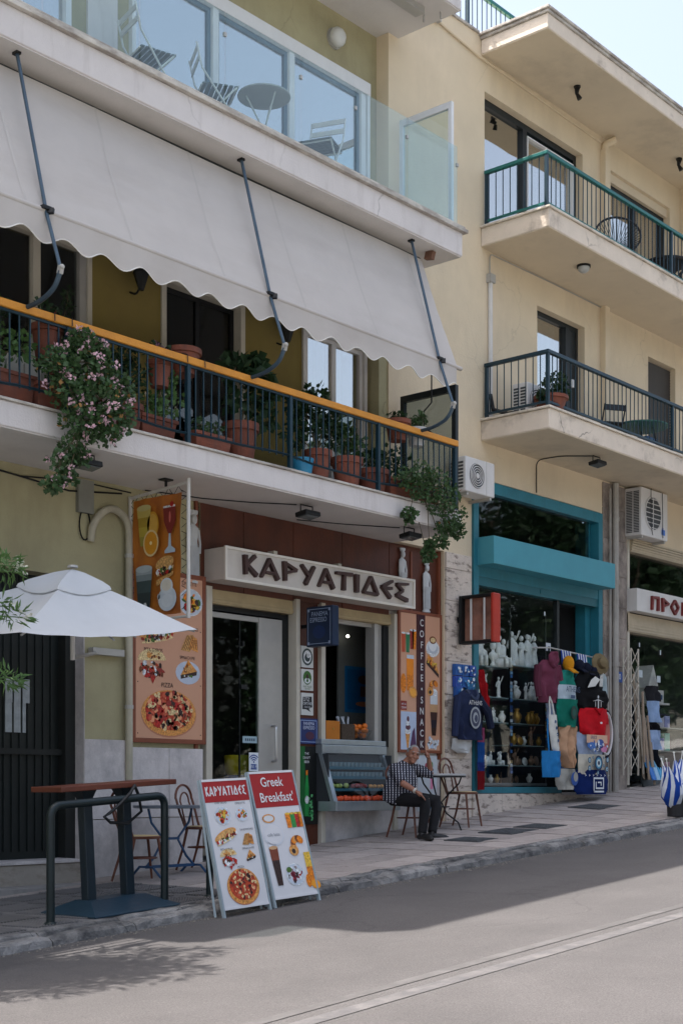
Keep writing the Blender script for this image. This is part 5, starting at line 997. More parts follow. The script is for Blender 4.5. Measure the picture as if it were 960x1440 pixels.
for (a, c, d, e) in ((.02, .32, .02, .03), (.02, .32, .28, .29), (.02, .03, .02, .29), (.31, .32, .02, .29)): p.rect(a, c, d, e, pc(130, 150, 190))
p.text('PANEMA', .17, .245, .04, pc(190, 200, 220), 2, .9); p.text('ESPRESSO', .17, .195, .04, pc(190, 200, 220), 2, .85); p.ell(.19, .1, .08, .05, pc(70, 36, 60), 2); p.build('print', t)
t, p = poster('beer_poster', 'dark poster with a green bottle at the foot of the brown pier', (12.70, .095, 1.22), (1, 0, 0), .34, .95, 0, pc(14, 18, 18), .02)
p.rect(0, .1, .1, .95, pc(18, 90, 40)); p.text('THE', .13, .86, .03, WH, 2); p.text('DRAFT', .13, .81, .03, WH, 2); p.text('BEER', .13, .76, .03, WH, 2); p.rect(.1, .17, .1, .45, pc(30, 130, 60), 2); p.poly([(.1, .45), (.17, .45), (.15, .6), (.12, .6)], pc(34, 140, 66), 2); p.rect(.118, .152, .6, .66, OR, 2); p.ell(.135, .3, .034, .05, WH, 3); p.blobs(.2, .2, .05, .18, [pc(30, 120, 60), pc(90, 170, 110)], 24, .025, 3, 0, R1); p.build('print', t)
# vinyl banner laced into a frame, square to the wall
t = thing('hanging_banner', 'orange vinyl banner of drinks laced into a pale pipe frame square to the wall', 'banner', (10.0, -.35, 3.35)); m_fp = mat('pipe_cream', (.55, .53, .49), .5, .08, 5)
b = MB(); b.tube([(10, -.84, 4.83), (10, -.84, 3.4)], .02, 8); b.build('frame_pipe', m_fp, t); b = MB(); b.tube([(10, .07, 4.74), (10, -.84, 4.79)], .018, 8); b.tube([(10, .06, 3.42), (10, -.84, 3.42)], .014, 8); b.build_each('frame_pipe', m_fp, t); b = MB(); b.tube([(10, .06, 4.76), (10, .06, 3.4)], .02, 8); b.build('frame_pipe', m_fp, t)
b = MB(); b.tube([(10, -.5, 4.79), (10, -.5, 4.868)], .015, 6); b.obox((10, -.5, 4.86), (.12, .1, .015)); b.build('ceiling_hook', m_black, t)
def ban(u, v): return (9.992+.02*math.sin(u*5+v*3)*math.sin(v*7)+.01*math.sin(u*17), .0-.74*u, 3.46+1.24*v)
m_ban = mat('banner_orange', (.46, .155, .022), .45, .12, 2, stain=(.30, .07, .03), ss=1.6, sa=.8, st=(1, 1, 1), lo=.45, hi=.62)
b = MB(); b.grid(ban, 14, 18); b.build('banner_cloth', m_ban, t, smooth=True, recalc=False); b = MB(); b.grid(lambda u, v: (ban(u, v)[0]+.006, ban(u, v)[1], ban(u, v)[2]), 14, 18); b.build('banner_back', m_ban, t, smooth=True, recalc=False)
b = MB()
for i in range(9):
    z = 3.5+i*.14; b.tube([(10, -.74, z), (10, -.84, z+.05), (10, -.74, z+.1)], .004, 4); b.tube([(10, .0, z), (10, .06, z+.05), (10, 0, z+.1)], .004, 4)
for i in range(5): y = -.03-i*.15; b.tube([(10, y, 4.7), (10, y-.06, 4.77), (10, y-.12, 4.7)], .004, 4)
tag(b.build('lacing', m_black, t), kind='stuff')
p = Pan((9.966, .0, 3.46), (0, -1, 0), (0, 0, 1)); ed = pc(70, 40, 24)
def outl(fn): fn()
glas(p, .2, .74, .11, .4, [pc(150, 140, 60), pc(178, 158, 60), pc(166, 140, 50), pc(190, 170, 90)], pc(186, 176, 120), .5); p.ell(.33, .95, .1, .14, pc(196, 140, 40), 2.8); p.ell(.33, .95, .08, .115, pc(206, 160, 70), 3); p.ell(.31, .76, .12, .14, pc(214, 190, 140), 4.4); p.ell(.31, .76, .1, .12, pc(206, 140, 34), 4.8); p.ell(.31, .76, .02, .02, pc(230, 210, 150), 5.2, 8)
p.poly([(.5, 1.1), (.68, 1.1), (.69, .96), (.62, .83), (.575, .83), (.51, .96)], pc(120, 40, 34), 3); p.rect(.5, .68, 1.1, 1.12, WH, 3); p.poly([(.585, .83), (.61, .83), (.62, .7), (.68, .66), (.68, .63), (.52, .63), (.52, .66), (.575, .7)], pc(170, 184, 196), 3); p.ell(.63, 1.13, .03, .03, RD, 3.5, 8); p.ell(.6, 1.0, .015, .06, pc(190, 100, 90), 3.5, 8)
glas(p, .2, .0, .13, .5, [pc(40, 50, 52), pc(44, 56, 58), pc(60, 76, 78), pc(120, 132, 136)], pc(170, 180, 184), .65); p.rect(.08, .32, .44, .5, pc(150, 160, 166), 3.2); p.ell(.22, .1, .03, .05, WH, 4, 6)
p.poly([(.4, .4), (.64, .45), (.66, .5), (.42, .44)], CH, 3); p.poly([(.39, .36), (.65, .44), (.645, .4), (.4, .3)], TN, 3); p.ell(.52, .53, .14, .07, TN, 3, 16, .2); p.blobs(.52, .45, .13, .035, [GR, DK, WH, RD], 26, .028, 4.4, .2, R1)
p.ell(.56, .16, .14, .13, pc(196, 204, 210), 3); p.ell(.55, .29, .095, .085, pc(206, 212, 216), 3.5); p.ell(.55, .3, .075, .06, pc(214, 206, 190), 4); p.ell(.43, .19, .02, .03, pc(196, 204, 210), 3, 8); p.ell(.56, .14, .09, .07, pc(206, 212, 216), 3.6); p.build('print', t)
# ---------------- awning ----------------
m_can = mat('awning_canvas', (.52, .485, .455), .9, .04, 2, .1, 90, stain=(.42, .38, .35), ss=1.1, sa=.4, st=(.6, 1, 2.2), trans=.12)
m_rod = mat('rod_blue_grey', (.06, .095, .13), .4, .15, 6, metal=.4)
t = thing('awning', 'long pale canvas awning with scalloped edge below the glass balustrade', 'awning', (10, -1.0, 6.7)); AX0, AX1 = 4.85, 14.06
def cloth_pt(u, v):
    x = AX0+(AX1-AX0)*u; sag = .03*math.sin(math.pi*v)*(1+.3*math.sin(x*2.18)); return (x, -.72+(-1.27+.72)*v-.0+sag*.6, 8.24+(6.80-8.24)*v-sag*.25+.006*math.sin(x*5+v*9)*v+.007*math.sin(v*38+1.2*math.sin(x*.9)+.4*x)*math.sin(x*1.3+v*4))
b = MB(); b.grid(cloth_pt, 110, 60); o = b.build('canvas', m_can, t, smooth=True, recalc=False)
b = MB(); b.tube([(AX0, -.66, 8.26), (AX1+.02, -.66, 8.26)], .03, 10); b.build('roller', m_dark, t)  # dark colour stands in for the shade gap between canvas and slab
b = MB(); b.tube([(AX0, -1.28, 6.785), (AX1+.06, -1.28, 6.785)], .026, 10); b.build('front_bar', m_can, t, smooth=True)
def val(u, v):
    x = AX0+(AX1-AX0-.05)*u; s = .045*math.cos(2*math.pi*(x-.1)/.455); L = .235+s; return (x, -1.295+.012*math.sin(x*9)*v, 6.775-L*v)
b = MB(); b.grid(val, 240, 3); b.build('valance', m_can, t, smooth=True, recalc=False)
b = MB(); b.tube([val(i/240, 1) for i in range(241)], .006, 4); b.build('valance_hem', mat('hem_white', (.72, .70, .66), .8, .04, 4), t)
for k in range(8):
    x = 5.2+k*1.22; q = MB(); q.grid(lambda u, v: tuple(Vector(cloth_pt((x+u*.03-AX0)/(AX1-AX0), v))+Vector((0, -.003, 0))), 1, 60); q.build('seam', mat('canvas_seam', (.47, .44, .41), .9, .04, 4), t, recalc=False)
for k, x in enumerate((7.85, 10.73, 13.66)):
    q = bpy.data.objects.new('awning_arm', None); C.objects.link(q); q.parent = t; ORI[q.name] = ORI[t.name]
    b = MB(); b.tube([(x, -.87, 8.34), (x, -1.3, 6.77), (x, -1.5, 6.22)], .017, 8); b.build('rod', m_rod, q, smooth=True)
    b = MB(); b.tube(bend([(x, -1.5, 6.2), (x, -1.42, 6.06), (x, -1.2, 5.99), (x, -.99, 5.985)], .12), .022, 8); b.build('lower_arm', m_rod, q, smooth=True)
    b = MB(); b.obox((x-.01, -1.31, 6.8), (.09, .05, .03)); b.obox((x+.02, -1.33, 6.775), (.03, .07, .05), (0, .3, .5)); b.build('clamp', m_black, q)
    b = MB(); b.obox((x, -1.5, 6.21), (.035, .05, .07), (.3, 0, 0)); b.ball((x, -1.52, 6.23), .025); b.build('elbow', m_alu, q)
    b = MB(); b.obox((x, -.87, 8.325), (.05, .07, .03)); b.build('mount', m_black, q)
b = MB(); b.obox((14.1, -.82, 8.28), (.06, .12, .1), (.2, .1, 0)); b.build('end_bracket', mat('rust', (.16, .08, .05), .8, .3, 9), t)

# ---------------- air conditioners ----------------
m_ac = mat('ac_white', (.62, .61, .60), .5, .05, 3, stain=(.4, .37, .33), ss=2, sa=.35); m_grl = mat('ac_grille', (.05, .055, .06), .5, .15, 6)
def aircon(label, x0, x1, y0, y1, z0, z1, fx, fr, rings, sidebars=8, feet=True):
    t = thing('air_conditioner', label, 'air conditioner', ((x0+x1)/2, (y0+y1)/2, z0)); zc = (z0+z1)/2
    b = MB(); b.box(x0, x1, y0, y1, z0, z1); b.build('casing', m_ac, t, bevel=.015)
    b = MB(); n = 28; b.add([(fx, y0-.004, zc)]+[(fx+fr*math.cos(6.2832*i/n), y0-.004, zc+fr*math.sin(6.2832*i/n)) for i in range(n)], [(0, i+1, (i+1) % n+1) for i in range(n)]); b.build('fan_opening', m_grl, t, recalc=False)
    b = MB()
    if rings:
        for k in range(1, 6): r = fr*k/5.3; b.tube([(fx+r*math.cos(6.2832*i/24), y0-.012, zc+r*math.sin(6.2832*i/24)) for i in range(25)], .0065, 5)
        b.lathe([(.001, 0), (fr*.17, .002), (fr*.17, .014), (.001, .014)], (0, 0, 0), 12)
        for i in range(len(b.v)-48, len(b.v)): p = b.v[i]; b.v[i] = Vector((fx+p.x, y0-.006-p.z, zc+p.y))
    else:
        for k in range(7): zz = zc-fr+fr*2*(k+.5)/7; w = math.sqrt(max(0, fr*fr-(zz-zc)**2)); b.box(fx-w, fx+w, y0-.014, y0-.006, zz-.006, zz+.006)
        b.tube([(fx+fr*math.cos(6.2832*i/24), y0-.01, zc+fr*math.sin(6.2832*i/24)) for i in range(25)], .012, 5); b.box(fx-.006, fx+.006, y0-.012, y0-.005, zc-fr, zc+fr)
    b.build('fan_guard', m_ac if rings else m_ac, t)
    b = MB(); h = (z1-z0-.1)/sidebars; yc = (y0+y1)/2
    for i in range(sidebars): b.box(x0-.004, x0+.001, y0+.04, yc-.01, z0+.05+i*h, z0+.05+i*h+h*.62); b.box(x0-.004, x0+.001, yc+.01, y1-.03, z0+.05+i*h, z0+.05+i*h+h*.62)
    b.build('side_grille', m_grl, t)
    b = MB(); b.box(fx+fr+.05, fx+fr+.054, y0-.003, y0, z0, z1) if fx+fr+.06 < x1 else None; b.box(x0+.05, x0+.09, y0+.02, y1+.1, z0-.04, z0-.001); b.box(x1-.09, x1-.05, y0+.02, y1+.1, z0-.04, z0-.001); b.build_each('bracket', m_alu, t); return t
aircon('white air conditioner with a round fan guard fixed beside the balcony end', 15.47, 16.15, -.38, -.1, 5.64, 6.11, 15.73, .17, True)
t = aircon('tall weathered air conditioner with barred fan above the white shop sign', 20.34, 21.22, -.32, -.02, 5.72, 6.49, 20.72, .27, False, 26); p = Pan((21.0, -.325, 5.8), (1, 0, 0), (0, 0, 1)); p.rect(.0, .12, .0, .09, pc(60, 110, 190)); p.rect(.02, .06, .01, .12, pc(40, 80, 160), 2); p.build('label', t)
b = MB(); b.tube([(20.62, -.34, 6.5), (20.62, -.34, 5.9), (20.68, -.34, 5.75)], .006, 4); b.tube([(21.0, -.34, 6.48), (21.02, -.34, 5.75)], .006, 4); b.build('cable', m_black, t)
t = aircon('small air conditioner standing on the balcony floor beside the terracotta pot', 16.6, 17.15, -.62, -.36, 6.86, 7.3, 16.82, .16, True)
b = MB(); b.tube([(16.52, -.05, 7.2), (16.52, -.1, 6.98), (16.58, -.3, 6.9), (16.62, -.45, 6.9)], .03, 8); b.build('pipe_bundle', m_black, t)

# ---------------- lamps and cables ----------------
def flood(label, x, y, z):
    t = thing('floodlight', label, 'lamp', (x, y, z)); b = MB(); b.tube([(x-.1, y, z-.1), (x-.1, y, z-.012), (x+.1, y, z-.012), (x+.1, y, z-.1)], .008, 5); b.build('bracket', m_black, t)
    b = MB(); b.obox((x, y-.02, z-.115), (.25, .17, .055), (R(-8), 0, 0)); b.build('lamp_body', m_black, t, bevel=.01); b = MB(); b.obox((x, y-.025, z-.146), (.21, .13, .008), (R(-8), 0, 0)); b.build('lens', mat('lens', (.09, .1, .1), .2, .1, 4), t)
flood('black floodlight under the balcony behind the flowering bush', 8.72, -.78, 4.868); flood('black floodlight under the balcony above the lettered sign', 11.93, -.72, 4.868); flood('black floodlight under the balcony beside the trailing plant', 13.76, -.76, 4.868); flood('black floodlight under the cream balcony', 18.17, -.78, 6.52)
t = thing('cable_run', 'thin dark cable along the soffit over the snack bar', 'cable', (11.5, -.2, 4.86)); b = MB(); b.tube([(11.83, -.66, 4.86), (11.4, -.35, 4.862), (10.9, -.1, 4.862), (10.2, .05, 4.86)], .007, 5); b.build('cable', m_black, t); b = MB(); b.tube([(13.7, -.66, 4.86), (13.1, -.3, 4.862), (12.5, -.05, 4.862)], .007, 5); b.build('cable', m_black, t)
t = thing('cable_run', 'thin dark cable under the cream balcony feeding its floodlight', 'cable', (17.8, -.3, 6.5)); b = MB(); b.tube(bend([(18.1, -.75, 6.51), (17.8, -.4, 6.51), (17.75, -.02, 6.5), (17.75, -.02, 6.02)], .1), .008, 5); b.build('cable', m_black, t)
t = thing('cable_run', 'tangled dark cable along the top of the olive wall', 'cable', (8.6, .08, 4.8)); b = MB(); b.tube([(7, .09, 4.80), (8.2, .085, 4.78), (9.2, .08, 4.7), (9.9, .08, 4.78)], .01, 5); b.tube([(7, .09, 4.84), (8.6, .085, 4.75), (9.3, .08, 4.82), (10, .05, 4.8)], .008, 5); b.build('cable', m_black, t)
b = MB(); b.tube([(9.4+.12*math.cos(i*.6)*.6, .075, 4.38+.16*math.sin(i*.6)) for i in range(24)], .007, 5); b.build('cable_coil', m_black, t); b = MB(); b.box(9.3, 9.5, .05, .1, 4.5, 4.84); b.build('meter_box', mat('box_grey', (.2, .2, .17), .7, .1, 5), t)
t = thing('drain_pipe', 'cream drain pipe with a hooked top beside the menu poster', 'pipe', (9.96, .05, 1.7)); b = MB(); b.tube(bend([(9.47, .07, 4.22), (9.47, .03, 4.42), (9.7, .02, 4.62), (9.95, .02, 4.5), (9.95, .02, 4.2), (9.95, .02, 1.75)], .16, 6), .04, 10); b.build('pipe', mat('pipe_olive', (.42, .39, .30), .7, .1, 5, stain=(.2, .18, .14), ss=3, sa=.5), t, smooth=True)
for z in (2.5, 3.3, 4.1): b = MB(); b.tube([(9.95, .02, z), (9.95, .02, z+.04)], .048, 10); b.build('pipe_clip', m_alu, t)
t = thing('soffit_lamp', 'round dark ceiling lamp under the upper cream balcony', 'lamp', (17.9, -.73, 9.2)); b = MB(); b.lathe([(.1, 0), (.1, -.03)], (17.9, -.73, 9.24), 16); b.build('lamp_base', m_black, t); b = MB(); b.lathe([(.085, 0), (.08, -.04), (.05, -.07), (.001, -.08)], (17.9, -.73, 9.21), 16); b.build('lamp_glass', mat('opal', (.4, .42, .42), .3, .05, 4), t, smooth=True)
for x, lab in ((18.0, 'small twin spot lamp under the roof slab'), (21.15, 'small spot lamp under the far stretch of the roof slab')):
    t = thing('roof_spot', lab, 'lamp', (x, -.56, 11.85)); b = MB(); b.lathe([(.05, 0), (.05, -.02)], (x, -.56, 11.93), 12); b.tube([(x, -.56, 11.92), (x, -.56, 11.83)], .015, 6); b.build('lamp_base', m_black, t); b = MB(); b.tube([(x-.05, -.59, 11.87), (x+.02, -.54, 11.83)], [.04, .025], 8); b.tube([(x+.02, -.55, 11.82), (x+.04, -.58, 11.75)], [.025, .038], 8); b.build('lamp_head', m_black, t)
t = thing('wall_lamp', 'round white bulkhead lamp on the olive wall of the top floor', 'lamp', (13.45, .15, 11.0)); b = MB(); b.ball((13.45, .13, 11.06), (.12, .1, .12), 14, 8); b.build('lamp_globe', mat('opal_white', (.55, .56, .54), .3, .05, 4), t, smooth=True); b = MB(); b.lathe([(.13, 0), (.13, .03)], (0, 0, 0), 16); b.v = [Vector((13.45+v.x, .2-v.z, 11.06+v.y)) for v in b.v]; b.build('lamp_base', m_alu, t)
for x, lab in ((10.12, 'black wall lantern between the balcony doors'), (12.42, 'black wall lantern beside the white framed window')):
    t = thing('wall_lantern', lab, 'lantern', (x, .1, 6.95)); b = MB(); b.tube(bend([(x, .2, 7.0), (x, .1, 6.95), (x, .02, 7.05), (x, .02, 7.3)], .05), .012, 6); b.build('arm', m_black, t)
    b = MB(); b.lathe([(.03, 6.98), (.09, 7.16), (.1, 7.17), (.05, 7.24), (.01, 7.28)], (x, .02, 0), 6); b.build('cage', m_black, t); b = MB(); b.lathe([(.028, 7.0), (.08, 7.155)], (x, .02, 0), 6); b.build('lantern_glass', mat('lantern_glass', (.08, .075, .06), .3, .1, 4), t)

# ---------------- potted plants on the balconies ----------------
m_terra = mat('terracotta', (.19, .058, .034), .8, .18, 5, .2, 50, stain=(.10, .05, .04), ss=3, sa=.7, rv=.3); m_pink = mat('petal_pink', (.72, .47, .53), .6, .2, 30, trans=.2); m_redp = mat('petal_red', (.5, .03, .05), .6, .2, 30, trans=.2); m_soil = mat('potting_soil', (.03, .022, .016), .95, .2, 20); m_dry = mat('leaf_dry', (.30, .16, .05), .7, .3, 14, trans=.2); m_stem = mat('stem', (.10, .085, .05), .8, .2, 9)
RP = random.Random(77)
def pot(t, x, y, z, r, h, m=m_terra, rim=True):
    b = MB(); b.lathe([(r*.68, 0), (r*.9, h*.78), (r*1.02, h*.8), (r*1.02, h), (r*.9, h), (r*.86, h*.86)] if rim else [(r*.75, 0), (r, h), (r*.93, h), (r*.7, .02)], (x, y, z), 18); b.build('pot', m, t, smooth=True); b = MB(); b.lathe([(.001, 0), (r*.88, .001)], (x, y, z+h*.87), 14); b.build('soil', m_soil, t)
def trough(t, x0, x1, y, z, w, h, m=m_terra):
    b = MB(); k = .03; b.add([(x0+k, y-w/2+k, z), (x1-k, y-w/2+k, z), (x1-k, y+w/2-k, z), (x0+k, y+w/2-k, z), (x0, y-w/2, z+h), (x1, y-w/2, z+h), (x1, y+w/2, z+h), (x0, y+w/2, z+h)], [(0, 3, 2, 1), (0, 1, 5, 4), (1, 2, 6, 5), (2, 3, 7, 6), (3, 0, 4, 7), (4, 5, 6, 7)]); b.box(x0-.012, x1+.012, y-w/2-.012, y+w/2+.012, z+h-.04, z+h-.002); b.build('trough', m, t, bevel=.006); b = MB(); b.box(x0+.02, x1-.02, y-w/2+.02, y+w/2-.02, z+h-.001, z+h+.006); b.build('soil', m_soil, t)
def bushy(t, base, cl_, m=m_leaf, ln=.06, wd=.026, n=120, fm=None, nf=0, fs=.022, dry=0):
    base = Vector(base); st = MB(); lf = MB(); fl = MB(); dr = MB()
    for (c, r) in cl_:
        c = Vector(c); mid = base.lerp(c, .5)+Vector((RP.gauss(0, .02), RP.gauss(0, .02), .04)); st.tube([base, mid, c], [.009, .007, .004], 5)
        for k in range(5):
            d = Vector((RP.gauss(0, 1), RP.gauss(0, 1), RP.gauss(0, 1))).normalized(); e = c+Vector((d.x*r[0], d.y*r[1], d.z*r[2]))*.8; st.tube([c, c.lerp(e, .6)+Vector((0, 0, .01)), e], [.004, .003, .002], 4)
        leaves(lf, c, r, int(n), ln, wd, RP, .6, .2, .2)
        if fm:
            for k in range(nf):
                d = Vector((RP.gauss(0, 1), RP.gauss(-.6, 1), RP.gauss(.2, 1))).normalized(); e = c+Vector((d.x*r[0], d.y*r[1], d.z*r[2]))*RP.uniform(.85, 1.1)
                for q in range(12): leaves(fl, e, (fs*.7, fs*.7, fs*.7), 1, fs*.9, fs*.45, RP, 1)
        if dry: leaves(dr, c, r, dry, ln, wd, RP, .6, .6, .5)
    st.build('stem', m_stem, t); tag(lf.build('foliage', m, t, recalc=False), kind='stuff')
    if fm: tag(fl.build('flowers', fm, t, recalc=False), kind='stuff')
    if dry: tag(dr.build('dry_leaves', m_dry, t, recalc=False), kind='stuff')
FZ = 5.135
def plant(label, loc): return thing('potted_plant', label, 'plant', loc)
t = plant('long terracotta trough of leafy geranium at the railing under the dark glass door', (7.6, -.75, FZ)); trough(t, 7.2, 8.06, -.76, FZ, .24, .3); bushy(t, (7.6, -.76, FZ+.3), [((7.45, -.78, 5.6), (.2, .1, .13)), ((7.7, -.8, 5.75), (.18, .1, .15)), ((7.9, -.85, 5.68), (.14, .1, .13)), ((7.6, -.75, 5.55), (.25, .12, .12))], m_leafo, .07, .035, 60)
t = plant('terracotta pot with red flowers hooked behind the orange rail', (8.22, -.83, 5.62)); pot(t, 8.22, -.83, 5.62, .15, .33); b = MB(); b.tube([(8.12, -.9, 5.9), (8.14, -.97, 6.02), (8.14, -1.05, 6.0), (8.14, -1.05, 5.93)], .006, 4); b.tube([(8.32, -.9, 5.9), (8.34, -.97, 6.02), (8.34, -1.05, 6.0), (8.34, -1.05, 5.93)], .006, 4); b.build('hook', m_black, t); bushy(t, (8.22, -.83, 5.92), [((8.2, -.83, 6.08), (.16, .12, .1)), ((8.32, -.8, 6.05), (.12, .1, .08))], m_leafd, .05, .024, 80, m_redp, 3, .03)
t = plant('dark bushy plant behind the orange rail under the dark glass door', (7.7, -.5, FZ)); pot(t, 7.7, -.5, FZ, .16, .3); bushy(t, (7.7, -.5, FZ+.28), [((7.65, -.55, 6.2), (.2, .15, .16)), ((7.85, -.55, 6.12), (.16, .12, .12)), ((7.5, -.5, 6.1), (.18, .14, .14))], m_leafd, .05, .022, 110)
t = plant('big flowering geranium spilling over the balcony edge in pink', (8.4, -1.12, 5.14)); trough(t, 8.05, 8.85, -.8, FZ, .24, .26)
bushy(t, (8.4, -.95, 5.42), [((8.1, -1.12, 5.5), (.2, .16, .16)), ((8.35, -1.15, 5.58), (.24, .18, .18)), ((8.62, -1.12, 5.5), (.24, .16, .2)), ((8.85, -1.1, 5.42), (.17, .14, .2)), ((8.2, -1.2, 5.25), (.24, .18, .18)), ((8.5, -1.24, 5.25), (.26, .2, .2)), ((8.75, -1.18, 5.15), (.22, .16, .18)), ((8.3, -1.22, 5.02), (.22, .16, .15)), ((8.55, -1.2, 4.98), (.22, .15, .14)), ((8.35, -1.18, 5.75), (.14, .12, .14)), ((8.6, -1.1, 5.72), (.12, .1, .12))], m_leaf, .05, .026, 260, m_pink, 5, .036, 8)
t = plant('trailing geranium tail hanging under the balcony from the flowering bush', (8.2, -1.15, 4.6)); bushy(t, (8.35, -1.15, 4.95), [((8.25, -1.15, 4.8), (.17, .1, .1)), ((8.13, -1.15, 4.62), (.14, .09, .1)), ((8.2, -1.15, 4.5), (.13, .08, .08)), ((8.03, -1.15, 4.4), (.1, .07, .07)), ((8.38, -1.12, 4.72), (.1, .07, .08))], m_leaf, .05, .025, 100, m_pink, 3, .03)
t = plant('thin dark cactus-like plant before the pale door leaf', (8.95, -.15, FZ)); pot(t, 8.95, -.15, FZ+.35, .14, .35); b = MB(); b.box(8.7, 9.25, -.3, .0, FZ, FZ+.35); b.build('plant_bench', m_dark, t); bushy(t, (8.95, -.15, FZ+.7), [((8.93, -.15, 6.05), (.1, .1, .16)), ((8.97, -.15, 6.35), (.07, .07, .2)), ((9.0, -.15, 6.55), (.04, .04, .14))], m_leafd, .07, .012, 60)
t = plant('leafy plant in a pot beside the pink geranium', (9.25, -.75, FZ)); pot(t, 9.25, -.75, FZ, .17, .3); bushy(t, (9.25, -.75, FZ+.26), [((9.2, -.78, 5.62), (.18, .14, .18)), ((9.4, -.75, 5.75), (.17, .14, .16)), ((9.3, -.72, 5.95), (.14, .12, .14)), ((9.15, -.7, 5.85), (.13, .1, .12))], m_leafd, .08, .02, 90)
t = plant('green plant in an orange trough with small pale blossoms', (9.6, -.75, FZ)); trough(t, 9.35, 9.82, -.76, FZ, .22, .24); bushy(t, (9.65, -.75, FZ+.24), [((9.55, -.78, 5.5), (.16, .12, .14)), ((9.75, -.8, 5.6), (.17, .12, .2)), ((9.7, -.8, 5.78), (.14, .1, .1))], m_leafo, .06, .034, 100, mat('petal_white', (.6, .55, .5), .6, .1, 9), 2, .016)
t = plant('wide shallow terracotta bowl hooked on the orange rail', (9.92, -.85, 5.9)); pot(t, 9.92, -.84, 5.86, .19, .26); b = MB()
for xx in (9.78, 10.02): b.tube([(xx, -.9, 6.0), (xx+.01, -.97, 6.03), (xx+.02, -1.04, 6.01), (xx+.02, -1.045, 5.93)], .006, 4)
b.build('hook', m_black, t)
t = plant('dark pot with small purple blossoms on the rail', (9.62, -.85, 5.75)); pot(t, 9.62, -.82, 5.68, .13, .26); bushy(t, (9.62, -.82, 5.92), [((9.55, -.82, 6.05), (.1, .08, .08)), ((9.7, -.82, 6.03), (.1, .08, .07))], m_leafd, .04, .02, 50, mat('petal_purple', (.2, .08, .16), .6, .1, 9), 4, .018)
t = plant('long terracotta trough with low green leaves at the second post', (10.32, -.76, FZ)); trough(t, 10.06, 10.58, -.78, FZ, .22, .2); bushy(t, (10.3, -.78, FZ+.2), [((10.2, -.8, 5.42), (.12, .08, .07)), ((10.42, -.8, 5.42), (.12, .08, .06))], m_leaf, .05, .022, 60)
t = plant('ribbed terracotta pot with a tall broad-leaved shrub leaning over the rail', (10.83, -.75, FZ)); pot(t, 10.83, -.76, FZ, .2, .42); bushy(t, (10.83, -.76, FZ+.38), [((10.8, -.8, 5.85), (.2, .16, .2)), ((10.95, -.85, 6.1), (.22, .18, .14)), ((10.7, -.82, 6.12), (.18, .14, .12)), ((11.1, -.85, 5.95), (.16, .14, .16)), ((10.98, -.8, 6.25), (.16, .12, .1)), ((11.15, -.8, 5.7), (.12, .1, .16))], m_leafd, .12, .05, 60)
t = thing('bucket', 'light blue bucket standing behind the third railing post', 'bucket', (11.75, -.8, FZ)); pot(t, 11.75, -.82, FZ, .13, .2, mat('blue_plastic', (.03, .24, .42), .45, .06, 4), False)
t = plant('terracotta pot with dense dark shrub before the white framed window', (12.08, -.75, FZ)); pot(t, 12.08, -.76, FZ, .16, .36); bushy(t, (12.08, -.76, FZ+.32), [((11.85, -.78, 5.75), (.24, .16, .22)), ((12.1, -.78, 5.85), (.24, .18, .22)), ((11.75, -.78, 5.95), (.2, .14, .14)), ((12.05, -.75, 6.1), (.18, .14, .14)), ((12.3, -.78, 5.72), (.2, .14, .16)), ((11.65, -.8, 5.6), (.14, .1, .2))], m_leafd, .08, .034, 110)
t = plant('terracotta pot with spreading green shrub beside the dense dark one', (12.58, -.75, FZ)); pot(t, 12.58, -.76, FZ, .19, .36); bushy(t, (12.58, -.76, FZ+.32), [((12.5, -.78, 5.72), (.22, .14, .15)), ((12.72, -.78, 5.65), (.18, .14, .14)), ((12.4, -.78, 5.85), (.2, .12, .1))], m_leaf, .09, .03, 80)
t = plant('terracotta pot near the fourth post with a low plant', (13.05, -.75, FZ)); pot(t, 13.05, -.76, FZ, .2, .3); bushy(t, (13.05, -.76, FZ+.26), [((13.0, -.78, 5.55), (.16, .12, .12)), ((13.3, -.75, 5.62), (.2, .14, .16)), ((13.55, -.75, 5.6), (.2, .14, .2))], m_leafd, .08, .03, 80)
t = plant('terracotta bowl with dark leaves hooked on the orange rail near its end', (13.42, -.85, 5.9)); pot(t, 13.42, -.85, 5.84, .16, .25); bushy(t, (13.42, -.85, 6.06), [((13.38, -.85, 6.13), (.14, .1, .05))], m_leafd, .06, .026, 50)
t = plant('pale grey pot with a curly green plant hooked near the rail\'s end', (13.78, -.85, 5.9)); pot(t, 13.78, -.86, 5.84, .13, .22, mat('grey_plastic', (.5, .5, .5), .5, .05, 4)); bushy(t, (13.78, -.86, 6.03), [((13.72, -.86, 6.12), (.12, .1, .07)), ((13.88, -.86, 6.2), (.07, .06, .1))], m_leaf, .05, .024, 80)
t = plant('wild trailing shrub spilling over the corner of the balcony', (13.7, -1.1, 5.14)); trough(t, 13.2, 14.2, -.8, FZ, .24, .24)
bushy(t, (13.7, -.95, 5.4), [((13.3, -1.1, 5.35), (.2, .14, .12)), ((13.55, -1.12, 5.45), (.22, .15, .13)), ((13.85, -1.12, 5.38), (.22, .15, .15)), ((14.1, -1.12, 5.25), (.2, .14, .16)), ((13.5, -1.15, 5.22), (.25, .14, .13)), ((13.85, -1.15, 5.1), (.24, .14, .16)), ((14.2, -1.12, 5.02), (.18, .13, .15)), ((14.05, -1.12, 4.86), (.18, .1, .1)), ((13.3, -1.12, 4.9), (.1, .08, .1)), ((14.3, -1.1, 4.85), (.1, .08, .1)), ((13.95, -1.1, 4.68), (.14, .08, .08)), ((13.68, -1.1, 4.47), (.11, .07, .08)), ((13.72, -1.1, 4.6), (.06, .05, .06))], m_leaf, .05, .022, 170, dry=1)
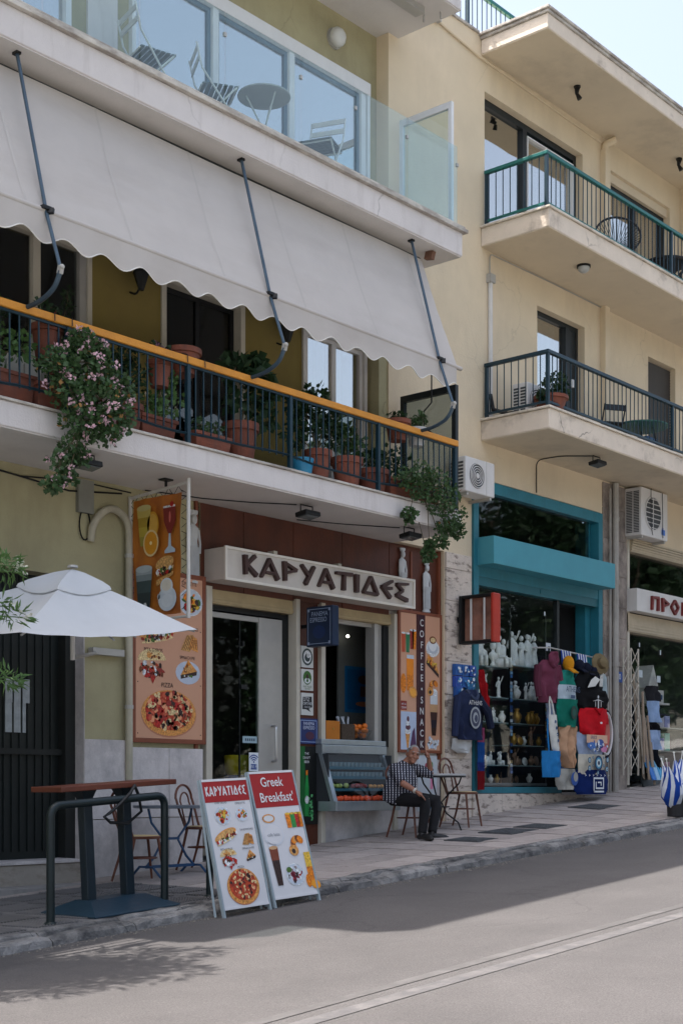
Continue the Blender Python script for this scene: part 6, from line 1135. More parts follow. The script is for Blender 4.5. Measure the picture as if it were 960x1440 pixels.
t = plant('terracotta bowl with a leafy shrub on the cream balcony corner', (16.75, -.9, 6.84)); pot(t, 16.75, -.9, 6.84, .24, .22); bushy(t, (16.75, -.9, 7.05), [((16.7, -.92, 7.2), (.17, .13, .12)), ((16.88, -.92, 7.3), (.18, .14, .14)), ((16.95, -.95, 7.12), (.14, .1, .12)), ((16.5, -.92, 7.02), (.08, .06, .07))], m_leafd, .06, .03, 90)

# ---------------- furniture on the upper balconies ----------------
m_slt = mat('chair_slat_green', (.09, .12, .115), .5, .1, 5); m_ctw = mat('chair_tube_white', (.55, .55, .53), .45, .05, 5)
def folding_chair(label, x, y, z, rz):
    t = thing('folding_chair', label, 'chair', (x, y, z), rz, local=True)
    for i in range(7): q = MB(); q.box(-.2, .2, -.2+i*.058, -.2+i*.058+.042, .44, .455); q.build('seat_slat', m_slt, t)
    for s in (-1, 1):
        q = MB(); q.tube([(s*.21, -.22, 0), (s*.21, .2, .6), (s*.21, .26, .86)], .011, 6); q.build('leg', m_ctw, t); q = MB(); q.tube([(s*.19, .24, 0), (s*.19, -.2, .46)], .011, 6); q.build('leg', m_ctw, t)
    for zz in (.68, .8): q = MB(); q.box(-.2, .2, .225+.1*(zz-.68), .24+.1*(zz-.68), zz, zz+.055); q.build('back_slat', m_ctw, t)
    q = MB(); q.tube([(-.19, -.18, .43), (.19, -.18, .43)], .01, 6); q.tube([(-.19, .2, .43), (.19, .2, .43)], .01, 6); q.build('cross_bar', m_ctw, t); return t
folding_chair('slatted folding chair behind the glass beside the cream pilaster', 9.82, -.45, 8.735, 1.3); folding_chair('slatted folding chair behind the glass next to the round table', 10.78, -.45, 8.735, 1.0); folding_chair('slatted folding chair behind the glass beyond the round table', 12.48, -.45, 8.735, -1.2)
t = thing('round_table', 'round grey table on thin legs behind the glass balustrade', 'table', (11.55, -.42, 8.735), local=True); b = MB(); b.lathe([(.29, .69), (.3, .695), (.3, .71), (.001, .712)], n=24); b.build('table_top', mat('table_grey', (.33, .34, .33), .5, .05, 4), t)
for k in range(3): w = k*2.09+.4; q = MB(); q.tube([(.2*math.cos(w), .2*math.sin(w), .69), (.02*math.cos(w), .02*math.sin(w), .35), (-.2*math.cos(w), -.2*math.sin(w), 0)], .01, 6); q.build('leg', m_ctw, t)
t = thing('wire_chair', 'round string chair of black cords on the upper cream balcony', 'chair', (18.95, -.7, 9.533)); cx, cy, cz = 18.9, -.72, 9.98
b = MB(); ring = []
for i in range(33): w = 6.2832*i/32; ring.append(Vector((cx+.34*math.cos(w)*.652+.14*math.sin(w)*.758, cy-.34*math.cos(w)*.758+.14*math.sin(w)*.652, cz+.32*math.sin(w)))); 
b.tube(ring, .016, 6); b.build('rim', m_black, t, smooth=True); hub = Vector((cx+.1, cy+.09, cz-.15))
b = MB()
for i in range(40): w = 6.2832*i/40; b.tube([Vector((cx+.34*math.cos(w)*.652+.14*math.sin(w)*.758, cy-.34*math.cos(w)*.758+.14*math.sin(w)*.652, cz+.32*math.sin(w))), hub+Vector((.07*math.cos(w)*.652, -.07*math.cos(w)*.758, .04*math.sin(w)))], .005, 4)
tag(b.build('cords', m_black, t), kind='stuff')
for dx, dy in ((-.2, .12), (.2, .12), (-.15, -.2), (.15, -.2)): q = MB(); q.tube([(cx+dx*.6, cy+dy*.4, 9.75), (cx+dx, cy+dy, 9.533)], .012, 6); q.build('leg', m_black, t)
t = thing('lattice_stool', 'dark lattice side table on the upper cream balcony', 'table', (20.35, -.75, 9.533), local=True); b = MB(); b.lathe([(.34, .38), (.36, .4), (.36, .42), (.001, .425)], n=20); b.build('table_top', m_black, t)
for k in range(12): w = k*.5236; q = MB(); q.tube([(.34*math.cos(w), .34*math.sin(w), .38), (.22*math.cos(w+.5), .22*math.sin(w+.5), .2), (.34*math.cos(w+1), .34*math.sin(w+1), 0)], .012, 5); q.build('lattice_strut', m_black, t)
t = thing('round_table', 'round green table on the lower cream balcony', 'table', (19.75, -.62, 6.833), local=True); b = MB(); b.lathe([(.42, .42), (.44, .43), (.44, .445), (.001, .447)], n=24); b.build('table_top', mat('table_green', (.03, .12, .10), .4, .1, 5), t)
for k in range(4): w = k*1.571+.4; q = MB(); q.tube([(.2*math.cos(w), .2*math.sin(w), .42), (.28*math.cos(w), .28*math.sin(w), 0)], .014, 6); q.build('leg', m_black, t)
b = MB(); b.box(.05, .35, -.1, .2, .0, .3); b.build('blue_crate', pc(60, 100, 150), t)
t = thing('small_chair', 'little black folding chair beside the green table', 'chair', (19.0, -.55, 6.833), -.6, local=True)
for s in (-1, 1): q = MB(); q.tube([(s*.17, .2, 0), (s*.17, -.05, .4), (s*.17, -.14, .62)], .012, 6); q.build('leg', m_black, t); q = MB(); q.tube([(s*.15, -.2, 0), (s*.15, .15, .36)], .012, 6); q.build('leg', m_black, t)
b = MB(); b.box(-.17, .17, -.12, .18, .345, .36); b.build('seat', m_black, t); b = MB(); b.obox((0, -.125, .57), (.34, .015, .1), (-.35, 0, 0)); b.build('backrest', m_black, t)
# ---------------- pavement furniture ----------------
m_bent = mat('bentwood', (.11, .035, .018), .4, .2, 6); m_cane = mat('cane_seat', (.52, .40, .21), .7, .1, 30, .2, 200)
def bent_chair(label, x, y, z, rz):
    t = thing('bentwood_chair', label, 'chair', (x, y, z), rz, local=True)      # faces -y
    b = MB(); b.lathe([(.19, .43), (.205, .435), (.205, .455), (.19, .46)], n=24); b.build('seat_rim', m_bent, t, smooth=True); b = MB(); b.lathe([(.192, .456), (.18, .466), (.1, .469), (.001, .468)], n=24); b.lathe([(.19, .445), (.001, .44)], n=24); b.build('seat', m_cane, t, smooth=True)
    for s in (-1, 1):
        q = MB(); q.tube([(s*.145, -.13, .44), (s*.165, -.16, .22), (s*.185, -.19, 0)], [.016, .014, .011], 8); q.build('leg', m_bent, t, smooth=True)
        q = MB(); q.tube([(s*.16, .12, .44), (s*.17, .17, .22), (s*.18, .24, 0)], [.016, .014, .012], 8); q.build('leg', m_bent, t, smooth=True)
    hoop = [(-.16, .13, .42), (-.185, .2, .62), (-.185, .235, .74)]+[(-.185*math.cos(w*.2618), .245+.01*math.sin(w*.2618), .76+.14*math.sin(w*.2618)) for w in range(13)]+[(.185, .235, .74), (.185, .2, .62), (.16, .13, .42)]
    b = MB(); b.tube(hoop, .0135, 8); b.build('back_hoop', m_bent, t, smooth=True)
    hoop = [(-.085, .17, .45), (-.1, .2, .6), (-.1, .225, .7)]+[(-.1*math.cos(w*.2618), .235+.005*math.sin(w*.2618), .72+.1*math.sin(w*.2618)) for w in range(13)]+[(.1, .225, .7), (.1, .2, .6), (.085, .17, .45)]
    b = MB(); b.tube(hoop, .0095, 8); b.build('inner_hoop', m_bent, t, smooth=True)
    b = MB(); b.tube([(.165*math.cos(w*.2618), .165*math.sin(w*.2618)+.005, .24) for w in range(25)], .009, 6); b.build('foot_ring', m_bent, t, smooth=True); return t
bent_chair('bentwood chair with a cane seat between the cafe table and the teal window', 15.06, -.62, zs(15.06, -.62), .15)
bent_chair('bentwood chair with the seated man on it', 13.92, -.66, zs(13.92, -.66), .1)
bent_chair('bentwood chair with a cane seat behind the tall bar table', 9.46, -.72, zs(9.46, -.72), 1.2); bent_chair('bentwood chair with a cane seat beside the sandwich board', 10.5, -.55, zs(10.5, -.55), .35)
t = thing('cafe_table', 'round pale cafe table with curled black iron legs beside the seated man', 'table', (14.68, -.52, zs(14.68, -.52)), local=True); b = MB(); b.lathe([(.335, .69), (.35, .7), (.35, .718), (.34, .724), (.001, .726)], n=32); b.build('table_top', mat('table_marble', (.42, .42, .42), .35, .1, 5), t, smooth=True); b = MB(); b.lathe([(.345, .678), (.352, .68), (.352, .70), (.34, .7)], n=32); b.build('top_band', m_black, t)
for k in range(3):
    w = k*2.094+.9; c_, s_ = math.cos(w), math.sin(w); q = MB(); q.tube([(c_*r, s_*r, z) for r, z in ((.3, .68), (.27, .6), (.12, .45), (.04, .36), (.1, .22), (.26, .1), (.3, .0))], .011, 6); q.build('leg', m_black, t, smooth=True)
b = MB(); b.tube([(.14*math.cos(w*.35), .14*math.sin(w*.35), .3) for w in range(19)], .008, 5); b.build('leg_ring', m_black, t)
m_blu = mat('blue_paint', (.02, .065, .15), .45, .2, 7)
t = thing('cafe_table', 'small table with bent blue metal legs behind the tall bar table', 'table', (9.97, -.6, zs(9.97, -.6)), local=True); b = MB(); b.lathe([(.37, .695), (.385, .7), (.385, .725), (.001, .73)], n=28); b.build('table_top', mat('table_dark', (.10, .12, .15), .35, .2, 5), t)
for s in (-1, 1): q = MB(); q.tube([(s*.3, 0, .69), (s*.26, 0, .55), (s*.1, 0, .38), (s*.22, 0, .2), (s*.33, 0, .1)], .013, 6); q.build('leg', m_blu, t, smooth=True); q = MB(); q.tube([(s*.33, -.22, 0), (s*.33, -.1, .1), (s*.33, .1, .1), (s*.33, .22, 0)], .013, 6); q.build('foot', m_blu, t)
b = MB(); b.box(-.33, .33, -.015, .015, .085, .115); b.box(-.12, .12, -.012, .012, .37, .395); b.build('cross_bar', m_blu, t)
# tall bar table with a plinth
t = thing('bar_table', 'tall bar table with a red brown plank on two posts and a sloping base', 'table', (7.92, -2.1, zs(7.92, -2.1)), local=True, rot=(0, -math.atan(SL)*.85, 0)); m_bt = mat('blue_steel', (.009, .019, .028), .45, .2, 5, .1, 30)
b = MB(); b.box(-.63, .63, -.2, .2, 1.04, 1.085); b.build('table_top', mat('red_brown_plank', (.11, .028, .014), .5, .2, 4), t, bevel=.006)
for s in (-.235, .19): q = MB(); q.box(s-.047, s+.047, -.045, .045, .05, 1.0); q.build('post', m_bt, t, bevel=.008); q = MB(); q.add([(s-.047, -.045, .96), (s+.047, -.045, .96), (s+.047, .045, .96), (s-.047, .045, .96), (s-.08, -.07, 1.039), (s+.08, -.07, 1.039), (s+.08, .07, 1.039), (s-.08, .07, 1.039)], [(0, 1, 5, 4), (1, 2, 6, 5), (2, 3, 7, 6), (3, 0, 4, 7), (4, 5, 6, 7)]); q.build('post_head', m_bt, t)
b = MB(); b.add([(-.47, -.36, 0), (.47, -.36, 0), (.47, .36, 0), (-.47, .36, 0), (-.47, -.36, .015), (.47, -.36, .015), (.47, .36, .015), (-.47, .36, .015), (-.3, -.1, .115), (.3, -.1, .115), (.3, .1, .115), (-.3, .1, .115)], [(0, 3, 2, 1), (0, 1, 5, 4), (1, 2, 6, 5), (2, 3, 7, 6), (3, 0, 4, 7), (4, 5, 9, 8), (5, 6, 10, 9), (6, 7, 11, 10), (7, 4, 8, 11), (8, 9, 10, 11)]); b.build('base', mat('blue_steel_base', (.013, .036, .058), .45, .15, 4, .1, 30), t, bevel=.004)
# pavement hoops
m_hoop = mat('hoop_green_black', (.004, .012, .014), .4, .2, 6)
def hoop(label, x0, x1, y, h):
    t = thing('hoop_barrier', label, 'barrier', ((x0+x1)/2, y, zs((x0+x1)/2, y))); b = MB(); b.tube(bend([(x0, y, zs(x0, y)-.05), (x0, y, zs(x0, y)+h), (x1, y, zs(x1, y)+h), (x1, y, zs(x1, y)-.05)], .1, 7), .034, 12); b.build('hoop', m_hoop, t, smooth=True)
    for x in (x0, x1): q = MB(); q.lathe([(.055, 0), (.055, .01), (.036, .025)], (x, y, zs(x, y)), 12); q.build('collar', m_hoop, t)
hoop('dark green pipe hoop barrier in front of the bar table', 7.1, 8.32, -2.33, .95); hoop('dark green pipe hoop barrier behind the sandwich boards', 8.86, 10.0, -2.33, .78)
t = thing('cable_lock', 'black cable lock looped over the hoop barrier', 'lock', (7.9, -2.33, 1.4)); b = MB(); b.tube([(7.7, -2.34, 1.45), (7.78, -2.37, 1.52), (7.9, -2.37, 1.62), (7.98, -2.33, 1.68), (8.06, -2.29, 1.6), (8.1, -2.28, 1.46), (7.95, -2.28, 1.36), (7.75, -2.29, 1.37), (7.66, -2.32, 1.42), (7.7, -2.34, 1.45)], .014, 6); b.build('cable', m_black, t, smooth=True)
# parasol
m_par = mat('parasol_white', (.62, .64, .66), .85, .04, 2.5, .1, 60, trans=.2); t = thing('parasol', 'square white parasol on a wall arm before the dark entrance', 'parasol', (8.25, -1.1, 2.9))
FR, FL, BL, BR_ = Vector((9.02, -2.0, 3.115)), Vector((7.05, -2.0, 2.92)), Vector((6.95, -.2, 3.15)), Vector((9.1, -.22, 3.26)); AP = Vector((8.24, -1.18, 3.62)); cor = [FR, FL, BL, BR_]
b = MB(); b.use(m_par); E = []
for i in range(4):
    a, c = cor[i], cor[(i+1) % 4]; n = 16
    for k in range(n):
        f = k/n; sag = .05*math.sin(math.pi*f)+.0; p_ = a.lerp(c, f)+Vector((0, 0, -sag)); E.append(p_)
N = len(E); V = []
top = [AP.lerp(e, .13) for e in E]
for j in range(8):
    f = .13+(1-.13)*j/7
    for i, e in enumerate(E):
        q = AP.lerp(e, f); d = (i % 16)/16.; q.z -= .07*math.sin(math.pi*(f-.13)/.87)*math.sin(math.pi*d)+(.004*math.sin(i*1.7+f*9)); V.append(q)
b.add(V, [(j*N+i, j*N+(i+1) % N, (j+1)*N+(i+1) % N, (j+1)*N+i) for j in range(7) for i in range(N)]); b.build('canopy', None, t, smooth=True, recalc=False)
b = MB(); c0 = len(b.v); V = []
for f, dz in ((.0, .04), (.1, .055), (.24, .05), (.3, .035), (.31, .012)):
    for i, e in enumerate(E): q = AP.lerp(e, f); q.z += dz-.035*math.sin(math.pi*((i % 16)/16.))*(f > .2); V.append(q)
b.add(V, [(j*N+i, j*N+(i+1) % N, (j+1)*N+(i+1) % N, (j+1)*N+i) for j in range(4) for i in range(N)]); b.build('vent_cap', m_par, t, smooth=True, recalc=False)
b = MB(); b.lathe([(.05, 0), (.045, .02), (.001, .028)], AP+Vector((0, 0, .052)), 12); b.build('finial', m_alu, t)
for i in range(4):
    q = MB(); a = cor[i]; q.tube([AP+Vector((0, 0, -.25)), a.lerp(AP, .02)+Vector((0, 0, -.03))], .009, 5); q.build('rib', m_alu, t)
    q = MB(); md = (cor[i]+cor[(i+1) % 4])/2+Vector((0, 0, -.06)); q.tube([AP+Vector((0, 0, -.28)), md+Vector((0, 0, -.02))], .009, 5); q.build('rib', m_alu, t)
b = MB(); b.tube([AP+Vector((0, 0, -.02)), AP+Vector((.08, .1, -.78))], .022, 8); b.build('pole', m_ctw, t); b = MB(); b.tube([AP+Vector((.08, .1, -.76)), (9.5, .02, 3.06)], .02, 6); b.obox((9.66, .04, 3.08), (.42, .08, .07)); b.build('wall_arm', m_alu, t)
# sandwich boards
m_bd = mat('board_white', (.60, .60, .62), .5, .04, 3); m_bdf = mat('board_frame', (.27, .33, .36), .5, .1, 5); m_bred = pc(150, 26, 28)
def board(label, x0, x1, yb, yt, z0, h, fn):
    t = thing('sandwich_board', label, 'sandwich board', ((x0+x1)/2, yb, zr((x0+x1)/2))); ln = math.hypot(h, yt-yb); w = x1-x0; U = Vector((1, 0, .045)).normalized(); Vv = Vector((0, (yt-yb)/ln, h/ln)); Vv = (Vv-U*Vv.dot(U)).normalized(); O = Vector((x0, yb, z0+.06)); Nn = U.cross(Vv)
    def slab(u0, u1, v0, v1, d0, d1, nm, m):
        b = MB(); P = [O+U*u+Vv*v+Nn*d for d in (d0, d1) for v in (v0, v1) for u in (u0, u1)]; b.add(P, [(0, 1, 3, 2), (4, 6, 7, 5), (0, 4, 5, 1), (1, 5, 7, 3), (3, 7, 6, 2), (2, 6, 4, 0)]); b.build(nm, m, t)
    slab(.02, w-.02, .02, ln-.02, -.012, 0, 'panel', m_bd); slab(0, .02, -.07, ln, -.025, .006, 'frame_leg', m_bdf); slab(w-.02, w, -.07, ln, -.025, .006, 'frame_leg', m_bdf); slab(.02, w-.02, ln-.02, ln, -.02, .005, 'frame_rail', m_bd); slab(.02, w-.02, 0, .02, -.02, .005, 'frame_rail', m_bd)
    V2 = Vector((0, -(yt-yb)*1.0/ln, h/ln)); O2 = Vector((x0, yb+.1, z0+.05)); 
    for u in (0, w-.02):
        b = MB(); q0 = O2+U*u; q1 = O+U*u+Vv*ln; b.tube([q0+Vector((.01, 0, -.05)), q1+Vector((.01, .02, -.01))], .014, 4); b.build('rear_leg', m_bdf, t)
    p = Pan(O+Nn*.001, U, Vv); fn(p, w, ln); p.build('print', t); return t
wt = pc(206, 208, 210); bk2 = pc(60, 64, 72)
def f1(p, w, h):
    p.rect(.02, w-.02, h-.2, h-.02, m_bred)
    for ch, a, c in (('K', .0, .075), ('A', .08, .18), ('P', .19, .265), ('Y', .275, .36), ('A', .37, .465), ('T', .47, .56), ('I', .575, .605), ('D', .62, .715), ('E', .725, .8), ('S', .81, .9)):
        u0, u1, v0, v1 = .05+(w-.09)*a*1.1, .05+(w-.09)*c*1.1, h-.145, h-.065
        for (s0, s1, sw) in LET[ch]:
            a0 = Vector((u0+s0[0]*(u1-u0), v0+s0[1]*(v1-v0))); a1 = Vector((u0+s1[0]*(u1-u0), v0+s1[1]*(v1-v0))); d = (a1-a0).normalized(); nn = Vector((-d.y, d.x))*.0065; p.poly([tuple(a0-nn), tuple(a1-nn), tuple(a1+nn), tuple(a0+nn)], wt, 2)
    s = h/1.16; plate(p, .2*w/.58, .83*s, .095, [RD, OR, GR, CH, YE, DK], 34); p.text('CHEF SALAD', .2*w/.58, .945*s, .018, bk2, 2); plate(p, .43*w/.58, .83*s, .075, [OR, CR, GR, RD], 20); p.text('OMELETTE', .43*w/.58, .93*s, .018, bk2, 2)
    sandwich(p, .19, .645*s, .14, .045, .32); p.text('SANDWICHES', .45, .69*s, .018, bk2, 2); toast(p, .44, .6*s, .07); gyros(p, .18, .44*s, .1); p.text('PITA GYROS', .17, .53*s, .018, bk2, 2); pie(p, .44, .45*s, .075, False); p.text('SPINACH PIE', .43, .52*s, .018, bk2, 2); p.text('PIZZA', .3, .36*s, .02, bk2, 2); pizza(p, .29, .19*s, .19, .155)
board('sandwich board with a red Greek heading and pizza, salads and sandwiches', 8.385, 8.965, -2.98, -2.74, zr(8.4)-.0, 1.1, f1)
def f2(p, w, h):
    p.rect(.02, w-.02, h-.33, h-.02, m_bred); p.text('Greek', w*.47, h-.105, .085, wt, 2, .92, .008); p.text("Breakfast'", w*.52, h-.245, .085, wt, 2, .92, .008)
    p.ell(.15, h-.43, .08, .04, CR, 2); p.ell(.15, h-.43, .062, .028, wt, 2.5); p.ell(.17, h-.58, .13, .1, pc(196, 200, 208), 2); p.ell(.17, h-.575, .12, .09, m_bd, 2.5); p.text('cafe latte', .17, h-.58, .03, pc(120, 124, 132), 2)
    for du, m_ in ((.4, OR), (.46, pc(44, 130, 60)), (.52, RD), (.56, OR)): glas(p, du, h-.53, .033, .13, [m_], YE, .8)
    croissant(p, .43, .46, .12); glas(p, .13, .12, .055, .34, [DK, DK, pc(120, 60, 40)], pc(190, 150, 110), .6); p.rect(.08, .18, .46, .52, pc(204, 208, 214), 2); plate(p, .34, .2, .12, [RD, WH, DK, pc(120, 30, 50), WH], 34); p.ell(.27, .25, .035, .025, GR, 5, 8); glas(p, .55, .12, .05, .27, [OR, YE], None, .9); p.ell(.58, .09, .06, .04, pc(226, 150, 40), 4, rot=-.3); p.ell(.5, .13, .035, .06, OR, 2.5)
board('sandwich board reading Greek Breakfast with pictures of coffee and juice', 9.0, 9.6, -2.98, -2.70, zr(9.0)+.012, 1.12, f2)
# chilled display case in the serving window with fruit
t = thing('display_case', 'steel framed glass display case of fruit under the serving window', 'display case', (13.6, -.05, 1.45)); m_st = mat('steel_brushed', (.36, .41, .44), .38, .1, 5, metal=.7)
x0, x1 = 13.0, 14.25
b = MB(); b.box(x0, x1, .0, .5, 2.2, 2.265); b.box(x0, x1, -.015, .1, 2.09, 2.195); b.build('counter_top', m_st, t, bevel=.006)
for xa in (x0, x1-.07): q = MB(); q.add([(xa, .0, 2.09), (xa+.07, .0, 2.09), (xa+.07, .06, 2.09), (xa, .06, 2.09), (xa, -.2, 1.5), (xa+.07, -.2, 1.5), (xa+.07, -.14, 1.5), (xa, -.14, 1.5)], [(0, 1, 2, 3), (0, 4, 5, 1), (1, 5, 6, 2), (2, 6, 7, 3), (3, 7, 4, 0), (4, 7, 6, 5)]); q.build('frame_post', m_st, t)
b = MB(); b.box(x0, x1, -.24, .06, 1.38, 1.5); b.build('bottom_rail', m_st, t, bevel=.006); b = MB(); b.box(x0+.02, x1-.02, .08, .5, 1.38, 2.08); b.box(x0+.01, x0+.03, -.1, .1, 1.5, 2.08); b.box(x1-.03, x1-.01, -.1, .1, 1.5, 2.08); b.build('case_back', mat('case_dark', (.03, .035, .04), .6, .1, 4), t)
m_shb = mat('shelf_blue', (.02, .085, .12), .4, .15, 5); SZ = (1.93, 1.81, 1.66, 1.51)
for k, z in enumerate(SZ[:3]): q = MB(); yy = -.02-.16*(2.05-z)/.55; q.box(x0+.07, x1-.08, yy, .08, z-.035, z); q.build('shelf', m_shb, t)
b = MB(); b.add([(x0+.07, .0-.002, 2.09), (x1-.07, .0-.002, 2.09), (x1-.07, -.2, 1.5), (x0+.07, -.2, 1.5)], [(0, 1, 2, 3)]); b.build('glass_pane', g_shop, t, recalc=False)
def fruit(name, label, cat, group, x, y, z, r, m):
    b = MB(); b.lathe([(.001, 0), (r*.5, r*.08), (r*.9, r*.5), (r, r*.95), (r*.88, r*1.45), (r*.5, r*1.8), (r*.12, r*1.84), (.001, r*1.78)], n=12); me = b.mesh(name, m, smooth=True); return me
ft = fruit('tomato', '', '', '', 0, 0, 0, .036, mat('tomato_red', (.75, .09, .025), .35, .15, 6)); fp = fruit('pear', '', '', '', 0, 0, 0, .032, mat('pear_green', (.28, .36, .10), .45, .15, 6)); fa = fruit('apple', '', '', '', 0, 0, 0, .03, mat('apple_red', (.22, .03, .03), .4, .2, 6)); fo = fruit('orange', '', '', '', 0, 0, 0, .034, mat('orange_peel', (.65, .16, .015), .5, .1, 20)); fy = fruit('apricot', '', '', '', 0, 0, 0, .026, mat('apricot', (.55, .26, .06), .5, .1, 9))
def row(me, n, xa, xb, y, z, label, cat, group):
    for i in range(n): s = RP.uniform(.88, 1.12); tag(inst(me.name.split('.')[0], me, None, (xa+(xb-xa)*(i+.5)/n+RP.uniform(-.01, .01), y+RP.uniform(-.015, .02), z), (0, 0, RP.uniform(0, 6)), (s, s, s)), label, cat, group)
row(ft, 13, x0+.1, x1-.12, -.12, 1.501, 'red tomato on the bottom of the display case', 'tomato', 'tomatoes in the display case'); row(ft, 12, x0+.1, x1-.12, -.04, 1.501, 'red tomato in the rear row of the display case', 'tomato', 'rear row of tomatoes')
row(fp, 4, x0+.1, x0+.42, -.06, 1.661, 'green pear on the fruit shelf of the display case', 'pear', 'pears in the display case'); row(fa, 5, x0+.48, x0+.8, -.06, 1.661, 'dark red apple on the fruit shelf of the display case', 'apple', 'apples in the display case'); row(fy, 5, x0+.82, x1-.12, -.06, 1.661, 'yellow apricot on the fruit shelf of the display case', 'apricot', 'apricots in the display case')
b = MB()
for k, z in enumerate(SZ[:2]):
    for i in range(14): xx = x0+.13+i*.075; b.lathe([(.028, 0), (.033, .05), (.035, .055)], (xx, .0-.02*k, z), 9)
b.build_each('glass_cup', mat('cup_glass', (.10, .17, .20), .2, .15, 9, spec=.7), t)
t = thing('fruit_bowl', 'glass bowl heaped with oranges on the serving counter', 'bowl', (13.95, .2, 2.266)); b = MB(); b.lathe([(.06, 0), (.15, .09), (.17, .14), (.163, .14), (.055, .01)], (13.95, .2, 2.266), 18); b.build('bowl', glass('bowl_glass', (.8, .85, .85), .05), t, smooth=True)
for k, (dx, dy, dz) in enumerate(((-.07, 0, .03), (.07, .02, .03), (0, -.07, .03), (0, .07, .03), (-.1, -.03, .09), (.1, -.02, .09), (-.02, -.09, .09), (.05, .06, .1), (0, 0, .14), (.05, -.05, .15), (-.06, .03, .14))): tag(inst('orange', fo, None, (13.95+dx, .2+dy, 2.27+dz), (0, 0, k), (1.15, 1.15, 1.15)), 'orange heaped in the glass bowl on the counter', 'orange', 'oranges in the glass bowl')
t = thing('counter_box', 'orange box standing on the serving counter', 'box', (13.3, .15, 2.266)); b = MB(); b.box(13.2, 13.46, .1, .3, 2.266, 2.5); b.build('box_body', pc(176, 104, 18), t, bevel=.006); b = MB(); b.lathe([(.015, 0), (.015, .006)], (0, 0, 0), 8); b.v = [Vector((13.33+v.x, .1-v.z, 2.4+v.y)) for v in b.v]; b.build('knob', m_gold, t)
t = thing('basket', 'dark wicker basket of wrapped cutlery on the serving counter', 'basket', (13.65, .2, 2.266)); b = MB(); b.box(13.52, 13.78, .12, .34, 2.266, 2.47); b.build('basket_body', mat('wicker', (.06, .04, .025), .8, .3, 40, .4, 120), t, bevel=.01)
for k in range(8): q = MB(); q.obox((13.55+.03*k, .2+.03*(k % 3), 2.5), (.02, .012, .14), (RP.uniform(-.4, .4), RP.uniform(-.6, .6), 0)); q.build('wrapped_cutlery', pc(170, 176, 184), t)
t = thing('yellow_tub', 'yellow plastic tub inside the glass door of the snack bar', 'tub', (11.75, .6, zw(11.7))); b = MB(); b.lathe([(.2, .0), (.2, .93)], (12.22, .62, zw(11.9)), 18); b.build('stand', pc(20, 60, 110), t); b = MB(); b.lathe([(.15, .93), (.18, .97), (.2, 1.15), (.19, 1.17), (.15, 1.17), (.001, 1.155)], (12.22, .62, zw(11.9)), 20); b.build('tub', mat('yellow_plastic', (.55, .42, .015), .4, .06, 4), t, smooth=True)
p = None
# small sticker poster on the wall under the drinks poster
t, p = poster('ice_poster', 'small white poster of ice lollies behind the cafe table', (15.0, .06, 1.35), (1, 0, 0), .42, .75, 0, mat('poster_white', (.5, .54, .58), .5, .05, 3), .02); p.ell(.18, .6, .03, .05, pc(150, 60, 80)); p.ell(.3, .62, .03, .05, pc(60, 130, 80)); p.rect(.27, .33, .3, .52, pc(210, 130, 160)); p.ell(.3, .52, .03, .04, pc(210, 130, 160)); p.rect(.06, .3, .04, .2, pc(60, 130, 190)); p.build('print', t)
# ---------------- the seated man ----------------
def remeshed(b, name, m, vox, it=6, fac=.5):
    me = b.mesh(name, m); o = bpy.data.objects.new('tmp', me); C.objects.link(o); md = o.modifiers.new('r', 'REMESH'); md.mode = 'VOXEL'; md.voxel_size = vox; md.use_smooth_shade = True
    sm_ = o.modifiers.new('s', 'SMOOTH'); sm_.factor = fac; sm_.iterations = it; bpy.context.view_layer.update()
    r = bpy.data.meshes.new_from_object(o.evaluated_get(bpy.context.evaluated_depsgraph_get())); bpy.data.objects.remove(o); r.name = name
    r.materials.clear(); r.materials.append(m); r.polygons.foreach_set('material_index', [0]*len(r.polygons)); r.polygons.foreach_set('use_smooth', [True]*len(r.polygons)); return r
MX, MY = 13.72, -.55; MZ = zs(13.7, -.8)-.01
P = thing('person', 'grey-haired man in a dark striped shirt seated with one hand to his head', 'person', (MX, MY, MZ), local=True)
m_skin = mat('skin', (.30, .135, .085), .5, .14, 12, .15, 90); m_hair = mat('hair_grey', (.30, .29, .28), .8, .25, 40, .6, 200); m_trou = mat('trousers_black', (.0035, .0035, .005), .85, .3, 9, .25, 100); m_shoe = mat('shoe_black', (.012, .011, .011), .4, .2, 8)
# striped shirt: pale broken stripes on dark navy
m_sh = mat('shirt_stripe', (.010, .011, .022), .85, .2, 20, .15, 120); n = m_sh.node_tree.nodes; l = m_sh.node_tree.links; bs_ = n['Principled BSDF']; old = bs_.inputs['Base Color'].links[0].from_socket
tc = n.new('ShaderNodeTexCoord'); wv = n.new('ShaderNodeTexWave'); wv.bands_direction = 'X'; wv.inputs['Scale'].default_value = 8.5; mpp = n.new('ShaderNodeMapping'); mpp.inputs['Rotation'].default_value = (0, 0, R(49)); l.new(tc.outputs['Object'], mpp.inputs['Vector']); wv.inputs['Distortion'].default_value = 1.2; wv.inputs['Detail Scale'].default_value = 1.; l.new(mpp.outputs[0], wv.inputs['Vector'])
w2 = n.new('ShaderNodeTexWave'); w2.bands_direction = 'Z'; w2.inputs['Scale'].default_value = 11; w2.inputs['Distortion'].default_value = .8; l.new(tc.outputs['Object'], w2.inputs['Vector'])
r1 = n.new('ShaderNodeMapRange'); r1.inputs[1].default_value = .70; r1.inputs[2].default_value = .85; l.new(wv.outputs['Fac'], r1.inputs[0]); r2 = n.new('ShaderNodeMapRange'); r2.inputs[1].default_value = .2; r2.inputs[2].default_value = .55; r2.inputs[3].default_value = .25; l.new(w2.outputs['Fac'], r2.inputs[0])
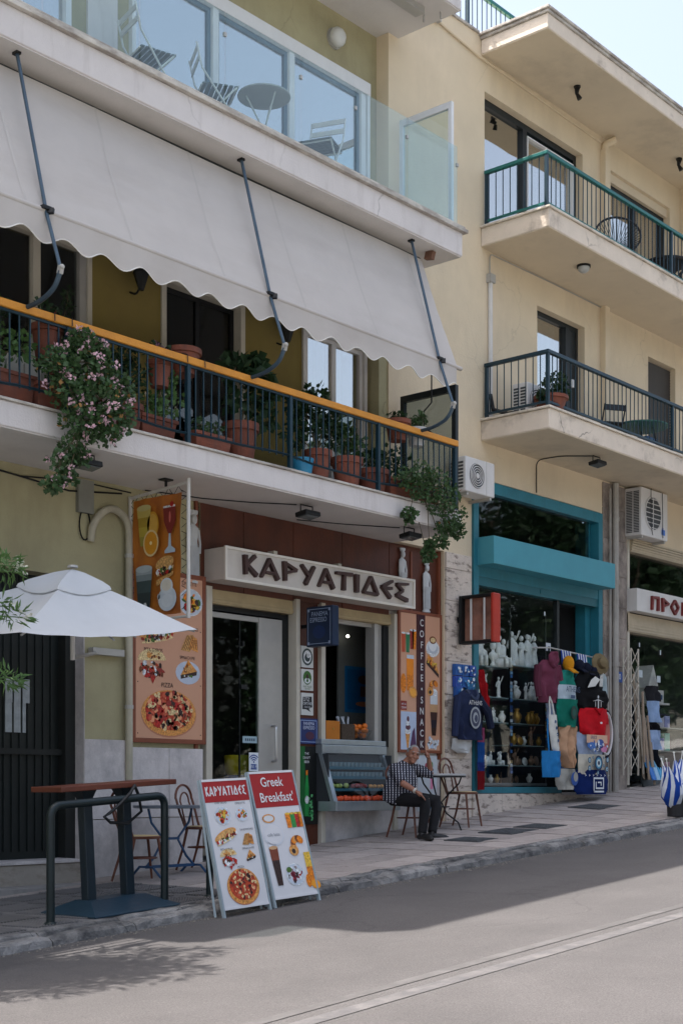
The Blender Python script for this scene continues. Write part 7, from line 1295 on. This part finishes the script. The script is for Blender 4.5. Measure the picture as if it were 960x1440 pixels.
mu = n.new('ShaderNodeMath'); mu.operation = 'MULTIPLY'; l.new(r1.outputs[0], mu.inputs[0]); l.new(r2.outputs[0], mu.inputs[1]); mx = n.new('ShaderNodeMix'); mx.data_type = 'RGBA'; mx.inputs[7].default_value = (.50, .50, .56, 1); l.new(old, mx.inputs[6]); l.new(mu.outputs[0], mx.inputs[0]); l.new(mx.outputs[2], bs_.inputs['Base Color'])
HC = Vector((.17, -.17, 1.06)); HR = Matrix.Rotation(R(-34), 3, 'Z') @ Matrix.Rotation(R(12), 3, 'Y') @ Matrix.Rotation(R(10), 3, 'X')
def H(p): return HC+HR @ Vector(p)
def hball(b, c, r, nn=10, kk=7):
    q = len(b.v); b.ball((0, 0, 0), r, nn, kk)
    for i in range(q, len(b.v)): b.v[i] = H(b.v[i]+Vector(c))
RSh, LSh = Vector((-.02, -.03, .885)), Vector((.33, -.09, .875)); REl, LEl = Vector((-.15, -.25, .70)), Vector((.55, -.15, .815)); RWr, LWr = Vector((-.105, -.43, .60)), Vector((.45, -.2, 1.01))
RK, LK = Vector((.05, -.46, .475)), Vector((.45, -.34, .475)); RA, LA = Vector((-.04, -.47, .09)), Vector((.21, -.43, .09))
b = MB()
b.tube([(.03, -.02, .5), (.06, -.06, .66), (.11, -.06, .8), (.14, -.06, .9), (.15, -.09, .95), H((0, .02, -.06))], [.13, .14, .13, .10, .058, .055], 14, sq=1.2)
hball(b, (0, 0, .0), (.074, .092, .112), 16, 12); hball(b, (0, -.02, -.06), (.058, .07, .06)); hball(b, (0, -.075, -.085), (.034, .026, .026)); hball(b, (0, -.095, -.012), (.013, .02, .028)); hball(b, (0, -.108, -.03), (.019, .016, .013)); hball(b, (0, -.086, .03), (.055, .012, .012)); hball(b, (0, -.088, -.058), (.028, .012, .008)); hball(b, (0, -.086, -.07), (.024, .012, .008))
for s in (-1, 1): hball(b, (s*.076, .012, -.012), (.012, .022, .034)); hball(b, (s*.042, -.07, -.03), (.024, .02, .022))
b.tube([RSh, REl], [.05, .042], 10); b.tube([REl, REl.lerp(RWr, .4), RWr], [.042, .04, .026], 10); b.tube([LSh, LEl], [.05, .042], 10); b.tube([LEl, LEl.lerp(LWr, .4), LWr], [.042, .039, .026], 10)
def hand(b, wr, d, side, curl, up):
    """palm along d, thumb on 'side', fingers curl towards -up"""
    d = Vector(d).normalized(); side = Vector(side); side = (side-d*side.dot(d)).normalized(); up = d.cross(side).normalized() if up is None else Vector(up).normalized()
    pc_ = wr+d*.045; b.tube([wr, wr+d*.03, wr+d*.075], [.025, .036, .038], 10, sq=.5); b.tube([wr+d*.02+side*.012, pc_+d*.03-side*.012], [.026, .03], 8)
    for k, (off, L) in enumerate(((.03, .07), (.01, .08), (-.011, .075), (-.031, .058))):
        q = wr+d*.08+side*off; f1_ = (d+side*off*3-up*curl*.4).normalized(); f2_ = (d*(1-curl*.5)+side*off*3-up*curl).normalized(); b.tube([q-d*.015, q+f1_*L*.45, q+f1_*L*.45+f2_*L*.35, q+f1_*L*.45+(f2_-up*curl*.3).normalized()*L*.58], [.0105, .0095, .0085, .0065], 7)
    q = wr+d*.03+side*.034; b.tube([q-side*.02, q+side*.022+d*.022, q+side*.03+d*.052-up*.006], [.013, .0105, .008], 7)
hand(b, RWr, (.35, -.75, -.62), (.7, .5, -.1), .3, (0, -.5, .85)); hand(b, LWr, (-.62, -.02, .72), (-.6, -.5, -.55), .9, (.5, .75, .3))
b.tube([(-.05, -.0, .5), RK, RA], [.08, .06, .035], 10); b.tube([(.13, 0, .5), LK, LA], [.08, .06, .035], 10)
bo = bpy.data.objects.new('body', remeshed(b, 'body', m_skin, .0062, 5)); C.objects.link(bo); bo.parent = P
# shirt with loose short sleeves
b = MB(); b.tube([(.03, .0, .47), (.03, -.03, .56), (.06, -.07, .68), (.10, -.075, .79), (.135, -.065, .88), (.15, -.075, .935), (.155, -.085, .965)], [.155, .175, .18, .165, .125, .08, .07], 18, sq=1.22)
b.ball((.07, -.12, .67), (.15, .12, .13), 14, 10); b.ball(RSh, (.075, .075, .065), 12, 8); b.ball(LSh, (.075, .075, .065), 12, 8); b.tube([RSh, RSh.lerp(REl, .5), RSh.lerp(REl, 1.0)], [.075, .075, .07], 12); b.tube([LSh, LSh.lerp(LEl, .5), LEl+Vector((.01, 0, .0)), LEl.lerp(LWr, .28)], [.075, .072, .066, .056], 12); b.tube([RSh, (.15, -.07, .92), LSh], [.06, .07, .06], 12)
so_ = bpy.data.objects.new('shirt', remeshed(b, 'shirt', m_sh, .011, 6)); C.objects.link(so_); so_.parent = P
b = MB(); b.tube([H((-.05, -.01, -.11))+Vector((0, 0, -.02)), Vector((.10, -.15, .93)), Vector((.13, -.2, .88))], [.018, .02, .008], 8, sq=.5); b.tube([H((.05, -.01, -.11))+Vector((0, 0, -.02)), Vector((.2, -.16, .93)), Vector((.16, -.2, .88))], [.018, .02, .008], 8, sq=.5); b.build('collar', m_sh, P, smooth=True)
# trousers
b = MB(); b.ball((.04, .0, .53), (.175, .15, .1), 14, 8); b.tube([(-.05, .0, .52), Vector((-.05, 0, .52)).lerp(RK, .5), RK, RK.lerp(RA, .2), RK.lerp(RA, .6), RA+Vector((0, 0, .0))], [.1, .092, .078, .07, .06, .056], 12); b.tube([(.13, 0, .52), Vector((.13, 0, .52)).lerp(LK, .5), LK, LK.lerp(LA, .2), LK.lerp(LA, .6), LA], [.1, .092, .078, .07, .06, .056], 12)
to_ = bpy.data.objects.new('trousers', remeshed(b, 'trousers', m_trou, .011, 5)); C.objects.link(to_); to_.parent = P
for an, dr in ((RA, Vector((-.25, -.95, 0))), (LA, Vector((.75, -.62, 0)))):
    dr = dr.normalized(); b = MB(); a0 = Vector((an.x, an.y, .0)); sd = Vector((-dr.y, dr.x, 0)); b.tube([a0-dr*.07+Vector((0, 0, .045)), a0+Vector((0, 0, .055)), a0+dr*.09+Vector((0, 0, .042)), a0+dr*.17+Vector((0, 0, .032)), a0+dr*.215+Vector((0, 0, .026))], [.036, .045, .045, .04, .02], 12, sq=.85); b.tube([a0+Vector((0, 0, .05)), a0+Vector((0, 0, .11))], [.045, .042], 10); b.box(0, 0, 0, 0, 0, 0)
    me = remeshed(b, 'shoe', m_shoe, .008, 3); o = bpy.data.objects.new('shoe', me); C.objects.link(o); o.parent = P
# hair: short, grey, receding
b = MB(); q0 = len(b.v); b.lathe([(math.sin(math.pi*i/12)*1. if i < 12 else .001, math.cos(math.pi*i/12)) for i in range(0, 7)], n=20)
for i in range(q0, len(b.v)):
    p_ = b.v[i]; f = max(0, -p_.y); dz = -.0; lz = p_.z; x_, y_, z_ = p_.x*.079, p_.y*.098+.006, p_.z*.116
    if p_.y > -.35: z_ = z_-(.05*(1-lz)*(p_.y+.35)/1.35)          # lower at the back and sides
    if p_.y < -.25 and lz < .75: z_ = max(z_, .062); y_ *= .86      # receding forehead
    b.v[i] = H((x_, y_, z_))
b.build('hair', m_hair, P, smooth=True)
b = MB()
for s in (-1, 1): hball(b, (s*.074, .01, .03), (.009, .035, .035)); hball(b, (s*.03, -.092, .034), (.02, .006, .005))
hball(b, (0, .07, -.01), (.06, .028, .06)); b.build('side_hair', m_hair, P, smooth=True)
for s in (-1, 1): b = MB(); hball(b, (s*.03, -.085, .008), (.011, .007, .006), 8, 6); b.build('eye', mat('eye_dark', (.03, .02, .018), .2, .1, 4), P, smooth=True)
b = MB(); w0 = REl.lerp(RWr, .93); d_ = (RWr-REl).normalized(); b.tube([w0-d_*.014, w0+d_*.014], .034, 14); b.build('wrist_watch', mat('watch_strap', (.5, .47, .42), .4, .1, 5), P, smooth=True)

# ---------------- panes, curtains and handles belong to the frame they sit in ----------------
bpy.context.view_layer.update()
def bounds(o): 
    c = [Vector(v) for v in o.bound_box]; return [min(p[k] for p in c) for k in range(3)], [max(p[k] for p in c) for k in range(3)]
for hs in (H1, H2, SH, TS, S2, H0):
    kids = list(hs.children); fr_ = [(o, *bounds(o)) for o in kids if o.type == 'MESH' and o.name.split('.')[0] in ('window_frame', 'door_frame', 'screen_frame', 'serving_window_frame', 'window')]
    for o in kids:
        if o.type != 'MESH' or o.name.split('.')[0] not in ('glass_pane', 'curtain', 'window_sash', 'door_leaf', 'door_handle', 'door_lock', 'window_sill', 'wifi_sticker', 'door_sticker'): continue
        lo_, hi_ = bounds(o); c = [(lo_[k]+hi_[k])/2 for k in range(3)]; best = None
        for f, a, e in fr_:
            if a[0]-.15 < c[0] < e[0]+.15 and a[2]-.3 < c[2] < e[2]+.15:
                v = (e[0]-a[0])*(e[2]-a[2]); best = min(best, (v, f.name, f), key=lambda q: q[0]) if best else (v, f.name, f)
        if best: o.parent = best[2]
for o in list(bpy.data.objects):
    n_ = o.name.split('.')[0]
    if n_ in ('soil', 'lens') and o.parent and o.parent.type == 'EMPTY':
        for q in o.parent.children:
            if q.name.split('.')[0] in ('pot', 'trough', 'lamp_body'): o.parent = q; break
